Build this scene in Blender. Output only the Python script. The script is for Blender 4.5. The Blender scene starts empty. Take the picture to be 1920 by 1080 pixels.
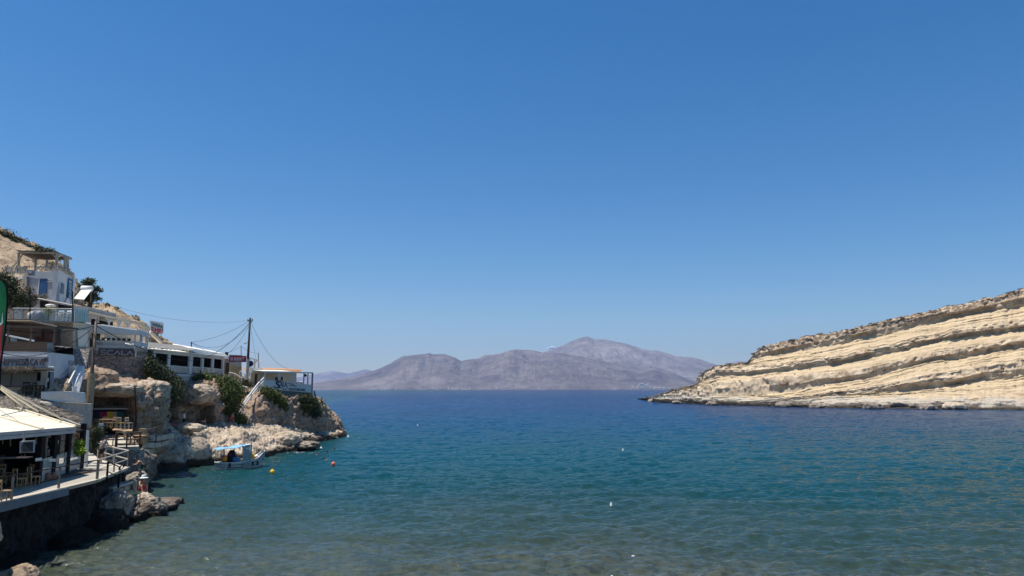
import bpy, bmesh, math, random
import numpy as np
from mathutils import Vector, Matrix
R = math.radians
rng = random.Random(7)
nrg = np.random.default_rng(11)
S = bpy.context.scene
COL = S.collection
# ------------------------------------------------------------------ camera, sky, sun, exposure
F = 1387.0
PITCH = math.atan(190.0/F)
CAMZ = 7.5
cam = bpy.data.cameras.new('camera'); cam.sensor_width = 36; cam.lens = 36*F/1920
cam.clip_start = .2; cam.clip_end = 90000
co = bpy.data.objects.new('camera', cam); COL.objects.link(co)
co.location = (0, 0, CAMZ); co.rotation_euler = (R(90)+PITCH, 0, 0); S.camera = co
SUN_EL, SUN_AZ = 71.0, -96.0          # azimuth measured from +Y towards +X
W = bpy.data.worlds.new('World'); S.world = W; W.use_nodes = True
nt = W.node_tree; nt.nodes.clear()
sky = nt.nodes.new('ShaderNodeTexSky'); sky.sky_type = 'NISHITA'; sky.sun_disc = False
sky.sun_elevation = R(SUN_EL); sky.sun_rotation = R(SUN_AZ)
sky.altitude = 0; sky.air_density = 1.0; sky.dust_density = .2; sky.ozone_density = 3.5
bg = nt.nodes.new('ShaderNodeBackground'); bg.inputs[1].default_value = .086
out = nt.nodes.new('ShaderNodeOutputWorld')
hsv = nt.nodes.new('ShaderNodeHueSaturation'); hsv.inputs['Saturation'].default_value = 1.38; hsv.inputs['Value'].default_value = 1.0
nt.links.new(sky.outputs[0], hsv.inputs['Color']); nt.links.new(hsv.outputs[0], bg.inputs[0]); nt.links.new(bg.outputs[0], out.inputs[0])
sl = bpy.data.lights.new('sun', 'SUN'); sl.energy = 4.9; sl.angle = R(.55); sl.color = (1, .955, .88)
so = bpy.data.objects.new('sun', sl); COL.objects.link(so)
SD = Vector((math.cos(R(SUN_EL))*math.sin(R(SUN_AZ)), math.cos(R(SUN_EL))*math.cos(R(SUN_AZ)), math.sin(R(SUN_EL))))
so.rotation_euler = SD.to_track_quat('Z', 'Y').to_euler(); so.location = SD*200
S.view_settings.view_transform = 'Standard'; S.view_settings.look = 'None'
S.view_settings.exposure = 0.42; S.view_settings.gamma = 1
# ------------------------------------------------------------------ helpers
_c, _s = math.cos(PITCH), math.sin(PITCH)
CP = Vector((0, 0, CAMZ))
def ray(px, py):
    u = (px-960)/F; v = (540-py)/F
    return Vector((u, _c-v*_s, _s+v*_c))
def P(px, py, Y):
    r = ray(px, py); return CP+r*(Y/r.y)
def PZ(px, py, z):
    r = ray(px, py); return CP+r*((z-CAMZ)/r.z)
def lerp(a, b, t): return a+(b-a)*t

def vhash(ix, iy, iz):
    h = (ix*374761393+iy*668265263+iz*2147483647).astype(np.int64)
    h = (h ^ (h >> 13))*1274126177
    h = h ^ (h >> 16)
    return (h & 0xffffff)/float(0xffffff)
def vn(p):
    i = np.floor(p).astype(np.int64); f = p-i; f = f*f*(3-2*f)
    x, y, z = i[..., 0], i[..., 1], i[..., 2]
    fx, fy, fz = f[..., 0], f[..., 1], f[..., 2]
    def L(a, b, t): return a+(b-a)*t
    a = L(L(vhash(x, y, z), vhash(x+1, y, z), fx), L(vhash(x, y+1, z), vhash(x+1, y+1, z), fx), fy)
    b = L(L(vhash(x, y, z+1), vhash(x+1, y, z+1), fx), L(vhash(x, y+1, z+1), vhash(x+1, y+1, z+1), fx), fy)
    return L(a, b, fz)
def fbm(p, o=5, g=.5):
    a, t, s = 1., 0, 0
    p = np.asarray(p, float)
    for k in range(o):
        s = s+a*vn(p+17.3*k); t += a; a *= g; p = p*2.03
    return s/t-.5
def ridge(p, o=4, g=.5):
    a, t, s = 1., 0, 0
    p = np.asarray(p, float)
    for k in range(o):
        s = s+a*(1-np.abs(2*vn(p+31.7*k)-1)); t += a; a *= g; p = p*2.03
    return s/t-.5

def cr(ctrl, sub, tens=.5):
    """catmull-rom along axis 0, sub = list of subdivisions per segment"""
    n = len(ctrl); out_ = []
    for i in range(n-1):
        p0 = ctrl[max(i-1, 0)]; p1 = ctrl[i]; p2 = ctrl[i+1]; p3 = ctrl[min(i+2, n-1)]
        m1 = (p2-p0)*tens; m2 = (p3-p1)*tens
        k = sub[i]
        for j in range(k):
            t = j/k
            h = (2*t**3-3*t**2+1)*p1+(t**3-2*t**2+t)*m1+(-2*t**3+3*t**2)*p2+(t**3-t**2)*m2
            out_.append(h)
    out_.append(ctrl[-1]); return np.array(out_)
def gridnormals(G):
    du = np.gradient(G, axis=1); dv = np.gradient(G, axis=0)
    n = np.cross(du, dv); l = np.linalg.norm(n, axis=-1, keepdims=True); l[l == 0] = 1
    return n/l
def np_mesh(name, V, Q, smooth=True):
    V = np.asarray(V, np.float32).reshape(-1, 3); Q = np.asarray(Q, np.int32)
    me = bpy.data.meshes.new(name); k = Q.shape[1]
    me.vertices.add(len(V)); me.vertices.foreach_set('co', V.ravel())
    me.loops.add(Q.size); me.loops.foreach_set('vertex_index', Q.ravel())
    me.polygons.add(len(Q)); me.polygons.foreach_set('loop_start', np.arange(0, Q.size, k, dtype=np.int32))
    me.polygons.foreach_set('loop_total', np.full(len(Q), k, np.int32))
    me.update(calc_edges=True)
    me.polygons.foreach_set('use_smooth', np.full(len(Q), smooth, bool))
    return me
def gridquads(nr, nc):
    i = np.arange(nr*nc).reshape(nr, nc)
    return np.stack([i[:-1, :-1], i[:-1, 1:], i[1:, 1:], i[1:, :-1]], -1).reshape(-1, 4)
def add_attr(me, name, data):
    a = me.attributes.new(name, 'FLOAT', 'POINT'); a.data.foreach_set('value', np.asarray(data, np.float32).ravel())
def add_vattr(me, name, data):
    a = me.attributes.new(name, 'FLOAT_VECTOR', 'POINT'); a.data.foreach_set('vector', np.asarray(data, np.float32).ravel())

# ------------------------------------------------------------------ materials
def newmat(name):
    m = bpy.data.materials.new(name); m.use_nodes = True
    t = m.node_tree; b = t.nodes['Principled BSDF']; return m, t, b
def N(t, typ, **kw):
    n = t.nodes.new(typ)
    for k, v in kw.items():
        if k in n.inputs: n.inputs[k].default_value = v
        else: setattr(n, k, v)
    return n
def rgba(c): return (c[0], c[1], c[2], 1)
def ramp(t, fac, stops, interp='LINEAR'):
    r = t.nodes.new('ShaderNodeValToRGB'); e = r.color_ramp.elements; r.color_ramp.interpolation = interp
    while len(e) < len(stops): e.new(.5)
    for i, (p, c) in enumerate(stops):
        e[i].position = p; e[i].color = rgba(c) if not isinstance(c, (int, float)) else (c, c, c, 1)
    t.links.new(fac, r.inputs[0]); return r.outputs[0]
def mixc(t, fac, a, b, mode='MIX'):
    n = t.nodes.new('ShaderNodeMix'); n.data_type = 'RGBA'; n.blend_type = mode
    for i, v in ((0, fac), (6, a), (7, b)):
        if hasattr(v, 'links') or hasattr(v, 'is_output'): t.links.new(v, n.inputs[i])
        elif i == 0: n.inputs[0].default_value = v
        else: n.inputs[i].default_value = rgba(v)
    return n.outputs[2]
def mat(name, c, rough=.75, var=.18, scale=1.5, bump=.15, bs=25, metal=0, spec=.4, stretch=None, grime=None):
    m, t, b = newmat(name)
    tc = N(t, 'ShaderNodeTexCoord').outputs['Object']
    if stretch:
        mp = N(t, 'ShaderNodeMapping'); mp.inputs['Scale'].default_value = stretch; t.links.new(tc, mp.inputs[0]); tc = mp.outputs[0]
    n = N(t, 'ShaderNodeTexNoise', Scale=scale, Detail=6., Roughness=.65); t.links.new(tc, n.inputs[0])
    lo = tuple(max(0, x*(1-1.6*var)) for x in c); hi = tuple(min(1, x*(1+var)) for x in c)
    colr = ramp(t, n.outputs[0], [(.3, lo), (.7, hi)])
    if grime:
        g = N(t, 'ShaderNodeTexNoise', Scale=grime[1], Detail=5., Roughness=.7); t.links.new(tc, g.inputs[0])
        gm = ramp(t, g.outputs[0], [(grime[2], 0), (grime[2]+.12, 1)])
        colr = mixc(t, gm, colr, grime[0])
    t.links.new(colr, b.inputs['Base Color'])
    b.inputs['Roughness'].default_value = rough; b.inputs['Metallic'].default_value = metal
    b.inputs['Specular IOR Level'].default_value = spec
    if bump:
        n2 = N(t, 'ShaderNodeTexNoise', Scale=bs, Detail=4.); t.links.new(tc, n2.inputs[0])
        bp = N(t, 'ShaderNodeBump', Strength=bump, Distance=.03); t.links.new(n2.outputs[0], bp.inputs['Height'])
        t.links.new(bp.outputs[0], b.inputs['Normal'])
    return m
def rockmat(name, light, dark, wet=(.05, .04, .03), wetz=.55, soil=None, white=None, ns=.35):
    m, t, b = newmat(name)
    geo = N(t, 'ShaderNodeNewGeometry'); pos = geo.outputs['Position']
    n = N(t, 'ShaderNodeTexNoise', Scale=ns, Detail=9., Roughness=.68); t.links.new(pos, n.inputs[0])
    colr = ramp(t, n.outputs[0], [(.36, dark), (.50, tuple((a+b_)/2 for a, b_ in zip(light, dark))), (.66, light)])
    n3 = N(t, 'ShaderNodeTexNoise', Scale=2.6, Detail=8., Roughness=.75); t.links.new(pos, n3.inputs[0])
    f3 = ramp(t, n3.outputs[0], [(.50, .0), (.60, .85)])
    colr = mixc(t, f3, colr, tuple(x*.42 for x in dark))
    v = N(t, 'ShaderNodeTexVoronoi', Scale=2.2, feature='DISTANCE_TO_EDGE'); 
    nd = N(t, 'ShaderNodeTexNoise', Scale=1.3, Detail=4.); t.links.new(pos, nd.inputs[0])
    av = N(t, 'ShaderNodeVectorMath', operation='ADD'); t.links.new(pos, av.inputs[0]); t.links.new(nd.outputs[1], av.inputs[1]); t.links.new(av.outputs[0], v.inputs[0])
    sep = N(t, 'ShaderNodeSeparateXYZ'); t.links.new(pos, sep.inputs[0])
    nw = N(t, 'ShaderNodeTexNoise', Scale=.5, Detail=6.); t.links.new(pos, nw.inputs[0])
    ma = N(t, 'ShaderNodeMath', operation='MULTIPLY_ADD'); t.links.new(nw.outputs[0], ma.inputs[0]); ma.inputs[1].default_value = -1.6; t.links.new(sep.outputs[2], ma.inputs[2])
    if white:
        wm = ramp(t, _sub(t, ma.outputs[0], wetz+1.6), [(0, 1), (.9, 0)])
        colr = mixc(t, wm, colr, white)
    wf = ramp(t, _sub(t, ma.outputs[0], wetz-.8), [(.0, 1), (.35, 0)])
    colr = mixc(t, wf, colr, wet)
    if soil:
        sn = N(t, 'ShaderNodeSeparateXYZ'); t.links.new(geo.outputs['True Normal'], sn.inputs[0])
        ns_ = N(t, 'ShaderNodeTexNoise', Scale=.8, Detail=8., Roughness=.7); t.links.new(pos, ns_.inputs[0])
        mm = N(t, 'ShaderNodeMath', operation='MULTIPLY'); t.links.new(sn.outputs[2], mm.inputs[0]); t.links.new(ns_.outputs[0], mm.inputs[1])
        sf = ramp(t, mm.outputs[0], [(.42, 0), (.52, 1)])
        colr = mixc(t, sf, colr, soil)
    t.links.new(colr, b.inputs['Base Color']); b.inputs['Roughness'].default_value = .92; b.inputs['Specular IOR Level'].default_value = .2
    n4 = N(t, 'ShaderNodeTexNoise', Scale=6., Detail=8., Roughness=.75); t.links.new(pos, n4.inputs[0])
    bp = N(t, 'ShaderNodeBump', Strength=.9, Distance=.13); t.links.new(n4.outputs[0], bp.inputs['Height'])
    t.links.new(bp.outputs[0], b.inputs['Normal'])
    return m
def _sub(t, a, val):
    n = N(t, 'ShaderNodeMath', operation='SUBTRACT'); t.links.new(a, n.inputs[0]); n.inputs[1].default_value = val; return n.outputs[0]
def stonemat(name, light, dark, mortar, sc=2.2, contrast=.5):
    m, t, b = newmat(name)
    tc = N(t, 'ShaderNodeTexCoord').outputs['Object']
    mp = N(t, 'ShaderNodeMapping'); mp.inputs['Scale'].default_value = (1, 1, 1.9); t.links.new(tc, mp.inputs[0])
    nd = N(t, 'ShaderNodeTexNoise', Scale=1.1, Detail=3.); t.links.new(mp.outputs[0], nd.inputs[0])
    av = N(t, 'ShaderNodeVectorMath', operation='ADD'); t.links.new(mp.outputs[0], av.inputs[0]); t.links.new(nd.outputs[1], av.inputs[1])
    v = N(t, 'ShaderNodeTexVoronoi', Scale=sc); t.links.new(av.outputs[0], v.inputs[0])
    e = N(t, 'ShaderNodeTexVoronoi', Scale=sc, feature='DISTANCE_TO_EDGE'); t.links.new(av.outputs[0], e.inputs[0])
    sv = N(t, 'ShaderNodeSeparateColor'); t.links.new(v.outputs['Color'], sv.inputs[0])
    colr = ramp(t, sv.outputs[0], [(0, dark), (1, light)])
    n2 = N(t, 'ShaderNodeTexNoise', Scale=9., Detail=6., Roughness=.7); t.links.new(tc, n2.inputs[0])
    colr = mixc(t, ramp(t, n2.outputs[0], [(.4, 0), (.7, .6)]), colr, tuple(x*.7 for x in dark))
    em = ramp(t, e.outputs[0], [(.02, 1), (.09, 0)])
    colr = mixc(t, em, colr, mortar); t.links.new(colr, b.inputs['Base Color']); b.inputs['Roughness'].default_value = .9
    hh = ramp(t, e.outputs[0], [(0, 0), (.15, 1)])
    bp = N(t, 'ShaderNodeBump', Strength=contrast, Distance=.08); t.links.new(hh, bp.inputs['Height']); t.links.new(bp.outputs[0], b.inputs['Normal'])
    return m
def leafmat(name, c1, c2, sc=1.2):
    m, t, b = newmat(name)
    geo = N(t, 'ShaderNodeNewGeometry')
    n = N(t, 'ShaderNodeTexNoise', Scale=sc, Detail=5., Roughness=.8); t.links.new(geo.outputs['Position'], n.inputs[0])
    w = N(t, 'ShaderNodeTexWhiteNoise'); t.links.new(geo.outputs['True Normal'], w.inputs[0])
    a = N(t, 'ShaderNodeMath', operation='MULTIPLY_ADD'); t.links.new(w.outputs[0], a.inputs[0]); a.inputs[1].default_value = .35; t.links.new(n.outputs[0], a.inputs[2])
    t.links.new(ramp(t, a.outputs[0], [(.45, c1), (.9, c2)]), b.inputs['Base Color']); b.inputs['Roughness'].default_value = .7
    b.inputs['Specular IOR Level'].default_value = .25
    return m
def glassmat(name, c=(.75, .85, .85), alpha=.35, rough=.05):
    m, t, b = newmat(name)
    b.inputs['Base Color'].default_value = rgba(c); b.inputs['Roughness'].default_value = rough
    b.inputs['Alpha'].default_value = alpha
    n = N(t, 'ShaderNodeTexNoise', Scale=.8, Detail=3.); tc = N(t, 'ShaderNodeTexCoord'); t.links.new(tc.outputs['Object'], n.inputs[0])
    bp = N(t, 'ShaderNodeBump', Strength=.04, Distance=.05); t.links.new(n.outputs[0], bp.inputs['Height']); t.links.new(bp.outputs[0], b.inputs['Normal'])
    return m
M = dict(
 white=mat('white_paint', (.64, .625, .595), .7, .08, 1.2, .1, 30, grime=((.42, .38, .32), 1.8, .62)),
 cream=mat('cream_plaster', (.62, .52, .40), .85, .08, .9, .15, 30, grime=((.40, .32, .24), 1.3, .62)),
 yellow=mat('ochre_plaster', (.50, .42, .22), .85, .15, 1.5, .15, 30, grime=((.30, .25, .12), 1.3, .55)),
 grey=mat('grey_plaster', (.40, .39, .38), .85, .1, .9, .15, 30),
 wood=mat('brown_wood', (.085, .055, .038), .7, .3, 3, .3, 30, stretch=(1, 1, 4)),
 lightwood=mat('honey_wood', (.42, .27, .14), .6, .2, 4, .2, 30),
 deckwood=mat('pale_deck_boards', (.46, .41, .33), .75, .15, 2, .25, 20, grime=((.35, .30, .24), 1.2, .6)),
 weathered=mat('weathered_wood', (.42, .37, .31), .85, .25, 5, .3, 25, stretch=(1, 1, .3)),
 darkwood=mat('dark_wood', (.055, .035, .025), .6, .3, 3, .2, 30),
 black=mat('black_metal', (.010, .010, .011), .7, .2, 3, .05, 40, spec=.1),
 steel=mat('dull_steel', (.22, .20, .17), .45, .25, 5, .1, 40, metal=.6),
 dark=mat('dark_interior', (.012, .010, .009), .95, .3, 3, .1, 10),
 darkred=mat('dark_red_wall', (.09, .03, .022), .8, .3, 3, .1, 10),
 canvas=mat('cream_canvas', (.74, .66, .50), .85, .06, .7, .1, 20),
 roofwhite=mat('white_roof', (.80, .77, .68), .7, .06, .8, .1, 20),
 bluegrey=mat('blue_grey_paint', (.11, .14, .16), .6, .1, 2, .05), blue=mat('blue_paint', (.02, .075, .20), .6, .15, 2, .1, 30),
 ltblue=mat('light_blue_tarp', (.20, .42, .66), .7, .1, 2, .2, 10),
 red=mat('red_paint', (.42, .03, .035), .6, .12, 2, .05, 30),
 green=mat('green_cloth', (.0, .16, .05), .7, .1, 2, .05, 20),
 greycloth=mat('grey_cloth', (.26, .31, .30), .9, .12, 2.5, .3, 8, stretch=(3, 3, .4)),
 banner=mat('pale_grey_paint', (.50, .54, .54), .7, .06, 1, .05, 20),
 navy=mat('navy_paint', (.012, .02, .06), .6, .1, 2, 0),
 terracotta=mat('terracotta_tiles', (.50, .26, .13), .8, .25, 4, .3, 12),
 straw=mat('grey_straw', (.38, .33, .27), .95, .45, 6, .8, 18, stretch=(6, .8, 3)),
 skin=mat('skin', (.42, .23, .15), .6, .08, 5, 0),
 hair=mat('dark_hair', (.02, .014, .01), .7, .2, 20, .2, 60),
 shirtwhite=mat('white_shirt', (.72, .72, .70), .9, .05, 4, .1, 20),
 shirtgrey=mat('grey_shirt', (.20, .21, .23), .9, .1, 4, .1, 20),
 clothdark=mat('dark_cloth', (.02, .02, .025), .9, .2, 4, .1, 20),
 clothgreen=mat('dark_green_cloth', (.03, .09, .05), .9, .2, 4, .1, 20),
 clothred=mat('faded_red_cloth', (.35, .06, .06), .9, .2, 4, .1, 20),
 pink=mat('pink_cloth', (.6, .09, .13), .9, .1, 4, .1, 20),
 yellowp=mat('yellow_plastic', (.85, .50, .02), .45, .08, 4, 0),
 orangep=mat('orange_plastic', (.9, .30, .02), .45, .08, 4, 0),
 coral=mat('coral_plastic', (.75, .17, .10), .5, .1, 4, 0),
 whitep=mat('white_plastic', (.8, .8, .78), .45, .05, 4, 0),
 magenta=mat('magenta_panel', (.38, .02, .09), .7, .1, 4, 0),
 bluep=mat('blue_plastic', (.05, .25, .5), .5, .1, 4, 0),
 teal=mat('teal_panel', (.02, .12, .12), .7, .1, 4, 0),
 screen=mat('dark_screen', (.01, .01, .012), .15, .1, 1, 0),
 stone=stonemat('rubble_stone', (.42, .37, .31), (.25, .21, .18), (.10, .085, .07)),
 brownstone=stonemat('brown_stone', (.58, .41, .27), (.38, .26, .17), (.46, .35, .25), 2.8, .3),
 seawall=stonemat('shade_dark_sea_wall', (.012, .0075, .006), (.004, .003, .0025), (.002, .0015, .0015), 1.2, .8),  # base colours lowered towards black for the shade under the deck
 concrete=mat('concrete', (.46, .44, .40), .9, .15, 1.2, .3, 15, grime=((.25, .22, .19), 1.1, .55)),
 hull=mat('hull_paint', (.38, .46, .47), .5, .1, 2, .05, 20),
 terracottapot=mat('clay_pot', (.30, .15, .09), .8, .2, 4, .1, 20),
 glass=glassmat('clear_glass', (.60, .68, .66), .28), tglass=glassmat('turquoise_glass', (.35, .62, .62), .6),
 darkglass=mat('dark_opening', (.010, .008, .007), .95, .3, 1, .03, 3, spec=0),
 leafdark=leafmat('dark_foliage', (.015, .022, .008), (.07, .085, .03)),
 leafgreen=leafmat('bright_foliage', (.028, .045, .010), (.13, .15, .03)),
 leafolive=leafmat('olive_foliage', (.05, .05, .025), (.15, .14, .07)),
 leafdry=leafmat('dry_foliage', (.07, .045, .03), (.19, .15, .10)),
 leafpine=leafmat('pine_foliage', (.02, .03, .012), (.075, .085, .035)),
 bark=mat('bark', (.10, .07, .05), .95, .3, 5, .6, 12),
)
# ------------------------------------------------------------------ object helpers
def props(o, label=None, cat=None, group=None, kind=None):
    if label: o['label'] = label
    if cat: o['category'] = cat
    if group: o['group'] = group
    if kind: o['kind'] = kind
    return o
def thing(name, label, cat, loc, group=None):
    o = bpy.data.objects.new(name, None); COL.objects.link(o); o.location = loc; o.empty_display_size = .3
    return props(o, label, cat, group)
def rootloc(o):
    v = Vector((0, 0, 0))
    while o is not None: v += Vector(o.location); o = o.parent
    return v
class MB:
    def __init__(s): s.v = []; s.f = []
    def add(s, vs, fs):
        n = len(s.v); s.v += [tuple(x) for x in vs]; s.f += [tuple(i+n for i in f) for f in fs]; return s
    def slab(s, pts, vec):
        pts = [Vector(p) for p in pts]; vec = Vector(vec); n = len(pts)
        vs = pts+[p+vec for p in pts]
        fs = [tuple(range(n)), tuple(range(2*n-1, n-1, -1))]+[(i, i+n, (i+1) % n+n, (i+1) % n) for i in range(n)]
        return s.add(vs, fs)
    def box(s, lo, hi, f=None):
        x0, y0, z0 = lo; x1, y1, z1 = hi
        vs = [Vector(a) for a in ((x0, y0, z0), (x1, y0, z0), (x1, y1, z0), (x0, y1, z0), (x0, y0, z1), (x1, y0, z1), (x1, y1, z1), (x0, y1, z1))]
        if f: vs = [f.p(*v) for v in vs]
        return s.add(vs, [(0, 3, 2, 1), (4, 5, 6, 7), (0, 1, 5, 4), (1, 2, 6, 5), (2, 3, 7, 6), (3, 0, 4, 7)])
    def tube(s, pts, r, n=6):
        pts = [Vector(p) for p in pts]; rs = r if isinstance(r, (list, tuple)) else [r]*len(pts)
        base = len(s.v); vs = []; up = None
        for i, p in enumerate(pts):
            d = (pts[min(i+1, len(pts)-1)]-pts[max(i-1, 0)]).normalized()
            a = Vector((0, 0, 1)) if abs(d.z) < .9 else Vector((0, 1, 0))
            x = d.cross(a).normalized(); y = d.cross(x)
            for k in range(n):
                an = 2*math.pi*(k+.5)/n; vs.append(p+(x*math.cos(an)+y*math.sin(an))*rs[i])
        fs = []
        for i in range(len(pts)-1):
            for k in range(n):
                fs.append((i*n+k, i*n+(k+1) % n, (i+1)*n+(k+1) % n, (i+1)*n+k))
        fs += [tuple(range(n-1, -1, -1)), tuple((len(pts)-1)*n+k for k in range(n))]
        return s.add(vs, fs)
    def bar(s, a, b, w, h=None):
        """square bar between two points"""
        a, b = Vector(a), Vector(b); h = h or w; d = (b-a).normalized()
        u = Vector((0, 0, 1)) if abs(d.z) < .9 else Vector((0, 1, 0))
        x = d.cross(u).normalized()*w/2; y = x.cross(d).normalized()*h/2
        vs = [a-x-y, a+x-y, a+x+y, a-x+y, b-x-y, b+x-y, b+x+y, b-x+y]
        return s.add(vs, [(0, 3, 2, 1), (4, 5, 6, 7), (0, 1, 5, 4), (1, 2, 6, 5), (2, 3, 7, 6), (3, 0, 4, 7)])
    def lathe(s, prof, c=(0, 0, 0), n=12):
        c = Vector(c); vs = []; fs = []
        for r_, z in prof:
            for k in range(n): vs.append(c+Vector((r_*math.cos(2*math.pi*k/n), r_*math.sin(2*math.pi*k/n), z)))
        for i in range(len(prof)-1):
            for k in range(n): fs.append((i*n+k, i*n+(k+1) % n, (i+1)*n+(k+1) % n, (i+1)*n+k))
        fs += [tuple(range(n-1, -1, -1)), tuple((len(prof)-1)*n+k for k in range(n))]
        return s.add(vs, fs)
    def build(s, name, m, parent=None, smooth=False, label=None, cat=None, group=None, kind=None, loc=None):
        me = bpy.data.meshes.new(name); o = bpy.data.objects.new(name, me); COL.objects.link(o)
        off = Vector((0, 0, 0))
        if parent is not None: o.parent = parent; off = rootloc(parent)
        elif s.v and loc is None:
            a = np.array(s.v); loc = (float(a[:, 0].mean()), float(a[:, 1].mean()), float(a[:, 2].min()))
        if parent is None and loc is not None: o.location = loc; off = Vector(loc)
        me.from_pydata([tuple(Vector(v)-off) for v in s.v], [], s.f); me.update()
        bm = bmesh.new(); bm.from_mesh(me); bmesh.ops.recalc_face_normals(bm, faces=bm.faces); bm.to_mesh(me); bm.free()
        if smooth: me.polygons.foreach_set('use_smooth', np.ones(len(me.polygons), bool))
        me.materials.append(M[m] if isinstance(m, str) else m)
        return props(o, label, cat, group, kind)
def mesh_obj(name, me, m, parent=None, loc=None, **kw):
    o = bpy.data.objects.new(name, me); COL.objects.link(o)
    off = rootloc(parent) if parent is not None else Vector(loc or (0, 0, 0))
    if parent is not None: o.parent = parent
    else: o.location = off
    me.transform(Matrix.Translation(-off)); me.materials.append(M[m] if isinstance(m, str) else m)
    return props(o, **kw)
class Fr:
    """facade frame: u along A->B, d outwards (towards the viewer), h up"""
    def __init__(s, A, B):
        s.A = Vector(A); B = Vector(B); e = Vector((B.x-A.x, B.y-A.y, 0)); s.L = e.length; s.e = e.normalized(); s.n = Vector((s.e.y, -s.e.x, 0))
    def p(s, u, d, h): return s.A+s.e*u+s.n*d+Vector((0, 0, h))
    def q(s, px, py, d=0):
        """pixel -> point on the facade plane, moved out by d"""
        r = ray(px, py); A = s.A+s.n*d; t = (A-CP).dot(s.n)/r.dot(s.n); return CP+r*t
    def uv(s, px, py, d=0):
        v = s.q(px, py, d)-s.A; return v.dot(s.e), v.z
    def rect(s, mb, x0, y0, x1, y1, d0, d1):
        """box on the facade whose front face covers pixels x0..x1 (measured at mid height), y0..y1"""
        ym = (y0+y1)/2; u0 = s.uv(x0, ym, d1)[0]; u1 = s.uv(x1, ym, d1)[0]
        h1 = (s.uv(x0, y0, d1)[1]+s.uv(x1, y0, d1)[1])/2 if False else s.uv((x0+x1)/2, y0, d1)[1]; h0 = s.uv((x0+x1)/2, y1, d1)[1]
        return mb.box((u0, d0, h0), (u1, d1, h1), s)
def text_part(txt, m, parent, p0, ex, ez, width, height, extr=.02, shear=0, name='lettering', stroke=0, fat=0):
    cu = bpy.data.curves.new(name, 'FONT'); cu.body = txt; cu.extrude = extr; cu.shear = shear; cu.offset = fat
    if stroke: cu.fill_mode = 'NONE'; cu.bevel_depth = stroke; cu.extrude = 0; cu.bevel_resolution = 0
    tmp = bpy.data.objects.new('tmp', cu); COL.objects.link(tmp); bpy.context.view_layer.update()
    me = bpy.data.meshes.new_from_object(tmp.evaluated_get(bpy.context.evaluated_depsgraph_get()))
    bpy.data.objects.remove(tmp)
    n = len(me.vertices); a = np.zeros(n*3, np.float32); me.vertices.foreach_get('co', a); a = a.reshape(-1, 3)
    a[:, 0] = (a[:, 0]-a[:, 0].min())/max(1e-6, np.ptp(a[:, 0]))*width; a[:, 1] = (a[:, 1]-a[:, 1].min())/max(1e-6, np.ptp(a[:, 1]))*height
    ex = Vector(ex).normalized(); ez = Vector(ez); nn = ex.cross(ez).normalized()
    p0 = Vector(p0); X = np.array(ex); Z = np.array(ez.normalized()); NN = np.array(nn)
    w = np.array(p0)[None]+a[:, :1]*X+a[:, 1:2]*Z+a[:, 2:3]*NN
    me.vertices.foreach_set('co', w.astype(np.float32).ravel()); me.update()
    return mesh_obj(name, me, m, parent)
def leaves(blobs, n, size, seed=0, flat=.0, shell=.35):
    """n leaf cards spread through a set of (centre, radii) blobs; returns (V, Q)"""
    g = np.random.default_rng(seed)
    vol = np.array([b[1][0]*b[1][1]*b[1][2] for b in blobs])**.8; pr = vol/vol.sum()
    idx = g.choice(len(blobs), n, p=pr)
    C = np.array([tuple(b[0]) for b in blobs])[idx]; Rr = np.array([tuple(b[1]) for b in blobs])[idx]
    d = g.normal(size=(n, 3)); d /= np.linalg.norm(d, axis=1, keepdims=True)
    rad = (shell+(1-shell)*g.random((n, 1)))*(1+.18*g.normal(size=(n, 1)))
    c = C+d*Rr*rad
    nn = d*.7+g.normal(size=(n, 3))*.7; nn[:, 2] += flat; nn /= np.linalg.norm(nn, axis=1, keepdims=True)
    a = np.cross(nn, g.normal(size=(n, 3))); a /= np.linalg.norm(a, axis=1, keepdims=True)+1e-9
    b = np.cross(nn, a); s = size*(.5+g.random((n, 1)))
    V = np.stack([c-a*s, c-b*s*.5+nn*s*.12, c+a*s, c+b*s*.5-nn*s*.05], 1).reshape(-1, 3)
    return V, np.arange(4*n).reshape(-1, 4)
def foliage(name, blobs, n, size, m, parent=None, seed=0, loc=None, **kw):
    V, Q = leaves(blobs, n, size, seed); me = np_mesh(name, V, Q, False)
    if parent is None and loc is None: loc = tuple(V.mean(0)[:2])+(float(V[:, 2].min()),)
    return mesh_obj(name, me, m, parent, loc, **kw)
def shrub(label, blobs, n, size, m, seed, group=None, cat='shrub', name='shrub'):
    n = int(n*2.3); size = size*.62; c = Vector(blobs[0][0]); zb = min(b[0][2]-b[1][2] for b in blobs)
    t = thing(name, label, cat, (c.x, c.y, zb), group)
    foliage('foliage', blobs, n, size, m, t, seed)
    mb = MB(); g = random.Random(seed)
    for b in blobs:
        q = Vector(b[0]); mb.tube([(c.x+g.uniform(-.2, .2), c.y+g.uniform(-.2, .2), zb-.1), (c+q)/2-Vector((0, 0, b[1][2]*.5)), q], [.05, .04, .015], 5)
    mb.build('stem', 'bark', t); return t
def copy_tree(o, parent=None):
    c = o.copy(); COL.objects.link(c)
    if parent is not None: c.parent = parent
    for ch in list(o.children): copy_tree(ch, c)
    return c
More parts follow.
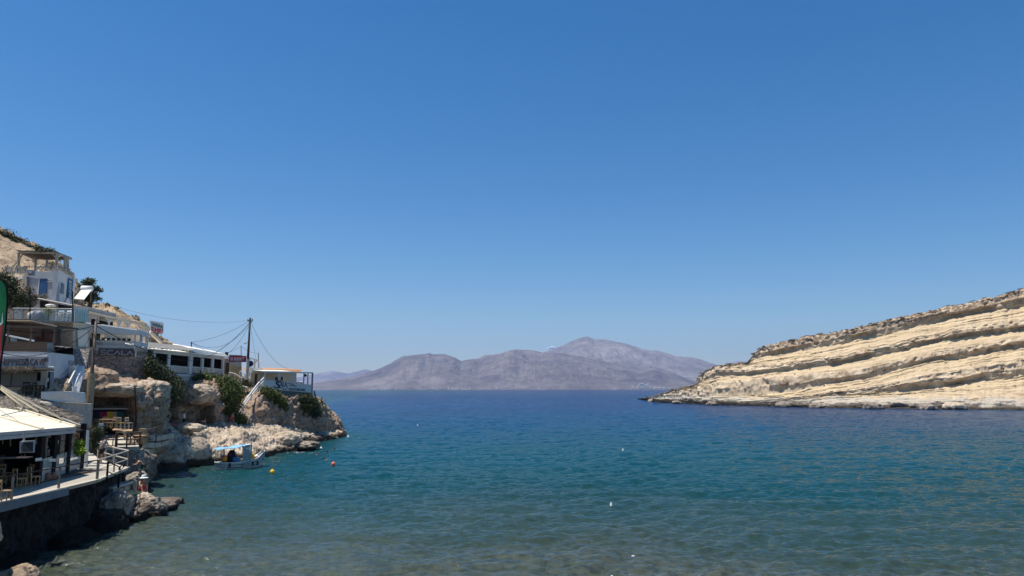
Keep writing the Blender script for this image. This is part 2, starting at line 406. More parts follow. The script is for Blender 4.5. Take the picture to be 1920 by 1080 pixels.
# ================================================================== SETTING: haze-bound far land, sea, headland
# ---- distant mountains
def interp(tab, x):
    t = np.array(tab, float); return np.interp(x, t[:, 0], t[:, 1])
def mtmat(name, a, b, c, sc):
    m, t, bs = newmat(name); geo = N(t, 'ShaderNodeNewGeometry')
    n = N(t, 'ShaderNodeTexNoise', Scale=sc, Detail=10., Roughness=.72); t.links.new(geo.outputs['Position'], n.inputs[0])
    cc = ramp(t, n.outputs[0], [(.38, a), (.5, b), (.64, c)])
    n2 = N(t, 'ShaderNodeTexNoise', Scale=sc*9, Detail=8., Roughness=.8); t.links.new(geo.outputs['Position'], n2.inputs[0])
    cc = mixc(t, ramp(t, n2.outputs[0], [(.46, 0), (.60, .55)]), cc, tuple(x*.6 for x in a))
    cc = mixc(t, ramp(t, n2.outputs[0], [(.3, .35), (.42, 0)]), cc, tuple(min(1, x*1.5) for x in c))
    t.links.new(cc, bs.inputs['Base Color']); bs.inputs['Roughness'].default_value = 1; bs.inputs['Specular IOR Level'].default_value = 0
    return m
def mountains(name, prof, Y0, Y1, nx, ny, m, amp, seed, sc, slope=1.0, label=None):
    xs = np.linspace(prof[0][0], prof[-1][0], nx); ys = interp(prof, xs)
    ridgeZ = np.array([P(x, y, Y1).z for x, y in zip(xs, ys)])
    t = np.concatenate([np.linspace(0, 1, ny), [1.12, 1.4]])
    G = np.zeros((len(t), nx, 3))
    for i, tt in enumerate(t):
        Yr = Y0+(Y1-Y0)*tt; G[i, :, 1] = Yr
        G[i, :, 0] = (xs-960)/F*(Y0+(Y1-Y0)*min(tt, 1))*1.01
        base = np.maximum(0, ridgeZ)
        # the slope seen from below must stay under the ridge line
        k = tt**slope if tt <= 1 else max(0, 1-(tt-1)*2.2)
        G[i, :, 2] = base*k*(Yr/Y1 if tt < 1 else 1)
    q = G.copy(); q[..., 2] = 0; q = q/sc+seed
    q2 = q.copy(); q2[..., 0] *= 1.6; q2[..., 1] *= .55
    env = np.clip(np.sin(np.clip(t, 0, 1)*math.pi), 0, 1)[:, None]**.7
    hmax = np.clip(ridgeZ/ridgeZ.max(), .12, 1)[None]
    dz = amp*(ridge(q2, 6, .55)+.6*fbm(q*3, 5))*env*hmax
    G[..., 2] += dz
    G[-3, :, 2] += amp*.05*fbm(np.stack([xs*.25, xs*0, xs*0+seed], -1), 4)*np.clip(ridgeZ/60, 0, 1)
    G[0, :, 2] = -5
    me = np_mesh(name, G, gridquads(*G.shape[:2]))
    return mesh_obj(name, me, m, None, (0, Y0, 0), kind='structure', label=label)
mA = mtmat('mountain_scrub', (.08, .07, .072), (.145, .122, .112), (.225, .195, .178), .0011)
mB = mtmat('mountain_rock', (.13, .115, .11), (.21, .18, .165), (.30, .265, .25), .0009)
front = [(500, 729), (590, 719), (625, 713), (660, 708), (707, 694), (720, 689), (736, 681), (748, 673), (759, 667.5), (783, 665.5), (800, 664.5), (806, 662.5), (813, 664.5), (835, 664), (855, 671), (865, 677), (880, 674), (897, 673), (910, 666), (925, 665), (940, 664), (953, 659), (968, 655), (985, 656), (1000, 657), (1015, 661), (1060, 664), (1087, 668), (1110, 674), (1147, 680), (1176, 686), (1190, 692), (1205, 691), (1224, 689), (1248, 696), (1272, 705), (1300, 717), (1345, 729), (1400, 730)]
back = [(960, 700), (1000, 668), (1027, 657), (1040, 653), (1056, 647), (1068, 641), (1080, 636), (1093, 632), (1100, 631), (1106, 633), (1113, 636), (1125, 636), (1137, 637), (1155, 641), (1171, 644), (1190, 650), (1214, 657), (1226, 657), (1243, 661), (1260, 667), (1275, 669), (1288, 669), (1305, 673), (1320, 678), (1341, 685), (1380, 700), (1440, 722), (1500, 730)]
farl = [(380, 722), (480, 712), (560, 709), (587, 703), (610, 699), (629, 695.5), (645, 698), (658, 700), (672, 697), (688, 692.5), (700, 695), (720, 700), (760, 712), (860, 728)]
farr = [(1290, 728), (1335, 692), (1353, 684), (1372, 677.5), (1386, 677), (1403, 678), (1440, 690), (1520, 712), (1600, 728)]
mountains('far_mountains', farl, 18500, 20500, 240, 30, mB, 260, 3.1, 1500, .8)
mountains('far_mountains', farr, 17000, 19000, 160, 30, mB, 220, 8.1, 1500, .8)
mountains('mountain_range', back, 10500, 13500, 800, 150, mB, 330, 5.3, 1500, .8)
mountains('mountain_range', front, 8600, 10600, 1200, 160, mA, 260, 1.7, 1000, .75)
# white houses along the far shore
hs = [(690+i, 0) for i in (0, 9, 22)]
hg = random.Random(5)
spots = [(x, 728.6, 8590) for x in (697, 702, 706, 716, 728, 742, 760, 790, 812, 826, 833, 841, 848, 858, 866, 880, 905, 930, 968, 1010)]
for k in range(34): spots.append((hg.gauss(1206, 9), hg.uniform(720.5, 728.3), 8640))
for k in range(12): spots.append((hg.uniform(1225, 1262), hg.uniform(726, 728.5), 8600))
for k in range(14): spots.append((hg.uniform(1080, 1190), hg.uniform(702, 716), 9300))
hm = mat('far_house_wall', (.8, .78, .72), .9, .06, .05, 0)
me_h = None
for x, y, Y in spots:
    w, d, h = hg.uniform(7, 17), 9, hg.uniform(3.5, 6.5)
    p = P(x, y, Y)
    if me_h is None:
        mb = MB(); mb.box((-.5, -.5, -1.2), (.5, .5, 1)).slab([(-.52, -.52, 1), (.52, -.52, 1), (.52, 0, 1.3), (-.52, 0, 1.3)], (0, .02, .03))
        ho = mb.build('far_house', hm, loc=(0, 0, 0)); me_h = ho.data
    else:
        ho = bpy.data.objects.new('far_house', me_h); COL.objects.link(ho)
    ho.location = p; ho.scale = (w, d, h)
    props(ho, 'tiny white house among the specks along the distant shore below the mountains', 'house', 'white houses on the far shore')
# small cloud puff behind the back mountain
cl = P(1035, 653, 24000)
V, Q = leaves([(cl+Vector((-160, 0, 0)), (170, 80, 40)), (cl+Vector((60, 0, 45)), (140, 80, 60)), (cl+Vector((200, 0, -10)), (130, 80, 40))], 500, 50, 3)
cm = mat('cloud_white', (.9, .9, .92), 1, .02, .001, 0, spec=0)
bmc = bmesh.new()
for cx, cz, r_ in ((-120, -10, 34), (-60, 8, 48), (10, 26, 52), (70, 10, 44), (130, -8, 32)):
    bmesh.ops.create_icosphere(bmc, subdivisions=4, radius=r_, matrix=Matrix.Translation(cl+Vector((cx, 0, cz))) @ Matrix.Diagonal((1.5, 1, .55, 1)))
me = bpy.data.meshes.new('cloud'); bmc.to_mesh(me); bmc.free()
a = np.zeros(len(me.vertices)*3, np.float32); me.vertices.foreach_get('co', a); a = a.reshape(-1, 3)
a += (fbm(a/38., 5, .6)[:, None]*60*np.array([1, 1, .8])).astype(np.float32); me.vertices.foreach_set('co', a.ravel())
me.polygons.foreach_set('use_smooth', np.ones(len(me.polygons), bool))
mesh_obj('cloud', me, cm, None, tuple(cl), label='tiny white cloud puff beside the highest distant peak', cat='cloud')

# ---- sea
def wavefield():
    NR, NC = 1020, 980
    Y = 20*np.exp(np.linspace(0, math.log(1100/20.), NR)); dY = np.gradient(Y)
    A = np.linspace(-.86, .86, NC)
    X = Y[:, None]*A[None]; YY = np.repeat(Y[:, None], NC, 1); Z = np.zeros_like(X)
    g = np.random.default_rng(4)
    jit = fbm(np.stack([X/9, YY/14, X*0], -1), 3)
    cal = .45+1.15*np.clip(fbm(np.stack([X/28, YY/55, X*0+3], -1), 4)+.45, 0, 1)
    for k in range(90):
        lam = .30*(10/.30)**(g.random()**1.7)
        th = g.normal()*(.36 if lam < 1.6 else .5)+math.pi*1.5+.12
        a = .0125*lam**.60*(.6+.8*g.random())*(1 if lam < 2.5 else .45)
        kx, ky = math.cos(th)*2*math.pi/lam, math.sin(th)*2*math.pi/lam
        wt = np.clip(lam/(2.6*dY)-.6, 0, 1)[:, None]
        if wt.max() <= 0: continue
        ph = kx*X+ky*YY+g.random()*6.28+jit*3.0
        s_ = np.sin(ph); Z += wt*a*(s_+.25*np.cos(2*ph)*np.abs(s_))
    Z *= cal*.80
    return X, YY, Z
X, YY, Z = wavefield()
V1 = np.stack([X, YY, Z], -1); Q1 = gridquads(*X.shape)
ext = [-60000, -2000, -300, 0, 300, 2000, 60000]; exy = [-400, 0, 60, 300, 1000, 4000, 12000, 30000]
gx, gy = np.meshgrid(ext, exy); V2 = np.stack([gx, gy, gx*0-.30], -1); Q2 = gridquads(*gx.shape)+V1.shape[0]*V1.shape[1]
Vw = np.concatenate([V1.reshape(-1, 3), V2.reshape(-1, 3)])
mew = np_mesh('sea', Vw, np.concatenate([Q1, Q2]))
# water depth in metres (the beach lies behind the camera, the rocky shore on the left)
px_, py_ = Vw[:, 0], Vw[:, 1]
shx = np.interp(py_, [0, 30, 44, 52, 68, 90, 125, 170, 1000], [-20, -20.5, -20.5, -27, -33, -29, -29, -60, -200])
dl = np.clip(px_-shx, 0, 1e9)
dep = np.clip((py_-21)*.10, .1, 30)*np.clip(.35+dl*.06, 0, 1)+fbm(np.stack([px_/16, py_/16, px_*0], -1), 4)*1.8
dep = dep*(1-.35*np.clip((-10-px_)/12, 0, 1)*(py_ < 45))
add_attr(mew, 'depth', np.clip(dep, 0, 60))
m, t, b = newmat('sea_water')
at = N(t, 'ShaderNodeAttribute', attribute_name='depth')
geo = N(t, 'ShaderNodeNewGeometry')
dv = N(t, 'ShaderNodeMath', operation='DIVIDE'); t.links.new(at.outputs['Fac'], dv.inputs[0]); dv.inputs[1].default_value = 30
np_ = N(t, 'ShaderNodeTexNoise', Scale=.06, Detail=7., Roughness=.65); t.links.new(geo.outputs['Position'], np_.inputs[0])
mp2 = N(t, 'ShaderNodeMath', operation='MULTIPLY_ADD'); t.links.new(np_.outputs[0], mp2.inputs[0]); mp2.inputs[1].default_value = .10; t.links.new(dv.outputs[0], mp2.inputs[2])
wc = ramp(t, mp2.outputs[0], [(.05, (.085, .084, .058)), (.10, (.030, .050, .038)), (.17, (.005, .040, .040)), (.28, (.001, .044, .058)), (.5, (.0005, .037, .080)), (1., (.0003, .028, .092))])
# seabed stones and weed seen through the shallows
ps = N(t, 'ShaderNodeTexNoise', Scale=1.9, Detail=8., Roughness=.72); t.links.new(geo.outputs['Position'], ps.inputs[0])
shf = ramp(t, mp2.outputs[0], [(.07, .75), (.2, 0)])
pm = N(t, 'ShaderNodeMath', operation='MULTIPLY'); t.links.new(ramp(t, ps.outputs[0], [(.42, 1), (.55, 0)]), pm.inputs[0]); t.links.new(shf, pm.inputs[1])
wc = mixc(t, pm.outputs[0], wc, (.018, .028, .018))
t.nodes.remove(b); df = N(t, 'ShaderNodeBsdfDiffuse'); t.links.new(wc, df.inputs['Color'])
gl = N(t, 'ShaderNodeBsdfGlossy', Roughness=.05); gl.inputs['Color'].default_value = (.95, .97, 1, 1)
fr = N(t, 'ShaderNodeFresnel', IOR=1.333); mn = N(t, 'ShaderNodeMath', operation='MINIMUM'); mu = N(t, 'ShaderNodeMath', operation='MULTIPLY'); t.links.new(fr.outputs[0], mu.inputs[0]); mu.inputs[1].default_value = .78; t.links.new(mu.outputs[0], mn.inputs[0]); mn.inputs[1].default_value = .40
ms = N(t, 'ShaderNodeMixShader'); t.links.new(mn.outputs[0], ms.inputs[0]); t.links.new(df.outputs[0], ms.inputs[1]); t.links.new(gl.outputs[0], ms.inputs[2])
t.links.new(ms.outputs[0], t.nodes['Material Output'].inputs['Surface'])
mpn = N(t, 'ShaderNodeMapping'); mpn.inputs['Scale'].default_value = (.75, 1.5, 1); t.links.new(geo.outputs['Position'], mpn.inputs[0])
w1 = N(t, 'ShaderNodeTexNoise', Scale=1.6, Detail=6., Roughness=.58); t.links.new(mpn.outputs[0], w1.inputs[0])
bp = N(t, 'ShaderNodeBump', Strength=1., Distance=.22); t.links.new(w1.outputs[0], bp.inputs['Height'])
for q_ in (gl, fr): t.links.new(bp.outputs[0], q_.inputs['Normal'])
mesh_obj('sea', mew, m, None, (0, 0, 0), kind='structure')
# seabed / land base under everything
mb = MB(); mb.box((-3000, -400, -6.2), (3000, 3000, -6)); mb.build('seabed', 'concrete', kind='structure')

# ---- right headland: tilted strata in steps
# per station: water y, then tops of base, smA, fA, smB, fB, smC, fC, smD, fD
ST = [
 (1196, 748.6, [748.2, 748, 747.9, 747.8, 747.5, 747.4, 747.3, 747.2, 747.1]),
 (1212, 751.0, [748.5, 747.6, 747.2, 747, 746.2, 746, 745.9, 745.8, 745.7]),
 (1230, 754.5, [750.5, 749.5, 749, 748, 742, 741.8, 741.6, 741.4, 741.2]),
 (1257, 755.5, [751, 750.3, 749.8, 748.5, 734, 733.7, 733.4, 733.2, 733]),
 (1290, 757.0, [753, 752.3, 751.8, 748, 730, 727, 725.5, 725.2, 725]),
 (1303, 757.6, [753.5, 752.6, 752.0, 747, 728, 725, 722.5, 722.2, 722]),
 (1311, 758.0, [754, 753.0, 752.4, 746, 726, 722, 707, 706.5, 706]),
 (1324, 758.5, [754, 753.0, 752.4, 746, 724, 717, 697, 696.5, 696]),
 (1345, 759.5, [755, 753.5, 752.5, 744.5, 718, 708, 686.5, 686, 685.6]),
 (1400, 761.0, [756.5, 754, 752.5, 743, 712, 706, 690, 683, 681]),
 (1412, 761.3, [756.4, 753.8, 752.3, 742.5, 710, 704, 688, 676, 665]),
 (1432, 761.8, [756.2, 753.0, 750.5, 741.5, 707, 701.5, 685.5, 671, 650.5]),
 (1456, 762.5, [756, 751.5, 748.5, 740, 704, 699.5, 682, 667, 644.5]),
 (1500, 763.5, [755.5, 749, 744.5, 736, 704, 694, 675, 659, 635]),
 (1550, 764.8, [753, 742, 735, 722, 697, 687, 668, 650, 626.5]),
 (1620, 765.8, [747, 739, 728, 713, 690, 676, 655, 637, 611.5]),
 (1735, 767.0, [742, 732, 703, 683, 662, 646, 630, 610, 586]),
 (1830, 768.0, [740, 718, 688, 668, 645, 632, 611, 590, 564.5]),
 (1920, 769.0, [738, 706, 671, 649, 631, 620, 595, 573, 543]),
 (2100, 772.0, [736, 698, 655, 630, 612, 600, 570, 545, 505]),
 (2350, 779.0, [735, 690, 640, 605, 585, 570, 540, 510, 462]),
]
KIND = ['base', 's', 'f', 's', 'f', 's', 'f', 's', 'f']
_sx = [a[0] for a in ST]; _tab = np.array([[a[1]]+a[2] for a in ST])
_px = np.unique(np.concatenate([np.arange(1196, 1470, 3.), np.arange(1470, 2351, 5.)]))
_D = np.stack([np.interp(_px, _sx, _tab[:, k]) for k in range(10)], 1)
def n1(x, sc, seed, o=3): x = np.asarray(x, float); return fbm(np.stack([x/sc, x*0+seed, x*0+.37*seed], -1), o)
_in = np.clip((_px-1215)/70, 0, 1); _D0 = _D.copy()
for k in range(1, 9):
    gap = np.minimum(np.abs(_D[:, k]-_D[:, k-1]), np.abs(_D[:, k+1]-_D[:, k]))
    _D[:, k] += np.clip(n1(_px, 45, 3+k*7)*2.4+np.round(n1(_px, 10, 90+k)*5)/5*1.2, -.8, .8)*gap*.16*_in
_D[:, 9] += (n1(_px, 12, 77)*5+n1(_px, 4, 78, 2)*3)*_in
ST = [(x, d[0], list(d[1:])) for x, d in zip(_px, _D)]
RECN = [np.clip(.5+n1(_px, 70, 200+j*5)*3.6+n1(_px, 16, 300+j)*1.6, .0, 1.25) for j in range(9)]
SETN = [1+n1(_px, 40, 400+j*5)*.25 for j in range(9)]
cols = []; vrow = None
for si, (px, wy, tops) in enumerate(ST):
    r0 = ray(px, wy); Y = -CAMZ/r0.z*r0.y
    sk = max(0., min(1., (px-1225)/120.))
    col_ = []; kinds = []
    p = P(px, wy, Y); col_.append((p.x, p.y, -2.5)); kinds.append(.2); col_.append(tuple(p)); kinds.append(.2)
    prev = wy
    for bi, (k, ty) in enumerate(zip(KIND, tops)):
        dz = (prev-ty)*Y/F; dz0 = (_D0[si, bi]-_D0[si, bi+1])*Y/F
        if k == 'base':
            col_.append(tuple(P(px, lerp(prev, ty, .6), Y+dz*.35))); kinds.append(.2)
            Y += dz0*.9; col_.append(tuple(P(px, ty, Y))); kinds.append(.35)
        elif k == 's':
            for q in (.5, 1.):
                col_.append(tuple(P(px, lerp(prev, ty, q), Y+dz*1.15*q))); kinds.append(1.)
            Y += dz0*1.15
        else:
            rec = min(1.8, dz*.30)*sk*RECN[bi][si]
            col_.append(tuple(P(px, lerp(prev, ty, .14), Y+rec))); kinds.append(.55)
            col_.append(tuple(P(px, lerp(prev, ty, .34), Y+rec*.8))); kinds.append(.1)
            col_.append(tuple(P(px, lerp(prev, ty, .52), Y-rec*.25))); kinds.append(.0)
            col_.append(tuple(P(px, lerp(prev, ty, .93), Y+dz*.10))); kinds.append(.0)
            Y += dz0*.22; col_.append(tuple(P(px, ty, Y))); kinds.append(.45)
        prev = ty
    top = Vector(col_[-1])
    for dd, dz in ((3, .25), (12, .2), (35, -3), (80, -14), (110, -50)):
        dirn = Vector((.55, .83, 0))*min(1, sk+.15); q = top+dirn*dd+Vector((0, 0, dz*min(1, sk+.1)))
        q.z = max(q.z, -3) if dz > -40 else -3; col_.append(tuple(q)); kinds.append(-.5)
    cols.append(col_); vrow = kinds
C3 = np.array(cols)            # [station, row, 3]
segc = [4]*(len(ST)-1)
G = cr(C3, segc, .42)
Rr = np.swapaxes(G, 0, 1)      # rows first
mid = Rr[:, Rr.shape[1]*2//3]
segr = [max(2, min(26, int(np.linalg.norm(mid[i+1]-mid[i])/.28))) for i in range(len(mid)-1)]
G = cr(Rr, segr, .18)
kk = cr(np.array(vrow)[:, None], segr, 0.0)[:, 0]
kk = np.repeat(kk[:, None], G.shape[1], 1)
Nn = gridnormals(G)
ds = np.concatenate([[0], np.cumsum(np.linalg.norm(np.diff(G[8], axis=0), axis=1))])[None].repeat(G.shape[0], 0)
dvv = np.concatenate([[0], np.cumsum(np.linalg.norm(np.diff(G[:, G.shape[1]*2//3], axis=0), axis=1))])[:, None].repeat(G.shape[1], 1)
face = np.clip(1-kk*1.6, 0, 1)*(kk > -.3); flat_ = np.clip(kk, 0, 1)
sv = np.stack([ds, dvv, ds*0], -1)
e = .5*np.clip(ds/50, .45, 1)
flute = ridge(np.stack([ds/2.3, dvv/7., ds*0+2], -1), 4)
big = fbm(np.stack([ds/13., dvv/6., ds*0+9], -1), 4)
brk = fbm(G/3.2, 6, .6)
strat = ridge(np.stack([ds/30., dvv/1.1, ds*0+5], -1), 3)
bay = ridge(np.stack([ds/19., dvv/30., ds*0+4], -1), 2)
flute2 = ridge(np.stack([ds/1.15, dvv/3.0, ds*0+8], -1), 3)
chunk = vn(np.stack([ds/1.9+brk*1.5, dvv/1.3, ds*0+6], -1)); chunk = np.round(chunk*3)/3-.5
# bedding: thin beds stick out as small broken shelves, cracks cut down across them
bedc = dvv/1.25+fbm(np.stack([ds/22, dvv/9, ds*0+33], -1), 3)*2.4
bid = np.floor(bedc); bfr = bedc-bid
bon = vhash(bid.astype(np.int64), (ds*0).astype(np.int64)+3, (ds*0).astype(np.int64)+5)
blen = fbm(np.stack([ds/8.0, bid*3.7, ds*0+14], -1), 3)
shelf = np.clip(blen*6+(bon-.45)*1.6, 0, 1)*np.clip((1-bfr)*1.6, 0, 1)
crk = np.clip(np.abs(fbm(np.stack([ds/5.5+dvv/9, dvv/26, ds*0+41], -1), 4))*-14+1, 0, 1)
blk = vn(np.stack([ds/1.5+bid*.37, bid*1.7, ds*0+6], -1)); blk = np.round(blk*4)/4-.5
disp = e*(face*(.25*flute+.9*flute2+.5*big+2.0*brk+1.3*blk+1.1*shelf-1.1*crk)+flat_*(.6*brk+1.25*shelf+.8*blk*(shelf > .2)-.35*crk)+.35*brk)
edgew = np.clip((dvv/2.0), 0, 1)
# blocks fallen on the ledges and holes of caves in the faces
cell = vn(np.stack([ds/2.6, dvv/2.0, ds*0+1], -1))
cave = np.clip(cell-.78, 0, 1)*8*face*(big > -.08)
disp = disp-cave*e*1.6
sm = fbm(np.stack([ds/1.2, dvv/1.2, ds*0+12], -1), 4)
disp = disp+flat_*np.clip(sm-.14, 0, 1)*3.0*e+face*sm*.9*e
topm = np.clip((kk < -.05)*1., 0, 1)
disp = disp+topm*e*(fbm(G/2.5, 5)*1.4)
orient = np.sign((Nn*np.array([-.7, -.6, .3])).sum(-1).mean())
Gd = G+Nn*orient*(disp*edgew)[..., None]*np.array([1, 1, .55])
me = np_mesh('headland', Gd, gridquads(*Gd.shape[:2]), True)
add_attr(me, 'ledge', flat_); add_attr(me, 'topv', np.clip((kk < .0)*1. + np.clip((dvv-dvv[-60]+2)/6, 0, 0), 0, 1)); add_vattr(me, 'strat', np.stack([ds, dvv, ds*0], -1))
vtop = 1-np.clip(np.abs(np.arange(G.shape[0])-sum(segr[:-5]))/22., 0, 1); add_attr(me, 'rim', vtop[:, None].repeat(G.shape[1], 1)*np.clip((ds-40)/60, 0, 1))
m, t, b = newmat('layered_limestone')
geo = N(t, 'ShaderNodeNewGeometry'); pos = geo.outputs['Position']
al = N(t, 'ShaderNodeAttribute', attribute_name='ledge'); ast = N(t, 'ShaderNodeAttribute', attribute_name='strat'); ar = N(t, 'ShaderNodeAttribute', attribute_name='rim'); atp = N(t, 'ShaderNodeAttribute', attribute_name='topv')
mp = N(t, 'ShaderNodeMapping'); mp.inputs['Scale'].default_value = (.03, 1.3, 1); t.links.new(ast.outputs['Vector'], mp.inputs[0])
sn = N(t, 'ShaderNodeTexNoise', Scale=1., Detail=7., Roughness=.7); t.links.new(mp.outputs[0], sn.inputs[0])
cr_ = ramp(t, sn.outputs[0], [(.34, (.30, .21, .125)), (.46, (.50, .38, .235)), (.66, (.66, .52, .335))])
n1 = N(t, 'ShaderNodeTexNoise', Scale=.22, Detail=9., Roughness=.7); t.links.new(pos, n1.inputs[0])
fc = ramp(t, n1.outputs[0], [(.34, (.26, .185, .12)), (.46, (.46, .35, .235)), (.6, (.64, .505, .345))])
cc = mixc(t, al.outputs['Fac'], fc, cr_)
n2 = N(t, 'ShaderNodeTexNoise', Scale=1.1, Detail=8., Roughness=.75); t.links.new(pos, n2.inputs[0])
cc = mixc(t, ramp(t, n2.outputs[0], [(.56, 0), (.68, .6)]), cc, (.20, .14, .10))
nsb = N(t, 'ShaderNodeTexNoise', Scale=.75, Detail=6., Roughness=.7); t.links.new(pos, nsb.inputs[0])
mm = N(t, 'ShaderNodeMath', operation='MULTIPLY'); t.links.new(ramp(t, nsb.outputs[0], [(.44, 0), (.52, 1)]), mm.inputs[0]); t.links.new(ar.outputs['Fac'], mm.inputs[1])
cc = mixc(t, mm.outputs[0], cc, (.13, .085, .06))
nt2 = ramp(t, nsb.outputs[0], [(.35, 0), (.5, 1)])
mm2 = N(t, 'ShaderNodeMath', operation='MULTIPLY'); t.links.new(nt2, mm2.inputs[0]); t.links.new(atp.outputs['Fac'], mm2.inputs[1])
cc = mixc(t, mm2.outputs[0], cc, (.09, .065, .045))
sp = N(t, 'ShaderNodeSeparateXYZ'); t.links.new(pos, sp.inputs[0])
nw = N(t, 'ShaderNodeTexNoise', Scale=.16, Detail=6., Roughness=.65); t.links.new(pos, nw.inputs[0])
mw = N(t, 'ShaderNodeMath', operation='MULTIPLY_ADD'); t.links.new(nw.outputs[0], mw.inputs[0]); mw.inputs[1].default_value = -7.; t.links.new(sp.outputs[2], mw.inputs[2])
cc = mixc(t, ramp(t, _sub(t, mw.outputs[0], 0.2), [(0, .9), (1, 0)]), cc, (.44, .385, .31))
cc = mixc(t, ramp(t, _sub(t, mw.outputs[0], -1.9), [(0, .9), (.6, 0)]), cc, (.13, .105, .085))
mw2 = N(t, 'ShaderNodeMath', operation='MULTIPLY_ADD'); t.links.new(nw.outputs[0], mw2.inputs[0]); mw2.inputs[1].default_value = -1.2; t.links.new(sp.outputs[2], mw2.inputs[2])
cc = mixc(t, ramp(t, _sub(t, mw2.outputs[0], 0.1), [(0, 1), (.5, 0)]), cc, (.06, .05, .035))
t.links.new(cc, b.inputs['Base Color']); b.inputs['Roughness'].default_value = .95; b.inputs['Specular IOR Level'].default_value = .15
n4 = N(t, 'ShaderNodeTexNoise', Scale=1.6, Detail=9., Roughness=.75); t.links.new(pos, n4.inputs[0])
bp = N(t, 'ShaderNodeBump', Strength=.8, Distance=.45); t.links.new(n4.outputs[0], bp.inputs['Height']); t.links.new(bp.outputs[0], b.inputs['Normal'])
mesh_obj('headland', me, m, None, (150, 320, 0), kind='structure')
ns_names = ['tip', 'low spit', 'first bay', 'dark notch', 'middle', 'pale apron', 'long shelf', 'right part', 'right edge']
_hb = [(1204, 749.4, 1.0), (1222, 753.4, 1.5), (1268, 757.2, 1.5), (1335, 760.2, 1.6), (1468, 763.8, 2.0), (1532, 765.3, 1.7), (1640, 767.3, 2.2), (1742, 768.3, 2.0), (1795, 768.6, 2.3)]
HB = [(PZ(x_, y_, 0), r_, w_) for (x_, y_, r_), w_ in zip(_hb, ns_names)]
# scrub growing along the headland rim
rim = Gd[sum(segr[:-5])+4]
V = []; gsc = np.random.default_rng(9); bl = []
for i in range(0, len(rim)):
    if ds[0, i] > 75 and gsc.random() < .36*np.clip(fbm(np.array([[ds[0, i]/14, 3.3, 1.]]), 3)[0]+.75, 0, 1):
        q = rim[i]+gsc.normal(size=3)*np.array([.6, 1.2, .0]); s_ = gsc.uniform(.15, .5)*(2 if gsc.random() < .12 else 1); bl.append((q+np.array([0, 0, -s_*.1]), (s_*2.2, s_*2.2, s_*.7)))
for row in range(18, sum(segr[:-5]), 5):
    for i in range(0, Gd.shape[1], 11):
        if gsc.random() < .030+.06*(row > sum(segr[:-5])-30) and ds[row, i] > 50 and flat_[row, i] > .3: 
            s_ = gsc.uniform(.15, .42); bl.append((Gd[row, i], (s_*1.3, s_*1.3, s_)))
foliage('scrub', bl, 16000, .2, 'leafdry', None, 5, kind='stuff')
# ================================================================== LEFT SHORE: rock
RK = rockmat('pale_coast_rock', (.66, .54, .40), (.36, .275, .20), wet=(.045, .034, .024), wetz=.5, white=None)
RKC = rockmat('cliff_rock', (.46, .345, .25), (.25, .17, .115), wet=(.04, .03, .02), wetz=.5)
RKH = rockmat('hill_rock', (.50, .385, .26), (.22, .155, .10), wetz=-9)
RKD = rockmat('dark_shore_rock', (.40, .335, .27), (.13, .10, .075), wet=(.022, .017, .012), wetz=.15)
RKW = rockmat('near_black_rock', (.045, .036, .028), (.02, .016, .012), wet=(.008, .006, .005), wetz=.6)  # near-black rock, darkest close to the waterline
def rock(name, rows, step, amp, m, tens=.4, big=3.0, small=.8, cavefn=None, kind='structure', strat_amp=0, maxsub=60, **kw):
    C = np.array([[tuple(p) for p in r] for r in rows], float)
    def subs(A): return [int(min(maxsub, max(2, np.median(np.linalg.norm(A[:, i+1]-A[:, i], axis=-1))/step))) for i in range(A.shape[1]-1)]
    sc = subs(C); sr = subs(np.swapaxes(C, 0, 1))
    G = cr(C, sr, tens); G = np.swapaxes(cr(np.swapaxes(G, 0, 1), sc, tens), 0, 1)
    n = gridnormals(G)
    # orient away from the land: towards camera side and up
    o = np.sign((n*np.array([.5, -.6, .6])).sum(-1).mean()); n = n*o
    q = G*np.array([1, 1, 1.])
    w = fbm(q/big+4, 3)[..., None]*1.2
    qq = q+w*.5
    ck = np.round(vn(qq/np.array([small*1.5, small*1.5, small*.9]))*4)/4-.5
    ck2 = np.round(vn(qq/(small*.6)+7)*3)/3-.5
    d = amp*(1.5*fbm(q/big, 5, .55)+.9*ridge(q/(big*.55)+w, 4)+.5*ridge(q/small, 4, .6)+.5*fbm(q/(small*.45), 4, .7)+.55*ck+.3*ck2)
    ckk = np.clip(1-np.abs(fbm(qq/(big*.8)+19, 4, .55))*16, 0, 1)+.7*np.clip(1-np.abs(fbm(qq/(small*1.1)+29, 3, .55))*11, 0, 1)
    d = d-amp*.55*ckk
    if strat_amp: d = d+strat_amp*(np.round(vn(np.stack([q[..., 0]/9, q[..., 1]/9, q[..., 2]*2.2+w[..., 0]*1.5], -1))*4)/4-.5)
    G = G+n*d[..., None]
    if cavefn is not None: G = cavefn(G)
    me = np_mesh(name, G, gridquads(*G.shape[:2]))
    return mesh_obj(name, me, m, None, tuple(C[1, 0]), kind=kind, **kw), G
def row(l): return [P(*a) for a in l]
def under(l, dz): return [p+Vector((0.6, -.6, dz)) for p in l]
wl = [(246, 905, 59), (281, 882, 68.4), (323, 876, 71), (362, 870, 74), (392, 866, 76.4), (420, 861, 79.5), (455, 857, 82), (492, 852, 85), (525, 846, 89.7), (560, 841, 93.7), (578, 828, 106), (621, 821, 114), (642, 816, 121), (648, 811, 128), (640, 806, 138)]
md = [(240, 885, 59.6), (278, 868, 68.4), (322, 862, 71.4), (358, 848, 74.3), (390, 857, 77), (418, 844, 80.5), (455, 838, 83.5), (491, 838, 87), (524, 834, 91), (555, 832, 95.5), (576, 823, 106.8), (616, 817, 114.8), (640, 812, 121.8), (645, 808, 129), (638, 804, 138)]
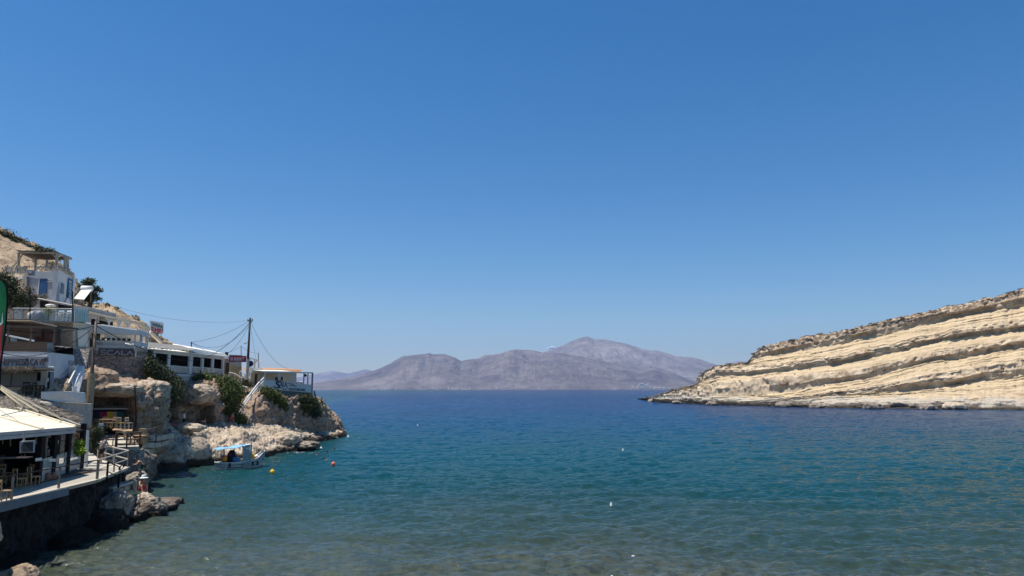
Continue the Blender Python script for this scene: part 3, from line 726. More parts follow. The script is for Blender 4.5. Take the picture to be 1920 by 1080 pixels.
ed = [(235, 862, 60), (275, 851, 68.4), (318, 846, 71.8), (352, 829, 74.9), (385, 838, 78.5), (415, 826, 82), (455, 814, 86), (490, 817, 90), (520, 818, 94), (548, 823, 98), (574, 817, 108), (612, 812, 116.5), (636, 808, 123.5), (640, 806, 130), (634, 803, 139)]
ml = [(230, 838, 60.6), (270, 832, 69), (308, 826, 72), (345, 815, 76), (378, 812, 81), (409, 808, 85), (447, 803, 89), (485, 805, 93.5), (517, 806, 98), (546, 811, 103), (572, 808, 110.5), (606, 808, 118), (632, 805, 125), (634, 804, 132), (628, 801, 140)]
bk = [(225, 806, 62), (268, 806, 69.5), (300, 804, 71.5), (335, 802, 78), (372, 800, 85), (404, 799, 88.8), (438, 797, 93.5), (479, 796, 98), (513, 797, 103.5), (544, 799, 108.5), (569, 800, 114), (598, 803, 120.5), (622, 803, 126.5), (624, 801, 134), (620, 799, 142)]
b0 = row(bk); bb = [Vector((p.x*1.0-3.5, p.y+3.5, p.z+.15)) for p in b0]; b2 = [Vector((p.x-14, p.y+6, p.z+.3)) for p in b0]
w0 = row(wl)
RK2 = RK
rock('rock_ledge', [under(w0, -1.8), w0, row(md), row(ed), [P(x_, y_+3.5, Y_) for x_, y_, Y_ in ml], b0, bb, b2], .15, .43, RK, big=2.6, small=.8, strat_amp=.35)
# cliffs above the ledge
kf = [(140, 806, 58), (160, 806, 60), (176, 806, 61), (202, 806, 62), (230, 806, 63), (258, 806, 63.6), (288, 805, 65), (306, 804, 67), (311, 804, 70.5), (316, 803, 76), (323, 803, 84), (338, 802, 85), (352, 801, 84.5), (375, 800, 86), (402, 800, 88.6), (424, 799, 91.5), (434, 798, 97), (452, 799, 100), (462, 799, 99), (494, 798, 100.6), (516, 799, 103.5), (546, 801, 107), (576, 803, 112.5), (602, 806, 117), (627, 811, 121), (641, 813, 126), (641, 808, 135), (632, 803, 146)]
km = [(140, 775, 58.2), (158, 775, 60), (175, 775, 60.8), (202, 775, 61.8), (230, 775, 62.6), (258, 775, 63.2), (288, 775, 64.7), (309, 776, 66.6), (313, 776, 70.5), (318, 776, 76), (325, 776, 83), (340, 772, 84), (355, 768, 84.2), (375, 765, 86), (402, 765, 88.4), (416, 772, 91.8), (428, 775, 98), (448, 782, 101.5), (463, 775, 100), (494, 772, 101.2), (516, 772, 104), (546, 776, 107.6), (576, 780, 113), (601, 780, 117.5), (624, 790, 121.5), (636, 794, 127), (636, 792, 137), (626, 790, 147)]
kt = [(136, 735, 58.6), (150, 722, 60), (172, 712, 61.4), (200, 722, 62.2), (230, 734, 62.6), (258, 736, 63), (285, 735, 64.5), (303, 745, 66.2), (312, 746, 71), (318, 738, 78), (325, 736, 83.5), (338, 733, 84.6), (360, 728, 86), (378, 727, 87), (398, 739, 89), (416, 748, 92.5), (426, 750, 99), (446, 766, 103), (466, 753, 102), (494, 748, 103), (518, 751, 106), (546, 750, 109), (576, 752, 114), (599, 757, 118), (613, 771, 121.5), (631, 786, 127), (628, 784, 138), (615, 780, 148)]
kp = [(134, 722, 60), (150, 708, 62), (173, 697, 64), (200, 711, 65), (232, 722, 66), (262, 722, 66.5), (283, 720, 67.8), (301, 731, 69), (309, 730, 75), (316, 726, 82), (326, 722, 88), (338, 720, 89), (360, 718, 90), (380, 718, 91), (398, 722, 93), (414, 726, 97), (424, 728, 104), (446, 744, 107), (470, 742, 106), (495, 738, 107), (518, 741, 109.5), (546, 742, 112.5), (575, 743, 117), (593, 749, 121), (606, 760, 124.5), (621, 776, 131), (618, 776, 140), (606, 772, 150)]
k0, k1, k2, k3 = row(kf), row(km), row(kt), row(kp)
k4 = [Vector((p.x-5, p.y+5, p.z+(.5 if i < 16 else .1))) for i, p in enumerate(k3)]
k5 = [Vector((p.x-16, p.y+9, p.z+(1.5 if i < 16 else .3))) for i, p in enumerate(k3)]
def cave(G):
    X, Y, Z = G[..., 0], G[..., 1], G[..., 2]
    dep = Y*_c+(Z-CAMZ)*_s
    px = 960+F*X/dep; up = -Y*_s+(Z-CAMZ)*_c; py = 540-F*up/dep
    def push(G, mask, v): G += mask[..., None]*np.array(v); return G
    sm = lambda a: np.clip(a, 0, 1)**2*(3-2*np.clip(a, 0, 1))
    arch = 741-6*np.sin(np.clip((px-165)/92, 0, 1)*3.14)
    m1 = sm((px-163)/7)*sm((256-px)/7)*sm((py-arch)/5)*(Y < 68)
    G = push(G, m1, (-3.2, 3.6, 0))
    arch2 = 752-4*np.sin(np.clip((px-312)/26, 0, 1)*3.14)
    m2 = sm((px-308)/5)*sm((349-px)/8)*sm((py-arch2)/5)*(Y > 69)*(Y < 90)
    G = push(G, m2, (-6.5, 2.5, 0))
    arch3 = 750+np.abs(px-372)*.3
    m3 = sm((px-345)/6)*sm((404-px)/8)*sm((py-arch3)/6)*(Y > 80)*(Y < 93)
    G = push(G, m3, (-1.9, 1.6, 0))
    return G
k00 = [p+Vector((0, 0, -2.2)) for p in k0]
rock('cliff', [k00, k0, k1, k2, k3, k4, k5], .15, .8, RKC, tens=.42, big=3.4, small=1.0, cavefn=cave, maxsub=50)
# hillside behind the buildings
def wz(px, Y, z): return Vector(((px-960)/F*(Y*_c+(z-CAMZ)*_s), Y, z))
hx = [-700, -260, -60, 0, 45, 90, 130, 160, 200, 240, 280, 320, 360, 430, 520, 545]
yp = [53, 53, 53, 53, 53, 53, 55, 63, 67, 69, 73, 88, 91, 104, 110, 114]
H = []
H.append([wz(x, y-(2 if x < 150 else 0), 2.4 if x < 150 else 3.5) for x, y in zip(hx, yp)])
H.append([wz(x, y+1, z) for x, y, z in zip(hx, yp, [6.8]*7+[7.5, 7.5, 8, 7.5, 7.5, 7.5, 6, 4.5, 1])])
H.append([wz(x, y+(7.5 if x < 165 else 4), z) for x, y, z in zip(hx, yp, [9.4]*7+[9, 9, 9, 9, 8.6, 8.3, 7.6, 5.4, 1])])
H.append([wz(x, y+(15 if x < 165 else 9), z) for x, y, z in zip(hx, yp, [14, 13.5, 13, 13, 13, 12.5, 12, 11, 10.5, 9.8, 9.3, 8.9, 8.7, 8.0, 5.6, 1])])
H.append([wz(x, max(y+17, 80), z) for x, y, z in zip(hx, yp, [19, 18, 16.5, 16.5, 16, 16, 15, 14.2, 13.3, 12.6, 11.5, 9.6, 9.0, 8.3, 5.8, 1])])
H.append([P(x, y, Y) for x, y, Y in [(-700, 480, 90), (-260, 490, 94), (-60, 494, 95), (0, 496, 95), (45, 505, 95), (90, 520, 94), (130, 552, 92), (160, 583, 96), (200, 596, 97), (240, 612, 98), (275, 632, 99), (315, 660, 106), (360, 690, 110), (430, 716, 123), (520, 742, 130), (545, 800, 132)]])
H.append([P(x, y, Y) for x, y, Y in [(-700, 300, 112), (-260, 340, 114), (-60, 410, 115), (0, 435, 115), (45, 456, 114), (90, 482, 112), (130, 520, 109), (158, 572, 106), (200, 577, 104), (240, 595, 103), (272, 616, 103), (302, 641, 109), (345, 668, 113), (430, 708, 126), (520, 736, 134), (545, 800, 136)]])
H.append([Vector((p.x-3, p.y+7, p.z+.2)) for p in H[-1]]); H.append([Vector((p.x-12, p.y+40, p.z-12)) for p in H[-2]]); H.append([Vector((p.x-12, p.y+80, -3)) for p in H[-3]])
_, HG = rock('hillside', H, .45, 1.0, RKH, big=5, small=1.6, strat_amp=.5, maxsub=45, tens=.35)
# the land strip under the near taverna
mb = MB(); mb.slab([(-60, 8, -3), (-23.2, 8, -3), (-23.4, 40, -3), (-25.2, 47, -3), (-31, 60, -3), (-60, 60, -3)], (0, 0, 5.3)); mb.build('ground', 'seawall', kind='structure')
def boulder(name, label, c, r, m, seed, amp=.25, group=None, sub=5, cut=None):
    bm_ = bmesh.new(); bmesh.ops.create_icosphere(bm_, subdivisions=sub, radius=1); me = bpy.data.meshes.new(name); bm_.to_mesh(me); bm_.free()
    a = np.zeros(len(me.vertices)*3, np.float32); me.vertices.foreach_get('co', a); a = a.reshape(-1, 3).astype(float)
    a = np.sign(a)*np.abs(a)**.85
    k = 1+amp*(1.6*fbm(a*1.3+seed, 5, .6)+1.1*ridge(a*1.1+seed*2, 4)+.35*fbm(a*7+seed, 4))
    a = a*k[:, None]*np.array(r)+np.array(c); me.vertices.foreach_set('co', a.astype(np.float32).ravel()); me.polygons.foreach_set('use_smooth', np.ones(len(me.polygons), bool)); me.update()
    return mesh_obj(name, me, m, None, tuple(c), label=label, cat='rock', group=group)
b = P(42, 1078, 31.2); boulder('boulder', 'tan rounded boulder at the bottom left corner, half in the shadowed water', (b.x, 31.0, -.2), (.62, .7, .62), RKH, 3, .35)
boulder('boulder', 'pale rough rock jutting from the dark sea wall under the near end of the boardwalk', (-20.8, 30.2, 1.75), (.4, .6, .6), RK, 9, .4)
boulder('boulder', 'big pale wave-worn rock on the shore left of the moored boat', tuple(P(352, 856, 75.2)), (1.9, 2.0, 1.7), RK, 14, .25)
boulder('boulder', 'rounded grey boulder in the middle of the ledge above the bow of the boat', tuple(P(538, 826, 94)), (1.7, 1.9, 1.1), RK, 21, .3)
boulder('boulder', 'low rock shelf standing in the water beyond the boat bow', tuple(P(560, 836, 95)), (2.2, 2.0, .55), RKD, 27, .35)
boulder('boulder', 'large lit knob of rock on the clifftop right of the dry stone corner', tuple(P(283, 733, 66.5)), (1.5, 1.4, .9), RK, 31, .25)
boulder('boulder', 'lumpy pale rock hanging over the cave bar', tuple(P(222, 731, 63.5)), (1.9, 1.3, .55), RK, 36, .35)
boulder('boulder', 'reddish rounded rock beside the wooden pole at the top of the bar cave', tuple(P(186, 712, 63.6)), (1.3, 1.2, .95), RKC, 41, .3)
boulder('boulder', 'pale rock on the ledge below the person in the white shirt', tuple(P(352, 803, 77.5)), (1.5, 1.2, .45), RK, 45, .3)
boulder('boulder', 'pale rounded rock at the left end of the ivy clump', tuple(P(372, 738, 87)), (1.8, 1.5, 1.1), RK, 52, .3)
# rock outcrop where the hat person sits
boulder('rock_outcrop', 'dark jagged rock outcrop at the end of the sea wall under the seated person', (-22.15, 46.0, .22), (.95, 1.6, .68), RKD, 61, .45, sub=6)
boulder('rock_outcrop', 'pale broken rock top beside the seated person in the white hat', (-22.6, 46.2, .62), (.72, .85, .55), RK, 66, .45)
boulder('rock_outcrop', 'flat wet rock shelf at water level right of the seated person', (-22.6, 49.3, .12), (1.1, 1.7, .34), RKD, 71, .4)
boulder('rock_outcrop', 'low rock beside the water below the stooping person in green shorts', tuple(P(256, 901, 53.6)), (.6, .9, .55), RKD, 75, .35)
boulder('rock_outcrop', 'dark rock mass behind the corner of the boardwalk railing', tuple(P(256, 874, 60)), (1.3, 1.5, 1.2), RKD, 78, .35)
boulder('rock_outcrop', 'near black rock at the foot of the sea wall nearest the stone block', (-21.95, 41.6, .05), (.75, 1.5, .9), RKW, 83, .45)
boulder('rock_outcrop', 'near black rock at the foot of the middle of the sea wall', (-21.9, 38.2, -.1), (.6, 1.7, .6), RKW, 86, .45)
boulder('rock_outcrop', 'ragged brown rock ledge under the deck edge beside the stone block', (-22.35, 42.8, .95), (.65, 1.1, .7), RKD, 89, .45)
boulder('rock_outcrop', 'near black rock at the foot of the sea wall behind the corner boulder', (-21.9, 33.6, -.2), (.55, 1.4, .5), RKW, 92, .45)
for i_, (p_, r_, w_) in enumerate(HB):
    boulder('boulder', f'rough boulder in the waterline of the layered headland, at its {w_}', (p_.x+r_*.4, p_.y+r_*1.4, r_*.1), (r_*1.5, r_*1.3, r_*.95), RKD if i_ != 8 else RK, 120+i_, .4, 'boulders along the headland waterline', sub=4)
# foam where the swell meets the shore
fm = mat('sea_foam', (.75, .78, .78), .8, .1, 5, 0)
def foam(px, py, w, seed):
    p = PZ(px, py, .07); g = random.Random(seed); mb = MB()
    for k in range(int(w*4)):
        x = p.x+g.uniform(-w/2, w/2); y = p.y+g.gauss(0, .35); r_ = g.uniform(.015, .07); n = 6
        mb.slab([(x+r_*2*math.cos(a)*g.uniform(.6, 1.2), y+r_*math.sin(a)*g.uniform(.6, 1.2), .05) for a in [2*math.pi*i/n for i in range(n)]], (0, 0, .03))
    return mb
fmb = foam(572, 848.5, 2.6, 1)
for a in ((560, 847.8, 1.6, 2), (590, 849, 1.5, 3), (623, 821, 2.2, 4), (588, 829, 1.5, 5), (345, 876, .8, 6)):
    q = foam(*a); fmb.add(q.v, q.f)
fmb.build('foam', fm, kind='stuff')
fmb = foam(1318, 758.3, 9, 11)
for a in ((1290, 757.6, 5, 12), (1350, 759.6, 5, 13), (1196, 749.5, 6, 14), (1560, 765, 5, 15), (1880, 769.5, 8, 16)):
    q = foam(*a); fmb.add([(x, y, z+.05) for x, y, z in q.v], q.f)
fmb.build('foam', fm, kind='stuff')
# ---- vegetation
def line_blobs(pts, n, r, seed, jit=.5):
    g = random.Random(seed); out_ = []
    for k in range(n):
        t = g.random()*(len(pts)-1); i = min(int(t), len(pts)-2); p = Vector(pts[i]).lerp(Vector(pts[i+1]), t-i)
        s_ = r*g.uniform(.55, 1.2); out_.append((p+Vector((g.gauss(0, jit), g.gauss(0, jit), g.gauss(0, jit*.5))), (s_, s_, s_*.8)))
    return out_
for i, (x, y, s_) in enumerate([(2, 436, 1.5), (14, 440, 1.3), (26, 446, 1.0), (36, 450, 1.1), (60, 461, .8), (72, 464, 1.0), (84, 470, .8)]):
    names = ['leftmost', 'second', 'third', 'fourth', 'fifth', 'sixth', 'last']
    p = P(x, y+3, 114); shrub(f'dark round shrub on the hilltop skyline, {names[i]} from the left edge', line_blobs([p-Vector((s_, 0, 0)), p+Vector((s_, 0, -.4))], 5, s_, 100+i, .35), 520, .2, 'leafdark' if i % 3 else 'leafpine', 100+i, 'shrubs on the hilltop skyline')
g = random.Random(77); bl = []
for k in range(620):
    j = g.randrange(3, HG.shape[0]-60) if k < 300 else g.randrange(HG.shape[0]-150, HG.shape[0]-78); i = g.randrange(HG.shape[1]//5, HG.shape[1]-3); s_ = g.uniform(.2, .65); bl.append((HG[j, i], (s_, s_, s_*.7)))
foliage('hill_scrub', bl, 16000, .13, 'leafolive', None, 6, kind='stuff')
# pine right of the hotel
def tree(label, base, h, blobs, n, size, m, seed, name='pine_tree'):
    t = thing(name, label, 'tree', base); g = random.Random(seed); mb = MB(); base = Vector(base)
    top = base+Vector((.3, 0, h*.6)); mb.tube([base-Vector((0, 0, .5)), base.lerp(top, .5)+Vector((.15, 0, 0)), top], [.28, .2, .12], 8)
    for b_ in blobs:
        q = Vector(b_[0]); st = base.lerp(top, g.uniform(.5, 1)); mb.tube([st, st.lerp(q, .5)+Vector((0, 0, .2)), q], [.09, .06, .025], 5)
    mb.build('trunk', 'bark', t); foliage('crown', blobs, int(n*1.6), size*.72, m, t, seed); return t
pb = P(168, 572, 95)
tree('dark windswept pine on the slope behind the solar water heater', tuple(pb), 4.2, [(P(x, y, 95+dy), (r, r, r*.6)) for x, y, dy, r in [(162, 529, 0, .7), (170, 527, .5, .7), (154, 537, -.3, .55), (166, 538, .6, .8), (178, 541, 0, .75), (188, 545, 0, .4), (160, 550, 0, .7), (174, 553, 0, .7), (184, 560, .3, .5), (168, 561, 0, .8)]], 2600, .15, 'leafpine', 12)
tree('bushy dark green tree left of the white hotel building', tuple(P(18, 592, 66)), 3.5, [(P(x, y, 66+dy), (r, r, r*.8)) for x, y, dy, r in [(4, 520, 0, .9), (14, 526, .5, .9), (24, 534, 0, .9), (6, 545, .5, 1.2), (24, 552, 0, 1.2), (38, 556, 0, .8), (45, 562, .4, .7), (12, 566, 0, 1.2), (32, 573, 0, 1.1), (48, 578, 0, .6), (-14, 540, 1, 1.4), (-12, 566, 1, 1.4)]], 6500, .12, 'leafdark', 13, 'broadleaf_tree')
shrub('silvery dry bush in front of the grey hotel wall', [(P(x, y, 67.5), (.6, .6, .5)) for x, y in [(55, 545), (62, 556), (72, 562), (80, 560), (60, 568), (50, 555)]], 900, .1, 'leafdry', 14)
# cliff greenery
shrub('tall dark bush hanging down the cliff right of the dry stone corner', [(P(x, y, Y), (r, r*.8, r)) for x, y, Y, r in [(281, 684, 71, .9), (290, 690, 72, 1.0), (284, 700, 71, 1.0), (297, 704, 73, 1.2), (308, 712, 74, 1.2), (300, 722, 73, 1.2), (316, 722, 75, 1.2), (322, 735, 77, 1.2), (311, 737, 74, 1.2), (330, 728, 78, 1.0), (319, 748, 76, .9), (337, 738, 80, .8)]], 5200, .15, 'leafdark', 21)
shrub('dark scrub on the lip of the cliff under the middle restaurant windows', [(P(x, y, Y), (r, r*.8, r*.7)) for x, y, Y, r in [(280, 672, 76, .5), (288, 678, 77, .7), (300, 692, 78, .8), (312, 702, 79, .9), (325, 712, 80, .9), (336, 722, 82, .8)]], 2000, .14, 'leafdark', 22)
shrub('big bright green bush spilling over the cliff left of the stairs', [(P(x, y, Y), (r, r, r*.9)) for x, y, Y, r in [(378, 712, 93, 1.2), (390, 716, 94, 1.4), (404, 722, 94, 1.5), (418, 724, 94, 1.6), (432, 728, 95, 1.5), (443, 732, 96, 1.1), (412, 738, 93, 1.7), (428, 744, 94, 1.8), (440, 748, 95, 1.1), (420, 758, 94, 1.5), (434, 764, 95, 1.3), (426, 776, 95, 1.0)]], 14000, .17, 'leafgreen', 23)
shrub('green clump growing on the clifftop below the left end of the banner', [(P(x, y, Y), (r, r, r*.8)) for x, y, Y, r in [(497, 733, 104, .8), (506, 737, 104, 1.0), (515, 743, 105, 1.0), (523, 750, 105.5, 1.0), (529, 758, 106, .9), (532, 767, 106, .7), (500, 742, 104, .6)]], 4200, .16, 'leafgreen', 24)
shrub('dark hanging bush on the cliff below the right end of the banner', [(P(x, y, Y), (r, r, r*.8)) for x, y, Y, r in [(566, 748, 111, .9), (578, 750, 112, 1.2), (588, 754, 114, .9), (596, 764, 116, .6), (586, 764, 113, 1.3), (576, 762, 112, 1.0), (592, 774, 115, 1.1), (584, 778, 114, .8)]], 4200, .17, 'leafdark', 25)
shrub('small green bush at the foot of the white rail stairs', [(P(x, y, Y), (r, r, r*.8)) for x, y, Y, r in [(442, 786, 95, .7), (450, 784, 95, .9), (457, 790, 95.5, .7), (446, 793, 94.5, .6)]], 1500, .14, 'leafgreen', 26)
shrub('green plant beside the lower steps of the point taverna', [(P(x, y, Y), (r, r, r*.8)) for x, y, Y, r in [(455, 716, 108, .8), (461, 720, 108, .9), (466, 722, 108, .6)]], 1200, .13, 'leafolive', 27)
shrub('small bush clinging to the cliff above the hanging dark bush', [(P(x, y, Y), (r, r, r*.7)) for x, y, Y, r in [(576, 768, 111.5, .6), (582, 762, 111.5, .6), (571, 761, 110.8, .5)]], 800, .13, 'leafgreen', 28)
# ================================================================== LEFT SHORE: buildings
def wall_pts(f, pix, m, name, parent, thick, d=0, **kw):
    pts = [f.q(x, y, d) for x, y in pix]; v = -f.n*thick
    if thick > 1.4:
        c_ = sum(pts, Vector())/len(pts); v = Vector((c_.x*.93 if c_.x > -60 else c_.x, c_.y, 0)).normalized()*thick
        v = Vector((max(p.x for p in pts)*1.0, c_.y, 0)).normalized()*thick
        v.x *= 1.12
    return MB().slab(pts, v).build(name, m, parent, **kw)
def rects(f, lst, m, name, parent, d0, d1, **kw):
    for r_ in lst: f.rect(MB(), *r_, d0, d1).build(name, m, parent, **kw)
# ---- 1. SCALA cafe (white pergola over a stone wall)
A = P(163, 655, 69); B = P(253, 652.5, 71); B.z = A.z
f = Fr(A, B); c = f.p(f.L/2, -2, -1)
t = thing('cafe', 'white framed open cafe on a tall stone wall with the outlined SCALA sign', 'cafe', c)
wall_pts(f, [(158, 657), (160, 695), (175, 702), (205, 706), (232, 726), (258, 735), (292, 728), (279, 690), (274, 657), (253, 657)], 'stone', 'stone_wall', t, 3.0)
wall_pts(f, [(163, 651), (163, 657.5), (274, 657.5), (274, 651)], 'concrete', 'floor_slab', t, 6.5, .06)
roof = MB().slab([f.q(160, 606, .25), f.q(160, 622, .25), f.q(257, 628, .25), f.q(257, 619.5, .25)], -f.n*.25).build('roof_fascia', 'white', t)
MB().slab([f.q(160, 606, .0), f.q(257, 619.5, 0), f.q(257, 619.5, 0)+Vector((-2.6, 5, .3)), f.q(160, 606, 0)+Vector((-2.9, 5, .3))], (0, 0, .12)).build('roof', 'roofwhite', t)
f2 = Fr(f.q(254, 655, .2), f.q(254, 655, .2)+Vector((-.35, 3.0, 0)))
MB().slab([f2.p(0, .05, f.uv(254, 620)[1]), f2.p(0, .05, f.uv(254, 628)[1]), f2.p(f2.L, .05, f.uv(254, 631)[1]), f2.p(f2.L, .05, f.uv(254, 622)[1])], -f2.n*.2).build('roof_fascia', 'white', t)
for px in (166, 178, 253):
    f.rect(MB(), px-1.6, 620, px+1.6, 656, -.15, .1).build('post', 'white', t)
f.rect(MB(), 253.5, 655, 256.0, 671, -.12, .1).build('post', 'white', t)
for u in (.52, 1.0): MB().box((f2.L*u-.12, -.2, -.1), (f2.L*u+.1, 0, 2.1), f2).build('post', 'white', t)
f.rect(MB(), 163, 621, 255, 626.5, -.1, .06).build('beam', 'white', t)
# railing
mb = MB(); f.rect(mb, 180, 639.5, 252, 642, -.1, .02)
f.rect(mb, 180, 649, 252, 651, -.1, .02)
for k in range(30): f.rect(mb, 181+k*2.4, 642, 182.0+k*2.4, 649, -.07, -.02)
mb.build('railing', 'white', t)
MB().box((0, -.06, .35), (f2.L, 0, .75), f2).build('railing', 'white', t)
MB().box((-4, -6.5, 0), (f.L-2.5, -6.2, 2.4), f).build('back_wall', 'cream', t)
MB().box((-.3, -6.5, 0), (0, 0, 2.2), f).build('side_wall', 'grey', t)
f.rect(MB(), 171.5, 625, 188, 641, -1.2, -1.1).build('window', 'screen', t)
mb = MB()
for i in range(6): mb.box((1.2+i*.45, -3.6, 1.05), (1.5+i*.45, -3.55, 1.35), f)
mb.build('menu_board', 'screen', t)
MB().box((1.3, -3.2, .0), (3.2, -2.5, 1.05), f).build('counter', 'white', t)
wall_pts(f, [(185, 653), (185, 666.5), (251, 668), (251, 653.5)], mat('violet_board', (.085, .06, .065), .6, .2, 2, .05), 'sign_board', t, .1, .1)
sb = [ch for ch in t.children if ch.name.startswith('sign_board')][0]
def scala(px0, px1, y0, y1):
    # outlined techno letters S C A L A built from bars
    p0 = f.q(px0, y1, .13); w = (f.q(px1, y1, .13)-p0).dot(f.e); h = f.q(px0, y0, .13).z-p0.z
    mb = MB(); mi = MB()
    def pt(x, y): return p0+f.e*(x*w)+Vector((0, 0, y*h))
    def ln(*pts):
        for a, b_ in zip(pts[:-1], pts[1:]):
            mb.bar(pt(*a), pt(*b_), .09, .09)
            mi.bar(pt(*a)+f.n*.06, pt(*b_)+f.n*.06, .03, .03)
    ln((.17, .92), (.03, .92), (.01, .62), (.04, .5), (.14, .5), (.165, .35), (.15, .08), (.0, .08))
    ln((.40, .92), (.26, .92), (.215, .7), (.215, .3), (.26, .08), (.40, .08))
    ln((.42, .0), (.52, .92), (.61, .05)); ln((.66, .95), (.66, .08), (.80, .08)); ln((.82, .0), (.91, .92), (1.0, .0))
    mb.build('letter_outline', mat('pale_outline', (.62, .60, .64), .5, .05, 2, 0), t); mi.build('lettering', mat('violet_paint', (.05, .035, .10), .5, .1, 2, 0), t)
scala(187.5, 248.5, 656, 665)
# ---- 2. upper taverna behind the cafe, long pale roof on white brackets
A = P(166, 612, 75); B = P(275, 626, 83); B.z = A.z; f = Fr(A, B)
t = thing('taverna', 'upper taverna with a long sloping pale roof edge on white bracket posts above the cafe', 'building', f.p(f.L/2, -2, -1))
zt = lambda x, y: f.q(x, y)
MB().slab([zt(165, 584), zt(262, 606.5), zt(262, 606.5)-f.n*7+Vector((0, 0, .5)), zt(165, 584)-f.n*7+Vector((0, 0, .5))], (0, 0, .14)).build('roof', 'roofwhite', t)
MB().slab([zt(165, 583), zt(165, 587.5), zt(263, 609.5), zt(263, 605)], f.n*.15).build('roof_edge', 'cream', t)
MB().slab([zt(140, 573), zt(140, 583), zt(168, 586), zt(218, 597), zt(218, 588), zt(165, 575)], -f.n*5).build('grey_roof', 'grey', t)
MB().box((-1, -5, -3.0), (f.L, -4.6, 1.6), f).build('back_wall', 'dark', t)
MB().slab([P(137, 604, 64.5), P(137, 655, 64.5), P(163.5, 655, 66), P(163.5, 606, 66)], (-1.2, 2.5, 0)).build('wall', 'cream', t)
MB().slab([P(145, 619, 64.8), P(146.5, 650, 64.8), P(163, 650, 65.8), P(163.2, 619, 65.8)], (0, .1, 0)).build('plaster_and_sunlit_panel', mat('painted_sunlit_patch', (.85, .76, .62), .85, .06, 1, .1), t)  # sunlit patch of the cream wall, put in as a paler colour
wall_pts(f, [(166, 585), (166, 612), (186, 614), (186, 590)], 'grey', 'wall', t, .3, -.3)
wall_pts(f, [(163, 607), (163, 634), (268, 648), (268, 625)], 'cream', 'wall', t, .3, -1.2)
for px in (204, 223, 240):
    y0 = 584+(px-165)*.232; mb = MB()
    mb.bar(f.q(px, y0+20), f.q(px, y0+4), .13); mb.bar(f.q(px, y0+14), f.q(px-4.8, y0+2.5), .09); mb.bar(f.q(px, y0+14), f.q(px+4.8, y0+4.5), .09)
    mb.build('bracket_post', 'white', t)
mb = MB(); f.rect(mb, 273.5, 613, 279.5, 640, -.3, .1); mb.build('end_column', 'cream', t)
MB().bar(f.q(281, 622), f.q(303, 643), .26, .3).build('brace', 'cream', t)
MB().bar(f.q(262, 607), f.q(276, 616), .22, .25).build('brace', 'cream', t)
MB().slab([P(130, 654, 63.5), P(128, 690, 62.5), P(160, 700, 63), P(168, 654, 65.5)], (-1, 2, 0)).build('rubble_slope', 'stone', t)
# ---- 3. TAVERNA SUNSET board
A = P(282, 619, 92); B = P(306, 624, 96); B.z = A.z; f = Fr(A, B)
t = thing('sign', 'board on legs reading TAVERNA SUNSET on the hill crest above the long restaurant', 'sign', f.p(f.L/2, 0, -1.4))
bd = wall_pts(f, [(281.6, 601), (282.5, 621), (306.5, 624.5), (307, 605)], mat('faded_board', (.50, .52, .55), .7, .08, 3, 0), 'board', t, .08)
hT = (f.q(283, 602).z-f.q(283, 610).z)
text_part('TAVERNA', mat('grey_green_letters', (.06, .12, .13), .6, .1, 2, 0), t, f.q(283, 611, .03), f.e+Vector((0, 0, -.03)), (0, 0, 1), (f.q(306, 611)-f.q(283, 611)).dot(f.e), hT*.92, .02, fat=.02)
text_part('SUNSET', mat('dark_red_letters', (.30, .02, .035), .6, .1, 2, 0), t, f.q(283.3, 620.5, .03), f.e+Vector((0, 0, -.03)), (0, 0, 1), (f.q(306, 611)-f.q(283, 611)).dot(f.e), hT*1.05, .02, fat=.03)
for u in (.1, .9): MB().tube([f.p(f.L*u, -.1, -2.2), f.p(f.L*u, -.1, 1)], .05).build('leg', 'steel', t)
# ---- 4. long SUNSET restaurant
A = P(290, 699.5, 79); B = P(419, 704, 108); B.z = A.z; f = Fr(A, B)
t = thing('restaurant', 'long low white restaurant with dark windows and a pale roof on the clifftop', 'restaurant', f.p(f.L/2, -2, -1))
MB().slab([f.q(286, 699), f.q(286, 712), f.q(330, 716), f.q(420, 716), f.q(420, 703)], -f.n*2).build('base_wall', mat('stained_white_wall', (.55, .53, .49), .9, .2, 1.0, .3, 12, grime=((.16, .13, .11), .8, .5)), t)
MB().box((-.3, -7.5, -.12), (f.L+.5, .12, .0), f).build('floor_slab', 'white', t)
hz = f.uv(290, 657)[1]
MB().slab([f.q(288, 655, .1), f.q(288, 661.5, .1), f.q(421, 674.5, .1), f.q(421, 669.5, .1)], -f.n*.3).build('fascia', 'white', t)
r0, r1 = f.q(276, 644.5, .6), f.q(431, 668, .6)
k_ = Vector((0, 0, .12))
MB().slab([f.q(272, 655, .5), f.q(431, 670, .5), f.q(431, 668.5, .5)-f.n*7.5+Vector((0, 0, 1.35)), f.q(272, 655, .5)-f.n*7.5+Vector((0, 0, 1.5))], k_).build('roof', 'roofwhite', t)
MB().slab([f.q(356, 652, .2), f.q(356, 659, .4), f.q(430, 671.5, .5), f.q(423, 664, .2)], -f.n*2.0+Vector((0, 0, .5))).build('roof_sheet', 'roofwhite', t)
aw = [f.q(271, 640.5, .3)]; 
bot = []
for i in range(25):
    x = 364-(364-271)*i/24; bot.append(f.q(x, 657-(364-x)*.055+(1.3 if i % 2 else 0)-(.9 if x < 300 else 0), .85))
MB().slab([f.q(271, 640.5, .2), ]+bot[::-1]+[f.q(364, 655.5, .3), f.q(340, 648, .2)], -f.n*.12).build('awning', mat('grey_scalloped_awning', (.33, .31, .27), .9, .15, 2, .2), t)
wp = [(292, 313, 661, 684.5), (320.5, 355, 663, 686.5), (363, 378.5, 664.5, 688), (383, 398, 666.5, 690), (401.5, 417.5, 668.5, 691.5)]
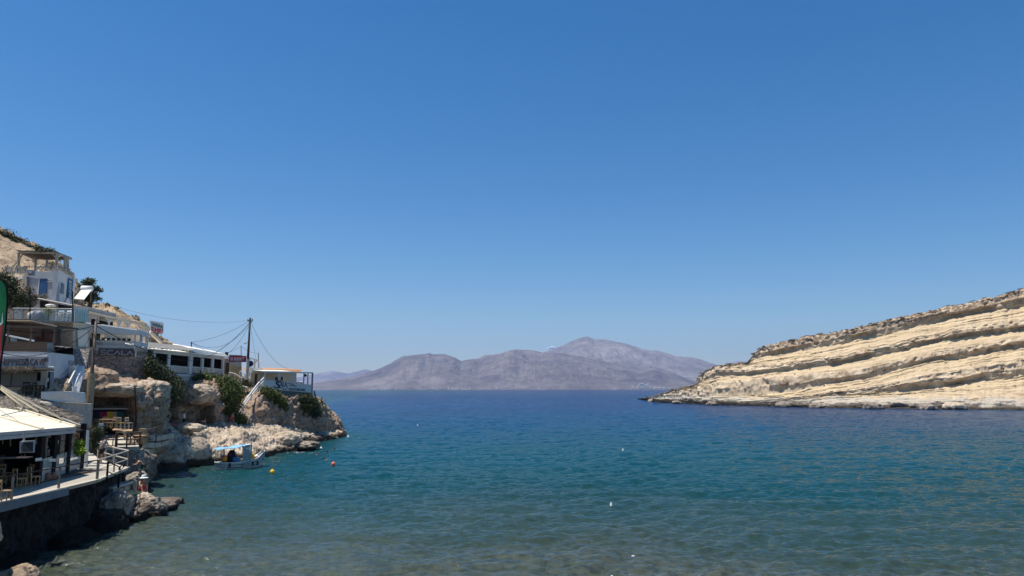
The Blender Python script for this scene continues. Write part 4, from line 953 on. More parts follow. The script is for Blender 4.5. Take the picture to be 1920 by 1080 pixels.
for x0, x1, y0, y1 in wp:
    w_ = f.rect(MB(), x0, y0, x1, y1, -.12, -.06).build('window', 'darkglass', t)
    if x0 > 320: f.rect(MB(), x1-2.2, y0, x1-.6, y1, -.05, -.02).build('curtain', 'weathered', w_)
for x0, x1, y0, y1 in [(290, 316, 685, 698.5), (319.5, 355.5, 688, 699), (361.5, 379, 689.5, 700), (382.5, 398.5, 691, 701.5), (401, 418, 693, 702.5)]:
    f.rect(MB(), x0, y0, x1, y1, -.1, -.04).build('lower_panel', mat('sandy_glass_panel', (.36, .36, .33), .35, .35, .9, .1), t)
    f.rect(MB(), x0, y0-1.6, x1, y0, -.1, .02).build('sill', 'white', t)
for x0, x1 in [(288, 291.5), (315, 319.5), (355.5, 361.5), (379, 382), (398.2, 401.2), (417.6, 420.5)]:
    xm = (x0+x1)/2; f.rect(MB(), x0, 657+(xm-290)*.1, x1, 699+(xm-290)*.035, -.18, .06).build('pillar', 'white', t)
MB().box((-.6, -7.5, 0), (-.4, .0, hz), f).build('side_wall', 'weathered', t)
MB().box((0, -7.6, 0), (f.L, -7.3, hz), f).build('back_wall', 'cream', t)
MB().box((0, -4, .0), (f.L, -3.9, hz), f).build('inner_wall', 'dark', t)
rf = f
# small chimney-like mast at the left of the roof (cable bracket)
MB().tube([f.q(359, 652, -3), f.q(358.6, 641, -3)], .07).build('cable_mast', 'black', t)
MB().tube([f.q(424, 668, -2), f.q(425, 661, -2)], .25, 8).build('roof_vent', 'black', t)
# ---- 5. ochre building behind the pole, with the red SUNSET board
A = P(430, 716, 112); B = P(456, 716, 113); B.z = A.z; f = Fr(A, B)
t = thing('small_building', 'small ochre walled building behind the red sign at the far end of the long restaurant', 'building', f.p(f.L/2, -1.5, -.5))
wall_pts(f, [(431, 668), (431, 716), (453, 716), (453, 668)], 'cream', 'wall', t, 3.5)
wall_pts(f, [(431.2, 685), (431.2, 716), (452.8, 716), (452.8, 687)], 'yellow', 'dado', t, .1, .1)
wall_pts(f, [(430, 665), (430, 668), (454, 668.3), (454, 665.8)], 'grey', 'roof', t, 4, .2)
f.rect(MB(), 423, 680, 429.5, 702, -1, -.9).build('door', 'darkwood', t); f.rect(MB(), 419, 672, 431, 716, -1.2, -1.02).build('wall', 'weathered', t)
MB().tube([f.q(452.3, 666, -.2), f.q(452, 648.5, -.2)], .05).build('mast', 'steel', t)
A = P(427, 680, 104); B = P(462, 680, 105); B.z = A.z; f = Fr(A, B)
t = thing('sign', 'red hanging board with white letters SUNSET beside the utility pole', 'sign', f.p(f.L/2, 0, -.2))
wall_pts(f, [(427, 669), (430.5, 673), (427.5, 677), (431, 678), (462, 678), (462, 668), (434, 667.5)], 'red', 'board', t, .08)
wall_pts(f, [(431, 677.3), (431, 679), (462, 679), (462, 677.3)], 'blue', 'lower_stripe', t, .08, .03)
text_part('SUNSET', 'shirtwhite', t, f.q(431.5, 676, .05), f.e+Vector((0, 0, .02)), (0, 0, 1), (f.q(458.5, 676)-f.q(431.5, 676)).dot(f.e), .42, .02, fat=.012)
MB().bar(f.q(441, 677, .06), f.q(448, 677, .06), .05).build('small_print', 'shirtwhite', t)
MB().bar(f.q(429, 667.5, -.05), f.q(463, 667.5, -.05), .05).build('hanger', 'black', t)
# ---- 6. point taverna with the pale banner
A = P(495, 742, 107); B = P(585, 741, 115); B.z = A.z; f = Fr(A, B)
t = thing('taverna', 'small beige taverna on the point with tiled roof, open porch and a long pale banner', 'taverna', f.p(f.L/2, -2, -.5))
MB().box((-1.2, -6, -.3), (f.L+.2, .0, 0), f).build('floor_slab', 'concrete', t)
fb = Fr(f.p(-1.8, -3.2, 0), f.p(f.L, -3.2, 0))
wall_pts(fb, [(470, 698), (470, 727), (556, 724), (556, 697)], 'cream', 'wall', t, 3)
fb.rect(MB(), 527, 706.5, 530.5, 714, .0, .05).build('window', 'darkwood', t)
fb.rect(MB(), 516, 707, 524, 715, .0, .05).build('window', 'darkwood', t)
fb.rect(MB(), 478, 701, 482, 726, .0, .05).build('door', 'darkwood', t)
MB().slab([fb.q(487, 691.5, .5), fb.q(487, 697.2, .9), fb.q(565, 697.5, .9), fb.q(565, 693.0, .5)], -f.n*3.5+Vector((0, 0, .25))).build('roof', 'terracotta', t)
wall_pts(fb, [(473, 689), (473, 698.5), (492, 698.5), (492, 689.5)], 'white', 'parapet', t, 1, 1.1)
wall_pts(f, [(494.5, 696.2), (494.5, 698.5), (587, 700.3), (587, 698)], 'banner', 'porch_beam', t, .15, .05)
MB().slab([f.q(494, 696.3, .1), f.q(548, 697.2, .1), f.q(548, 697.2, .1)-f.n*3+Vector((0, 0, .25)), f.q(494, 696.3, .1)-f.n*3+Vector((0, 0, .25))], (0, 0, .06)).build('awning', 'roofwhite', t)
for px in (496.5, 523, 548): f.rect(MB(), px-.9, 699, px+.9, 722, -.1, .02).build('post', 'banner', t)
for px in (570, 577.5): f.rect(MB(), px-.7, 700, px+.7, 722, -1.3, -1.2).build('post', 'bluegrey', t)
f.rect(MB(), 584.5, 699, 586.8, 744, -.08, .04).build('post', 'bluegrey', t)
f.rect(MB(), 569, 698.5, 587, 700, -1.3, -1.15).build('porch_beam', 'bluegrey', t)
bn = wall_pts(f, [(495.5, 711.5), (496.5, 729), (520, 731), (583.5, 736.5), (584, 721.5), (540, 716.5)], 'banner', 'banner', t, .06, .12)
sl_ = (f.q(584, 721.5).z-f.q(496, 711.5).z)/f.L; ex = (f.e+Vector((0, 0, -.045))).normalized()
text_part('S', 'navy', bn, f.q(514, 728.2, .16), ex, (0, 0, 1), 1.25, 1.15, .02, .25, fat=.015)
text_part('CALA', 'navy', bn, f.q(521, 724.8, .16), ex, (0, 0, 1), (f.q(537.5, 725)-f.q(521, 725)).dot(f.e), .80, .02, .15, fat=.005)
MB().tube([f.q(x, y, .17) for x, y in ((523, 729.5), (523.8, 727), (526, 726.3), (529, 727.6), (532, 729.5), (535, 730.2), (538, 728.8), (538.8, 726), (538, 723.5))], .045).build('flourish', 'navy', bn)
mb = MB()
for x0_, x1_, y_ in ((539, 545, 719.2), (546, 552, 719.9), (543, 548, 722.6), (549, 556, 723.3)): mb.bar(f.q(x0_, y_, .17), f.q(x1_, y_+.7, .17), .09)
mb.build('small_print', 'navy', bn)
text_part('THN ATO MAS ANESI', 'navy', bn, f.q(541, 732, .16), ex, (0, 0, 1), (f.q(572, 732)-f.q(541, 732)).dot(f.e), .40, .01, fat=.004)
mb = MB(); g = random.Random(3)
for k in range(44):
    x = 520+k*1.5; mb.bar(f.q(x, 730.5+(x-520)*.11, .04), f.q(x, 738+(x-520)*.12, .04), .05)
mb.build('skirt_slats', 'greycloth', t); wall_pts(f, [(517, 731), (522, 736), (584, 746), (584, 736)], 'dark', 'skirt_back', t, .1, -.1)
MB().lathe([(.02, 0), (.18, .05), (.24, .3), (.12, .42), (.02, .45)], f.q(572.5, 706.5, -1.2), 8).build('hanging_lantern', 'black', t)
mb = MB(); mb.lathe([(.5, 0), (.55, .1), (.3, .14)], f.q(561, 718.5, -1), 10); mb.tube([f.q(561, 720, -1), f.q(561, 727, -1)], .05); mb.build('table', 'darkwood', t)
MB().lathe([(.22, 0), (.22, .3), (.1, .35)], f.q(565, 719.5, -.9), 8).build('white_pot', 'whitep', t)
# white pergola frame left of the taverna with a round sign
A = P(466, 716, 109); B = P(486, 716, 111); B.z = A.z; f = Fr(A, B)
t = thing('pergola', 'small white timber pergola frame rising behind the utility pole', 'pergola', f.p(f.L/2, 0, -.3))
mb = MB()
mb.bar(f.q(467, 671, 0), f.q(486, 676.5, 0), .16); mb.bar(f.q(467, 671, -2.5), f.q(486, 676.5, -2.5), .16)
for x, y in ((470, 672), (477, 674), (484, 676)): mb.bar(f.q(x, y, .2), f.q(x, y, -2.8), .12)
mb.build('roof_beams', 'white', t)
for px, d in ((468, 0), (477, 0), (485, 0), (477.5, -2.5)):
    m2 = MB().bar(f.q(px, 672+(px-467)*.28, d), f.q(px, 712, d), .15); m2.bar(f.q(px, 684, d), f.q(px+4, 676, d), .1); m2.build('post', 'white', t)
MB().tube([f.q(485, 700, -.5), f.q(484.6, 662, -.5)], .06).build('mast', 'steel', t)
A = P(466, 686, 107.5); mb = MB(); mb.lathe([(.0, 0), (.42, .0), (.42, .06), (.0, .06)], (0, 0, 0), 18)
t = thing('sign', 'round dark sign disc with white ring hanging beside the pole', 'sign', P(469.5, 684, 106.5))
mbx = MB(); mbx.v = [(v[0], v[2], v[1]) for v in mb.v]; mbx.f = mb.f; mbx.v = [tuple(Vector(v)+P(469.5, 682, 106.5)) for v in mbx.v]; mbx.build('disc', 'navy', t)
# white low building side / wall under the parapet with steps
t = thing('staircase', 'rough pale stone steps climbing to the point taverna', 'stairs', P(462, 760, 103))
sp0, sp1 = P(455, 792, 98.5), P(484, 727, 108)
mb = MB()
for k in range(18):
    a = sp0.lerp(sp1, k/18.); b_ = sp0.lerp(sp1, (k+1)/18.); r_ = Vector((.95, -.25, 0)).normalized()*1.6
    mb.slab([a-r_, a+r_, b_+r_, b_-r_], (0, 0, -.5)) if False else mb.add([Vector((v.x, v.y, z)) for z in (b_.z, b_.z-.8) for v in (a-r_*.5, a+r_*.5, b_+r_*.5, b_-r_*.5)], [(0, 1, 2, 3), (7, 6, 5, 4), (0, 4, 5, 1), (1, 5, 6, 2), (2, 6, 7, 3), (3, 7, 4, 0)])
mb.build('steps', 'concrete', t)
def rail(label, pts, hgt, m='white', r=.05, group=None, cat='railing', name='railing', mid=True, posts=None, pr=None):
    """railing following pts (ground points): top rail, mid rail, posts as parts"""
    t = thing(name, label, cat, tuple(pts[0]), group)
    up = Vector((0, 0, hgt)); MB().tube([p+up for p in pts], r, 6).build('top_rail', m, t)
    if mid: MB().tube([p+up*.5 for p in pts], r*.8, 6).build('middle_rail', m, t)
    for p in (posts or pts): MB().tube([p-Vector((0, 0, .1)), p+up], pr or r*1.2, 6).build('post', m, t)
    return t
rail('white timber handrail running diagonally up the rock to the point taverna', [P(442, 787, 96), P(456, 770, 98), P(470, 750, 101), P(483, 733, 103.5), P(494, 721.5, 105.5)], 1.0, 'white', .10)
rail('white rail descending from the restaurant door towards the stairs', [P(428, 716, 106), P(440, 719, 106), P(452, 727, 106)], 1.35, 'white', .07)
rail('short white rail beside the steps under the round sign', [P(449, 710, 109), P(459, 716, 109), P(468, 724, 109)], 1.1, 'white', .07)
t = thing('low_wall', 'low white wall and landing beside the restaurant end steps', 'wall', P(440, 730, 105))
MB().slab([P(424, 706, 107), P(424, 714, 107), P(452, 730, 106), P(461, 731, 106), P(461, 726, 106), P(440, 720, 106)], (0, 1.2, 0)).build('wall', 'concrete', t)
MB().slab([P(488, 716, 106), P(488, 728, 106), P(496, 727, 106), P(496, 712, 106)], (0, .6, 0)).build('wall', 'white', t)
# ---- utility poles and cables
def pole(label, base, top, r0, r1, m, name='utility_pole'):
    t = thing(name, label, 'utility pole', tuple(base)); MB().tube([base-Vector((0, 0, .5)), base.lerp(top, .5), top], [r0, (r0+r1)/2, r1], 9).build('shaft', m, t, True)
    mb = MB(); mb.bar(top+Vector((-.35, 0, -.45)), top+Vector((.35, .1, -.45)), .10); mb.build('crossarm', 'black', t)
    for dx in (-.33, 0, .33): MB().lathe([(.03, 0), (.07, .05), (.05, .12), (.07, .17), (.02, .2)], top+Vector((dx, 0.03, -.42)), 8).build('insulator', 'black', t)
    return t
tp2 = P(469, 595.5, 104); bp2 = P(463, 712, 104)
t = pole('tall dark utility pole against the sky beside the red SUNSET board', bp2, tp2, .20, .12, 'darkwood')
MB().tube([P(470, 601, 103.8)+Vector((.25*math.cos(a), 0, .25*math.sin(a))) for a in [k*.7 for k in range(10)]], .05).build('cable_coil', 'black', t)
MB().tube([bp2.lerp(tp2, 0), bp2.lerp(tp2, .33)], [.22, .20], 9).build('painted_base', 'concrete', t)
tp1 = P(180.5, 596, 58); bp1 = P(163, 818, 56)
t = pole('rough dark wooden utility pole wrapped in pale rope standing in front of the bar cave', bp1, tp1, .17, .10, 'darkwood')
lo, hi_ = bp1.lerp(tp1, .05), bp1.lerp(tp1, .52)
mb = MB(); g = random.Random(8)
n_ = 900; mb.tube([lo.lerp(hi_, k/n_)+Vector(((.235+.02*g.random())*math.cos(k*.62), (.235)*math.sin(k*.62), 0)) for k in range(n_+1)], .030, 4); mb.build('rope_wrap', mat('pale_rope', (.40, .31, .19), .95, .3, 6, .4, 30), t)
jb = MB().box((-.30, -.16, -.55), (.02, .12, -.1)); jb.v = [tuple(Vector(v)+tp1) for v in jb.v]; jb.build('junction_box', 'black', t)
def cable(label, a, b, sag, r=.026, group='overhead cables'):
    pts = []
    for k in range(25):
        s_ = k/24; p = Vector(a).lerp(Vector(b), s_); p.z -= sag*4*s_*(1-s_); pts.append(p)
    o = MB().tube(pts, r*.72, 4).build('cable', 'black', loc=tuple(a)); props(o, label, 'cable', group)
T2 = tp2-Vector((0, 0, .4)); T1 = tp1-Vector((0, 0, .6))
cable('long thin cable crossing the sky from the top of the pole to the hillside pine', T2, P(188, 566, 90), 1.1, .02)
cable('upper cable from the tall pole to the mast on the long restaurant roof', T2, P(359, 642, 84), .5)
cable('slack second cable from the tall pole to the restaurant roof mast', T2-Vector((0, 0, .5)), P(359, 642, 84), 1.7)
cable('thick black cable from the tall pole down to the restaurant roof edge', T2-Vector((0, 0, .25)), P(392, 668, 88), .5, .045)
cable('thick black cable along the front of the SCALA cafe and restaurant windows', T1, P(320, 672, 70), .25, .04)
cable('black cable end sagging across the restaurant windows', P(320, 672, 70), P(392, 667, 86), .35, .035)
cable('cable dropping from the tall pole to the ochre building roof', T2-Vector((0, 0, .6)), P(426, 664, 110), .5)
cable('cable falling from the tall pole to the tiled roof of the point taverna', T2, P(540, 691.5, 113), 1.3)
cable('thin cable from the tall pole down to the white pergola mast', T2, P(481, 678, 110), .3, .02)
cable('low cable between the roof mast and the ochre building mast', P(359, 642, 84), P(452, 649, 112), 1.2, .022)
cable('short cable from the ochre building mast to the pergola mast', P(452, 649, 112), P(484.6, 662, 110.5), .3, .022)
cable('thick black cable from the rope wrapped pole towards the brown pergola terrace', T1, P(-20, 612, 50), .5, .04)
cable('second black cable sagging from the rope wrapped pole towards the left edge', T1, P(-20, 655, 46), 1.2, .035)
cable('thin cable from the rope wrapped pole down to the white house wall', T1, P(112, 706, 55), .5, .02)
# street lamp on the pole
t = thing('street_lamp', 'small lamp head on a curved arm left of the tall dark pole', 'lamp', P(465, 645, 104))
MB().tube([P(466, 644, 104), P(463, 642.3, 104), P(460.5, 643.4, 104)], .03).build('arm', 'steel', t)
MB().lathe([(.04, .12), (.2, .02), (.17, -.04), (.02, -.05)], P(459.3, 644.3, 104), 10).build('lamp_shade', 'steel', t)
# ---- 7. HIPPIES CAVE white house
A = P(-60, 740, 55); B = P(89, 740, 55); B.z = A.z; f = Fr(A, B)
t = thing('house', 'white house with the outlined HIPPIES CAVE sign band above a straw fringe', 'building', f.p(f.L*.7, -2, 0))
wall_pts(f, [(-80, 657.5), (-80, 740), (89, 740), (89, 660)], 'white', 'front_wall', t, .4)
MB().slab([f.q(-80, 658), f.q(89, 660.5), P(138, 666.5, 60.5), P(20, 664, 61)], (0, 0, -.15)).build('roof', 'white', t)
wall_pts(f, [(-80, 667.5), (-80, 689), (89.5, 689), (89.5, 668.5)], mat('grey_sign_band', (.40, .37, .37), .8, .06, 1, .1), 'sign_band', t, .12, .13)
sgn = [c_ for c_ in t.children if c_.name.startswith('sign_band')][0]
for w_, x0, x1 in (('HIPPIES', -.5, 46), ('CAVE', 55.5, 84)):
    text_part(w_, 'darkwood', sgn, f.q(x0, 685, .15), f.e, (0, 0, 1), (f.q(x1, 685)-f.q(x0, 685)).dot(f.e), f.q(0, 672.5).z-f.q(0, 685).z, .01, 0, 'lettering', .020)
mb = MB()
for cx, cy, r_ in ((50.3, 681, .11), (50.3, 674.5, .07), (86.3, 674.5, .10)):
    c_ = f.q(cx, cy, .16); mb.tube([c_+f.e*r_*1.3*math.cos(a)+Vector((0, 0, r_*1.5*math.sin(a))) for a in [k*math.pi/6 for k in range(13)]], .022, 4)
    for k in range(6):
        a = k*math.pi/3; mb.bar(c_, c_+f.e*r_*2*math.cos(a)+Vector((0, 0, r_*2*math.sin(a))), .018)
mb.build('flower_emblem', 'darkwood', sgn)
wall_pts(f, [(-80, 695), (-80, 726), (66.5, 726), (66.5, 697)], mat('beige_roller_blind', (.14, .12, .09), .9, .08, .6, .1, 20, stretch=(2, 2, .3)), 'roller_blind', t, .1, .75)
f.rect(MB(), 20, 697, 20.7, 726, .75, .79).build('blind_seam', 'dark', t)
MB().slab([f.q(-80, 689.5, .1), f.q(100, 689.5, .1), f.q(102, 693, 1.1), f.q(-80, 693, 1.1)], (0, 0, -.07)).build('porch_roof', 'dark', t)
V = []; g = np.random.default_rng(4); n = 2600
u0, u1 = f.uv(-80, 693)[0], f.uv(82, 693)[0]; h0 = f.uv(0, 691.5)[1]
base = np.array([tuple(f.p(u, d, h)) for u, d, h in zip(g.uniform(u0, u1, n), g.uniform(.7, 1.15, n), h0+g.uniform(-.12, .18, n))])
ln = g.uniform(.12, .42, n)[:, None]; dirs = np.stack([g.normal(0, .5, n)+.2, g.normal(-.15, .2, n), -g.uniform(.4, 1.2, n)], 1); dirs /= np.linalg.norm(dirs, axis=1, keepdims=True)
sd = np.array(tuple(f.e))*.013; V = np.stack([base-sd, base+sd, base+dirs*ln+sd*.3, base+dirs*ln-sd*.3], 1).reshape(-1, 3)
mesh_obj('straw_fringe', np_mesh('straw_fringe', V, np.arange(4*n).reshape(-1, 4), False), 'leafdry', t)
f.rect(MB(), 69.5, 698, 76, 714, .0, .03).build('window', 'screen', t); f.rect(MB(), 89, 697, 92.3, 733, .0, .05).build('doorway', 'dark', t) 
f.rect(MB(), 80.5, 715, 83.5, 723.5, .03, .1).build('meter_box', 'grey', t); MB().lathe([(.14, 0), (.14, .3)], f.q(87.5, 716, .1), 10).build('wall_lamp', 'grey', t)
# right side wall receding
f3 = Fr(f.q(89, 740), f.q(89, 740)+Vector((-.4, 5.6, 0)))
def q3(px, py): return f3.q(px, py)
MB().slab([f.q(89, 660), P(138, 666, 60.5), P(138, 738, 60.5), f.q(89, 740)], (-.3, .6, 0)).build('side_wall', 'white', t)
MB().slab([P(92.5, 697.5, 55.3), P(92.5, 735, 55.3), P(100, 735, 55.8), P(100, 697.5, 55.8)], (.12, -.1, 0)).build('grey_door', mat('grey_blue_door', (.16, .19, .22), .6, .08, 2, .1), t)
MB().slab([P(89.5, 689.5, 54.6), P(101, 690.5, 54.6), P(102, 690.5, 56), P(90, 688, 56)], (0, 0, .12)).build('porch_cap', 'roofwhite', t)
MB().slab([P(125, 676, 59.4), P(125, 686, 59.4), P(136, 686, 60.3), P(136, 676, 60.3)], (.2, -.15, 0)).build('balcony_recess', 'weathered', t)
mb = MB()
for k in range(9): mb.bar(P(130.5+k*1.5, 686.5, 58.8), P(130+k*1.5, 698.5, 58.8), .07)
mb.bar(P(129.5, 686, 58.8), P(144, 686.5, 59), .10); mb.build('balustrade', 'white', t)
MB().slab([P(130, 699, 58.9), P(141, 699, 59.1), P(138, 706, 58.9), P(130, 706, 58.9)], (-.2, .5, 0)).build('balcony_base', 'white', t)
# stair with white parapet
MB().slab([P(149, 686, 60.5), P(149, 703, 60.5), P(138, 736, 57.5), P(126, 736, 57.0), P(128, 727, 57.2), P(146, 686, 60)], (.25, .3, 0)).build('stair_parapet', 'white', t)
MB().slab([P(146, 689, 59.8), P(129, 722, 57.0), P(127.5, 735, 57.0), P(140, 706, 59.2)], (-.1, .2, 0)).build('painted_stair_shade', 'blue', t)  # blue slab puts the shade inside the stair into colour
mb = MB()
for k in range(11):
    x = 129+k*1.55; y = 722-k*3.1; mb.bar(P(x, y+5, 56.9+k*.27), P(x, y-4, 56.9+k*.27), .06)
mb.bar(P(128, 719, 56.8), P(146, 684, 59.8), .09); mb.build('stair_railing', 'white', t)
# white terrace wall and flower pot
t = thing('terrace_wall', 'plain white terrace wall in shade below the HIPPIES CAVE house', 'wall', P(116, 753, 53.5))
MB().slab([P(77, 734.5, 53), P(77, 748, 53), P(110, 754, 53.5), P(157, 755, 54.5), P(157, 736, 54.5), P(118, 733.5, 53.5)], (-.1, .4, 0)).build('wall', 'white', t)
MB().slab([P(40, 744, 52.5), P(60, 756, 52), P(110, 790, 52), P(166, 800, 54.6), P(170, 757, 55), P(110, 754, 53.7), P(77, 748, 53.2)], (-.2, .6, 0)).build('lower_wall', 'weathered', t)
mb = MB().lathe([(.11, 0), (.17, .36), (.19, .37), (.19, .40), (.13, .40)], P(139, 735, 54), 12)
props(mb.build('flower_pot', 'whitep', loc=tuple(P(139, 735, 54))), 'white flower pot standing on the end of the white terrace wall', 'flower pot')
# dark chairs and table on that terrace
def chair(label, loc, rz, m='lightwood', group='wooden chairs', seat='lightwood', sc=1.0, name='chair', first={}):
    key = (m, seat)
    if key not in first:
        t = thing(name, label, 'chair', (0, 0, 0), group)
        MB().box((-.21, -.2, .43), (.21, .21, .47)).build('seat', seat, t)
        for x, y, h in ((-.19, -.18, .44), (.19, -.18, .44)): MB().bar((x, y, 0), (x, y, h), .04).build('leg', m, t)
        for x in (-.19, .19): MB().bar((x, .19, 0), (x*1.02, .25, .93), .04).build('leg', m, t)
        mb = MB(); mb.box((-.19, .225, .82), (.19, .25, .92)).box((-.19, .21, .62), (.19, .235, .69)); mb.build('backrest', m, t)
        mb = MB(); mb.bar((-.19, -.18, .2), (.19, -.18, .2), .025).bar((-.19, -.18, .15), (-.19, .19, .15), .025).bar((.19, -.18, .15), (.19, .19, .15), .025); mb.build('stretcher', m, t)
        first[key] = t
    else: t = copy_tree(first[key])
    t.location = loc; t.rotation_euler = (0, 0, rz); t.scale = (sc,)*3; t['label'] = label; t['group'] = group
    return t
def table(label, loc, rz, w=.9, d=.8, h=.75, m='lightwood', group='wooden tables', name='table'):
    t = thing(name, label, 'table', loc, group)
    def L(x, y, z): return Vector(loc)+Vector((x*math.cos(rz)-y*math.sin(rz), x*math.sin(rz)+y*math.cos(rz), z))
    mb = MB(); mb.slab([L(-w/2, -d/2, h-.05), L(w/2, -d/2, h-.05), L(w/2, d/2, h-.05), L(-w/2, d/2, h-.05)], (0, 0, .05)); mb.build('tabletop', m, t)
    for x in (-1, 1):
        for y in (-1, 1): MB().bar(L(x*(w/2-.06), y*(d/2-.06), 0), L(x*(w/2-.06), y*(d/2-.06), h-.05), .06).build('leg', m, t)
    return t
zt_ = P(60, 742, 53).z
chair('dark metal chair on the left of the table below the beige blind', tuple(P(48, 741, 53)), .6, 'black', 'dark chairs below the beige blind', 'clothdark')
chair('dark metal chair at the middle of the terrace below the beige blind', tuple(P(57, 742, 53)), -.4, 'black', 'dark chairs below the beige blind', 'clothdark')
chair('dark metal chair nearest the white terrace wall below the beige blind', tuple(P(73, 741, 53.6)), 2.2, 'black', 'dark chairs below the beige blind', 'clothdark')
table('dark square table below the beige blind of the white house', tuple(P(65, 741, 53.3)), .2, 1.0, .7, .72, 'black', None)
rail('thin dark rail in front of the beige blind of the white house', [P(-30, 742, 52.5), P(10, 741, 52.5), P(42, 741, 52.5), P(75, 741, 53)], .62, 'black', .025)
# ---- 8. straw roof below
t = thing('straw_roof', 'shaggy grey straw roof between the cream awning and the white terrace wall', 'thatched roof', P(90, 775, 48))
rows_ = []
for a in [[(-40, 742, 46), (0, 744, 46.5), (40, 745, 47), (75, 757, 48), (110, 768, 49), (150, 782, 50.5)], [(-40, 758, 44), (0, 760, 44.5), (40, 762, 45), (75, 770, 46), (105, 778, 47.3), (148, 788, 49.5)], [(-40, 775, 41), (0, 778, 42), (40, 782, 43), (75, 788, 44.5), (105, 792, 46), (146, 794, 48)]]:
    rows_.append([P(*x) for x in a])
C = np.array([[tuple(p) for p in r_] for r_ in rows_]); G = cr(C, [26, 26]); G = np.swapaxes(cr(np.swapaxes(G, 0, 1), [30]*5), 0, 1)
nn = gridnormals(G); nn *= np.sign(nn[..., 2:3]); G = G+nn*(.28*fbm(G/np.array([.25, 1.2, .25]), 4)+.3*fbm(G/1.2, 3))[..., None]
mesh_obj('thatch', np_mesh('thatch', G, gridquads(*G.shape[:2]), True), 'straw', t)
g = np.random.default_rng(14); n = 5200; fl = G.reshape(-1, 3); base = fl[g.integers(0, len(fl), n)]
ln = g.uniform(.15, .5, n)[:, None]; dirs = np.stack([g.normal(.6, .4, n), g.normal(-.5, .4, n), g.normal(-.1, .25, n)], 1); dirs /= np.linalg.norm(dirs, axis=1, keepdims=True)
sd = g.normal(size=(n, 3))*.012; V = np.stack([base-sd, base+sd, base+dirs*ln+sd*.3, base+dirs*ln-sd*.3], 1).reshape(-1, 3)+np.array([0, 0, .04])
mesh_obj('straw_ends', np_mesh('straw_ends', V, np.arange(4*n).reshape(-1, 4), False), 'straw', t)
MB().bar(P(88, 776, 47), P(150, 798, 45), .12).build('edge_beam', 'weathered', t); MB().bar(P(60, 760, 46), P(140, 795, 44.5), .09).build('edge_beam', 'weathered', t)
# ---- 9. brown pergola terrace on top of the white house
A = P(-40, 658, 58); B = P(100, 660, 58); B.z = A.z; f = Fr(A, B)
t = thing('pergola_terrace', 'dark brown timber pergola terrace with slatted screen above the white house', 'pergola', f.p(f.L*.7, -2, 0))
mb = MB(); mb.slab([f.q(-60, 599.5, .3), f.q(59, 601, .3), f.q(106, 612, .1), f.q(106, 612, .1)-f.n*3.0, f.q(-60, 600, .3)-f.n*4], (0, 0, .1)); mb.build('roof', 'wood', t)
MB().slab([f.q(-60, 598.6, .35), f.q(-60, 601.2, .35), f.q(59, 602.5, .35), f.q(59, 600.4, .35)], f.n*.06).build('front_edge', mat('pale_roof_edge', (.55, .42, .24), .7, .1, 2, .1), t)
MB().bar(f.q(59, 601.5, .36), f.q(107, 612, .12), .10).build('front_edge', 'weathered', t)
mb = MB()
for k in range(14): mb.bar(f.q(-55+k*9, 603, .2), f.q(-35+k*9, 609, -3.2), .12, .16)
mb.bar(f.q(-60, 609.5, .1), f.q(104, 614.5, .1), .16); mb.build('rafters', 'wood', t)
for px in (15, 58, 101.5): f.rect(MB(), px-1.8, 609, px+1.8, 643, -.1, .12).build('post', 'wood', t)
mb = MB(); mb.bar(f.q(96, 613.5), f.q(101, 618), .12); mb.bar(f.q(20, 611), f.q(15.5, 617), .12); mb.build('brace', 'wood', t)
mb = MB()
for k in range(6): f.rect(mb, -60, 641+k*2.9, 87, 643.3+k*2.9, 0, .06)
mb.build('slat_screen', 'wood', t); wall_pts(f, [(-60, 642), (-60, 658), (88, 658), (88, 642)], 'darkwood', 'screen_backing', t, .04, -.02)
wall_pts(f, [(-60, 612), (-60, 657), (112, 657), (112, 616)], 'darkwood', 'back_wall', t, .2, -4)
wall_pts(f, [(66, 620), (66, 640), (98, 641), (98, 622)], 'darkred', 'red_panel', t, .1, -3.8)
wall_pts(f, [(20, 613), (20, 626), (78, 632), (78, 615)], 'wood', 'brown_panel', t, .1, -3.7)
MB().bar(f.q(7, 627, .05), f.q(64, 639, .05), .13).build('white_rail', 'white', t)
MB().slab([f.q(17, 630, -1), f.q(17, 640, -1), f.q(27, 640, -1), f.q(27, 631, -1)], (0, .3, 0)).build('white_cabinet', 'white', t)
MB().slab([f.q(88, 642, .05), f.q(88, 660, .05), P(100, 661, 60), P(100, 643, 60)], (0, .05, 0)).build('glass_panel', 'glass', t)
MB().slab([P(101, 648, 61), P(101, 650, 61), P(124, 653, 62), P(124, 651.3, 62)], (0, 1.5, 0)).build('lower_canopy', 'weathered', t)
MB().slab([P(104, 650, 61.5), P(104, 662, 61.5), P(136, 664, 62.5), P(136, 652, 62.5)], (0, .1, 0)).build('dark_screen', 'darkglass', t)
# ---- 10. stone house with glass balcony
A = P(20, 602, 62.5); B = P(138, 604, 63.5); B.z = A.z; f = Fr(A, B)
t = thing('house', 'brown rubble stone house with a glass fronted balcony above the pergola terrace', 'building', f.p(f.L*.7, -2, -2))
wall_pts(f, [(-60, 604), (-60, 662), (137, 664), (137, 605)], 'brownstone', 'wall', t, 4)
f.rect(MB(), 103, 622, 110, 638.5, .0, .05).build('window', 'screen', t)
wall_pts(f, [(66, 601), (66, 604), (138, 605.5), (138, 602.5)], 'weathered', 'balcony_slab', t, 5, .4)
wall_pts(f, [(79, 605), (79, 620), (100, 622), (100, 605)], 'cream', 'plaster_and_sunlit_panel', t, .1, .1)
MB().tube([f.q(24, 578, .4), f.q(137.5, 579, .4)], .035).build('handrail', 'white', t)
for px in (25, 43, 56, 91, 109, 137): MB().tube([f.q(px, 578, .4), f.q(px, 602, .4)], .03).build('baluster_post', 'steel', t)
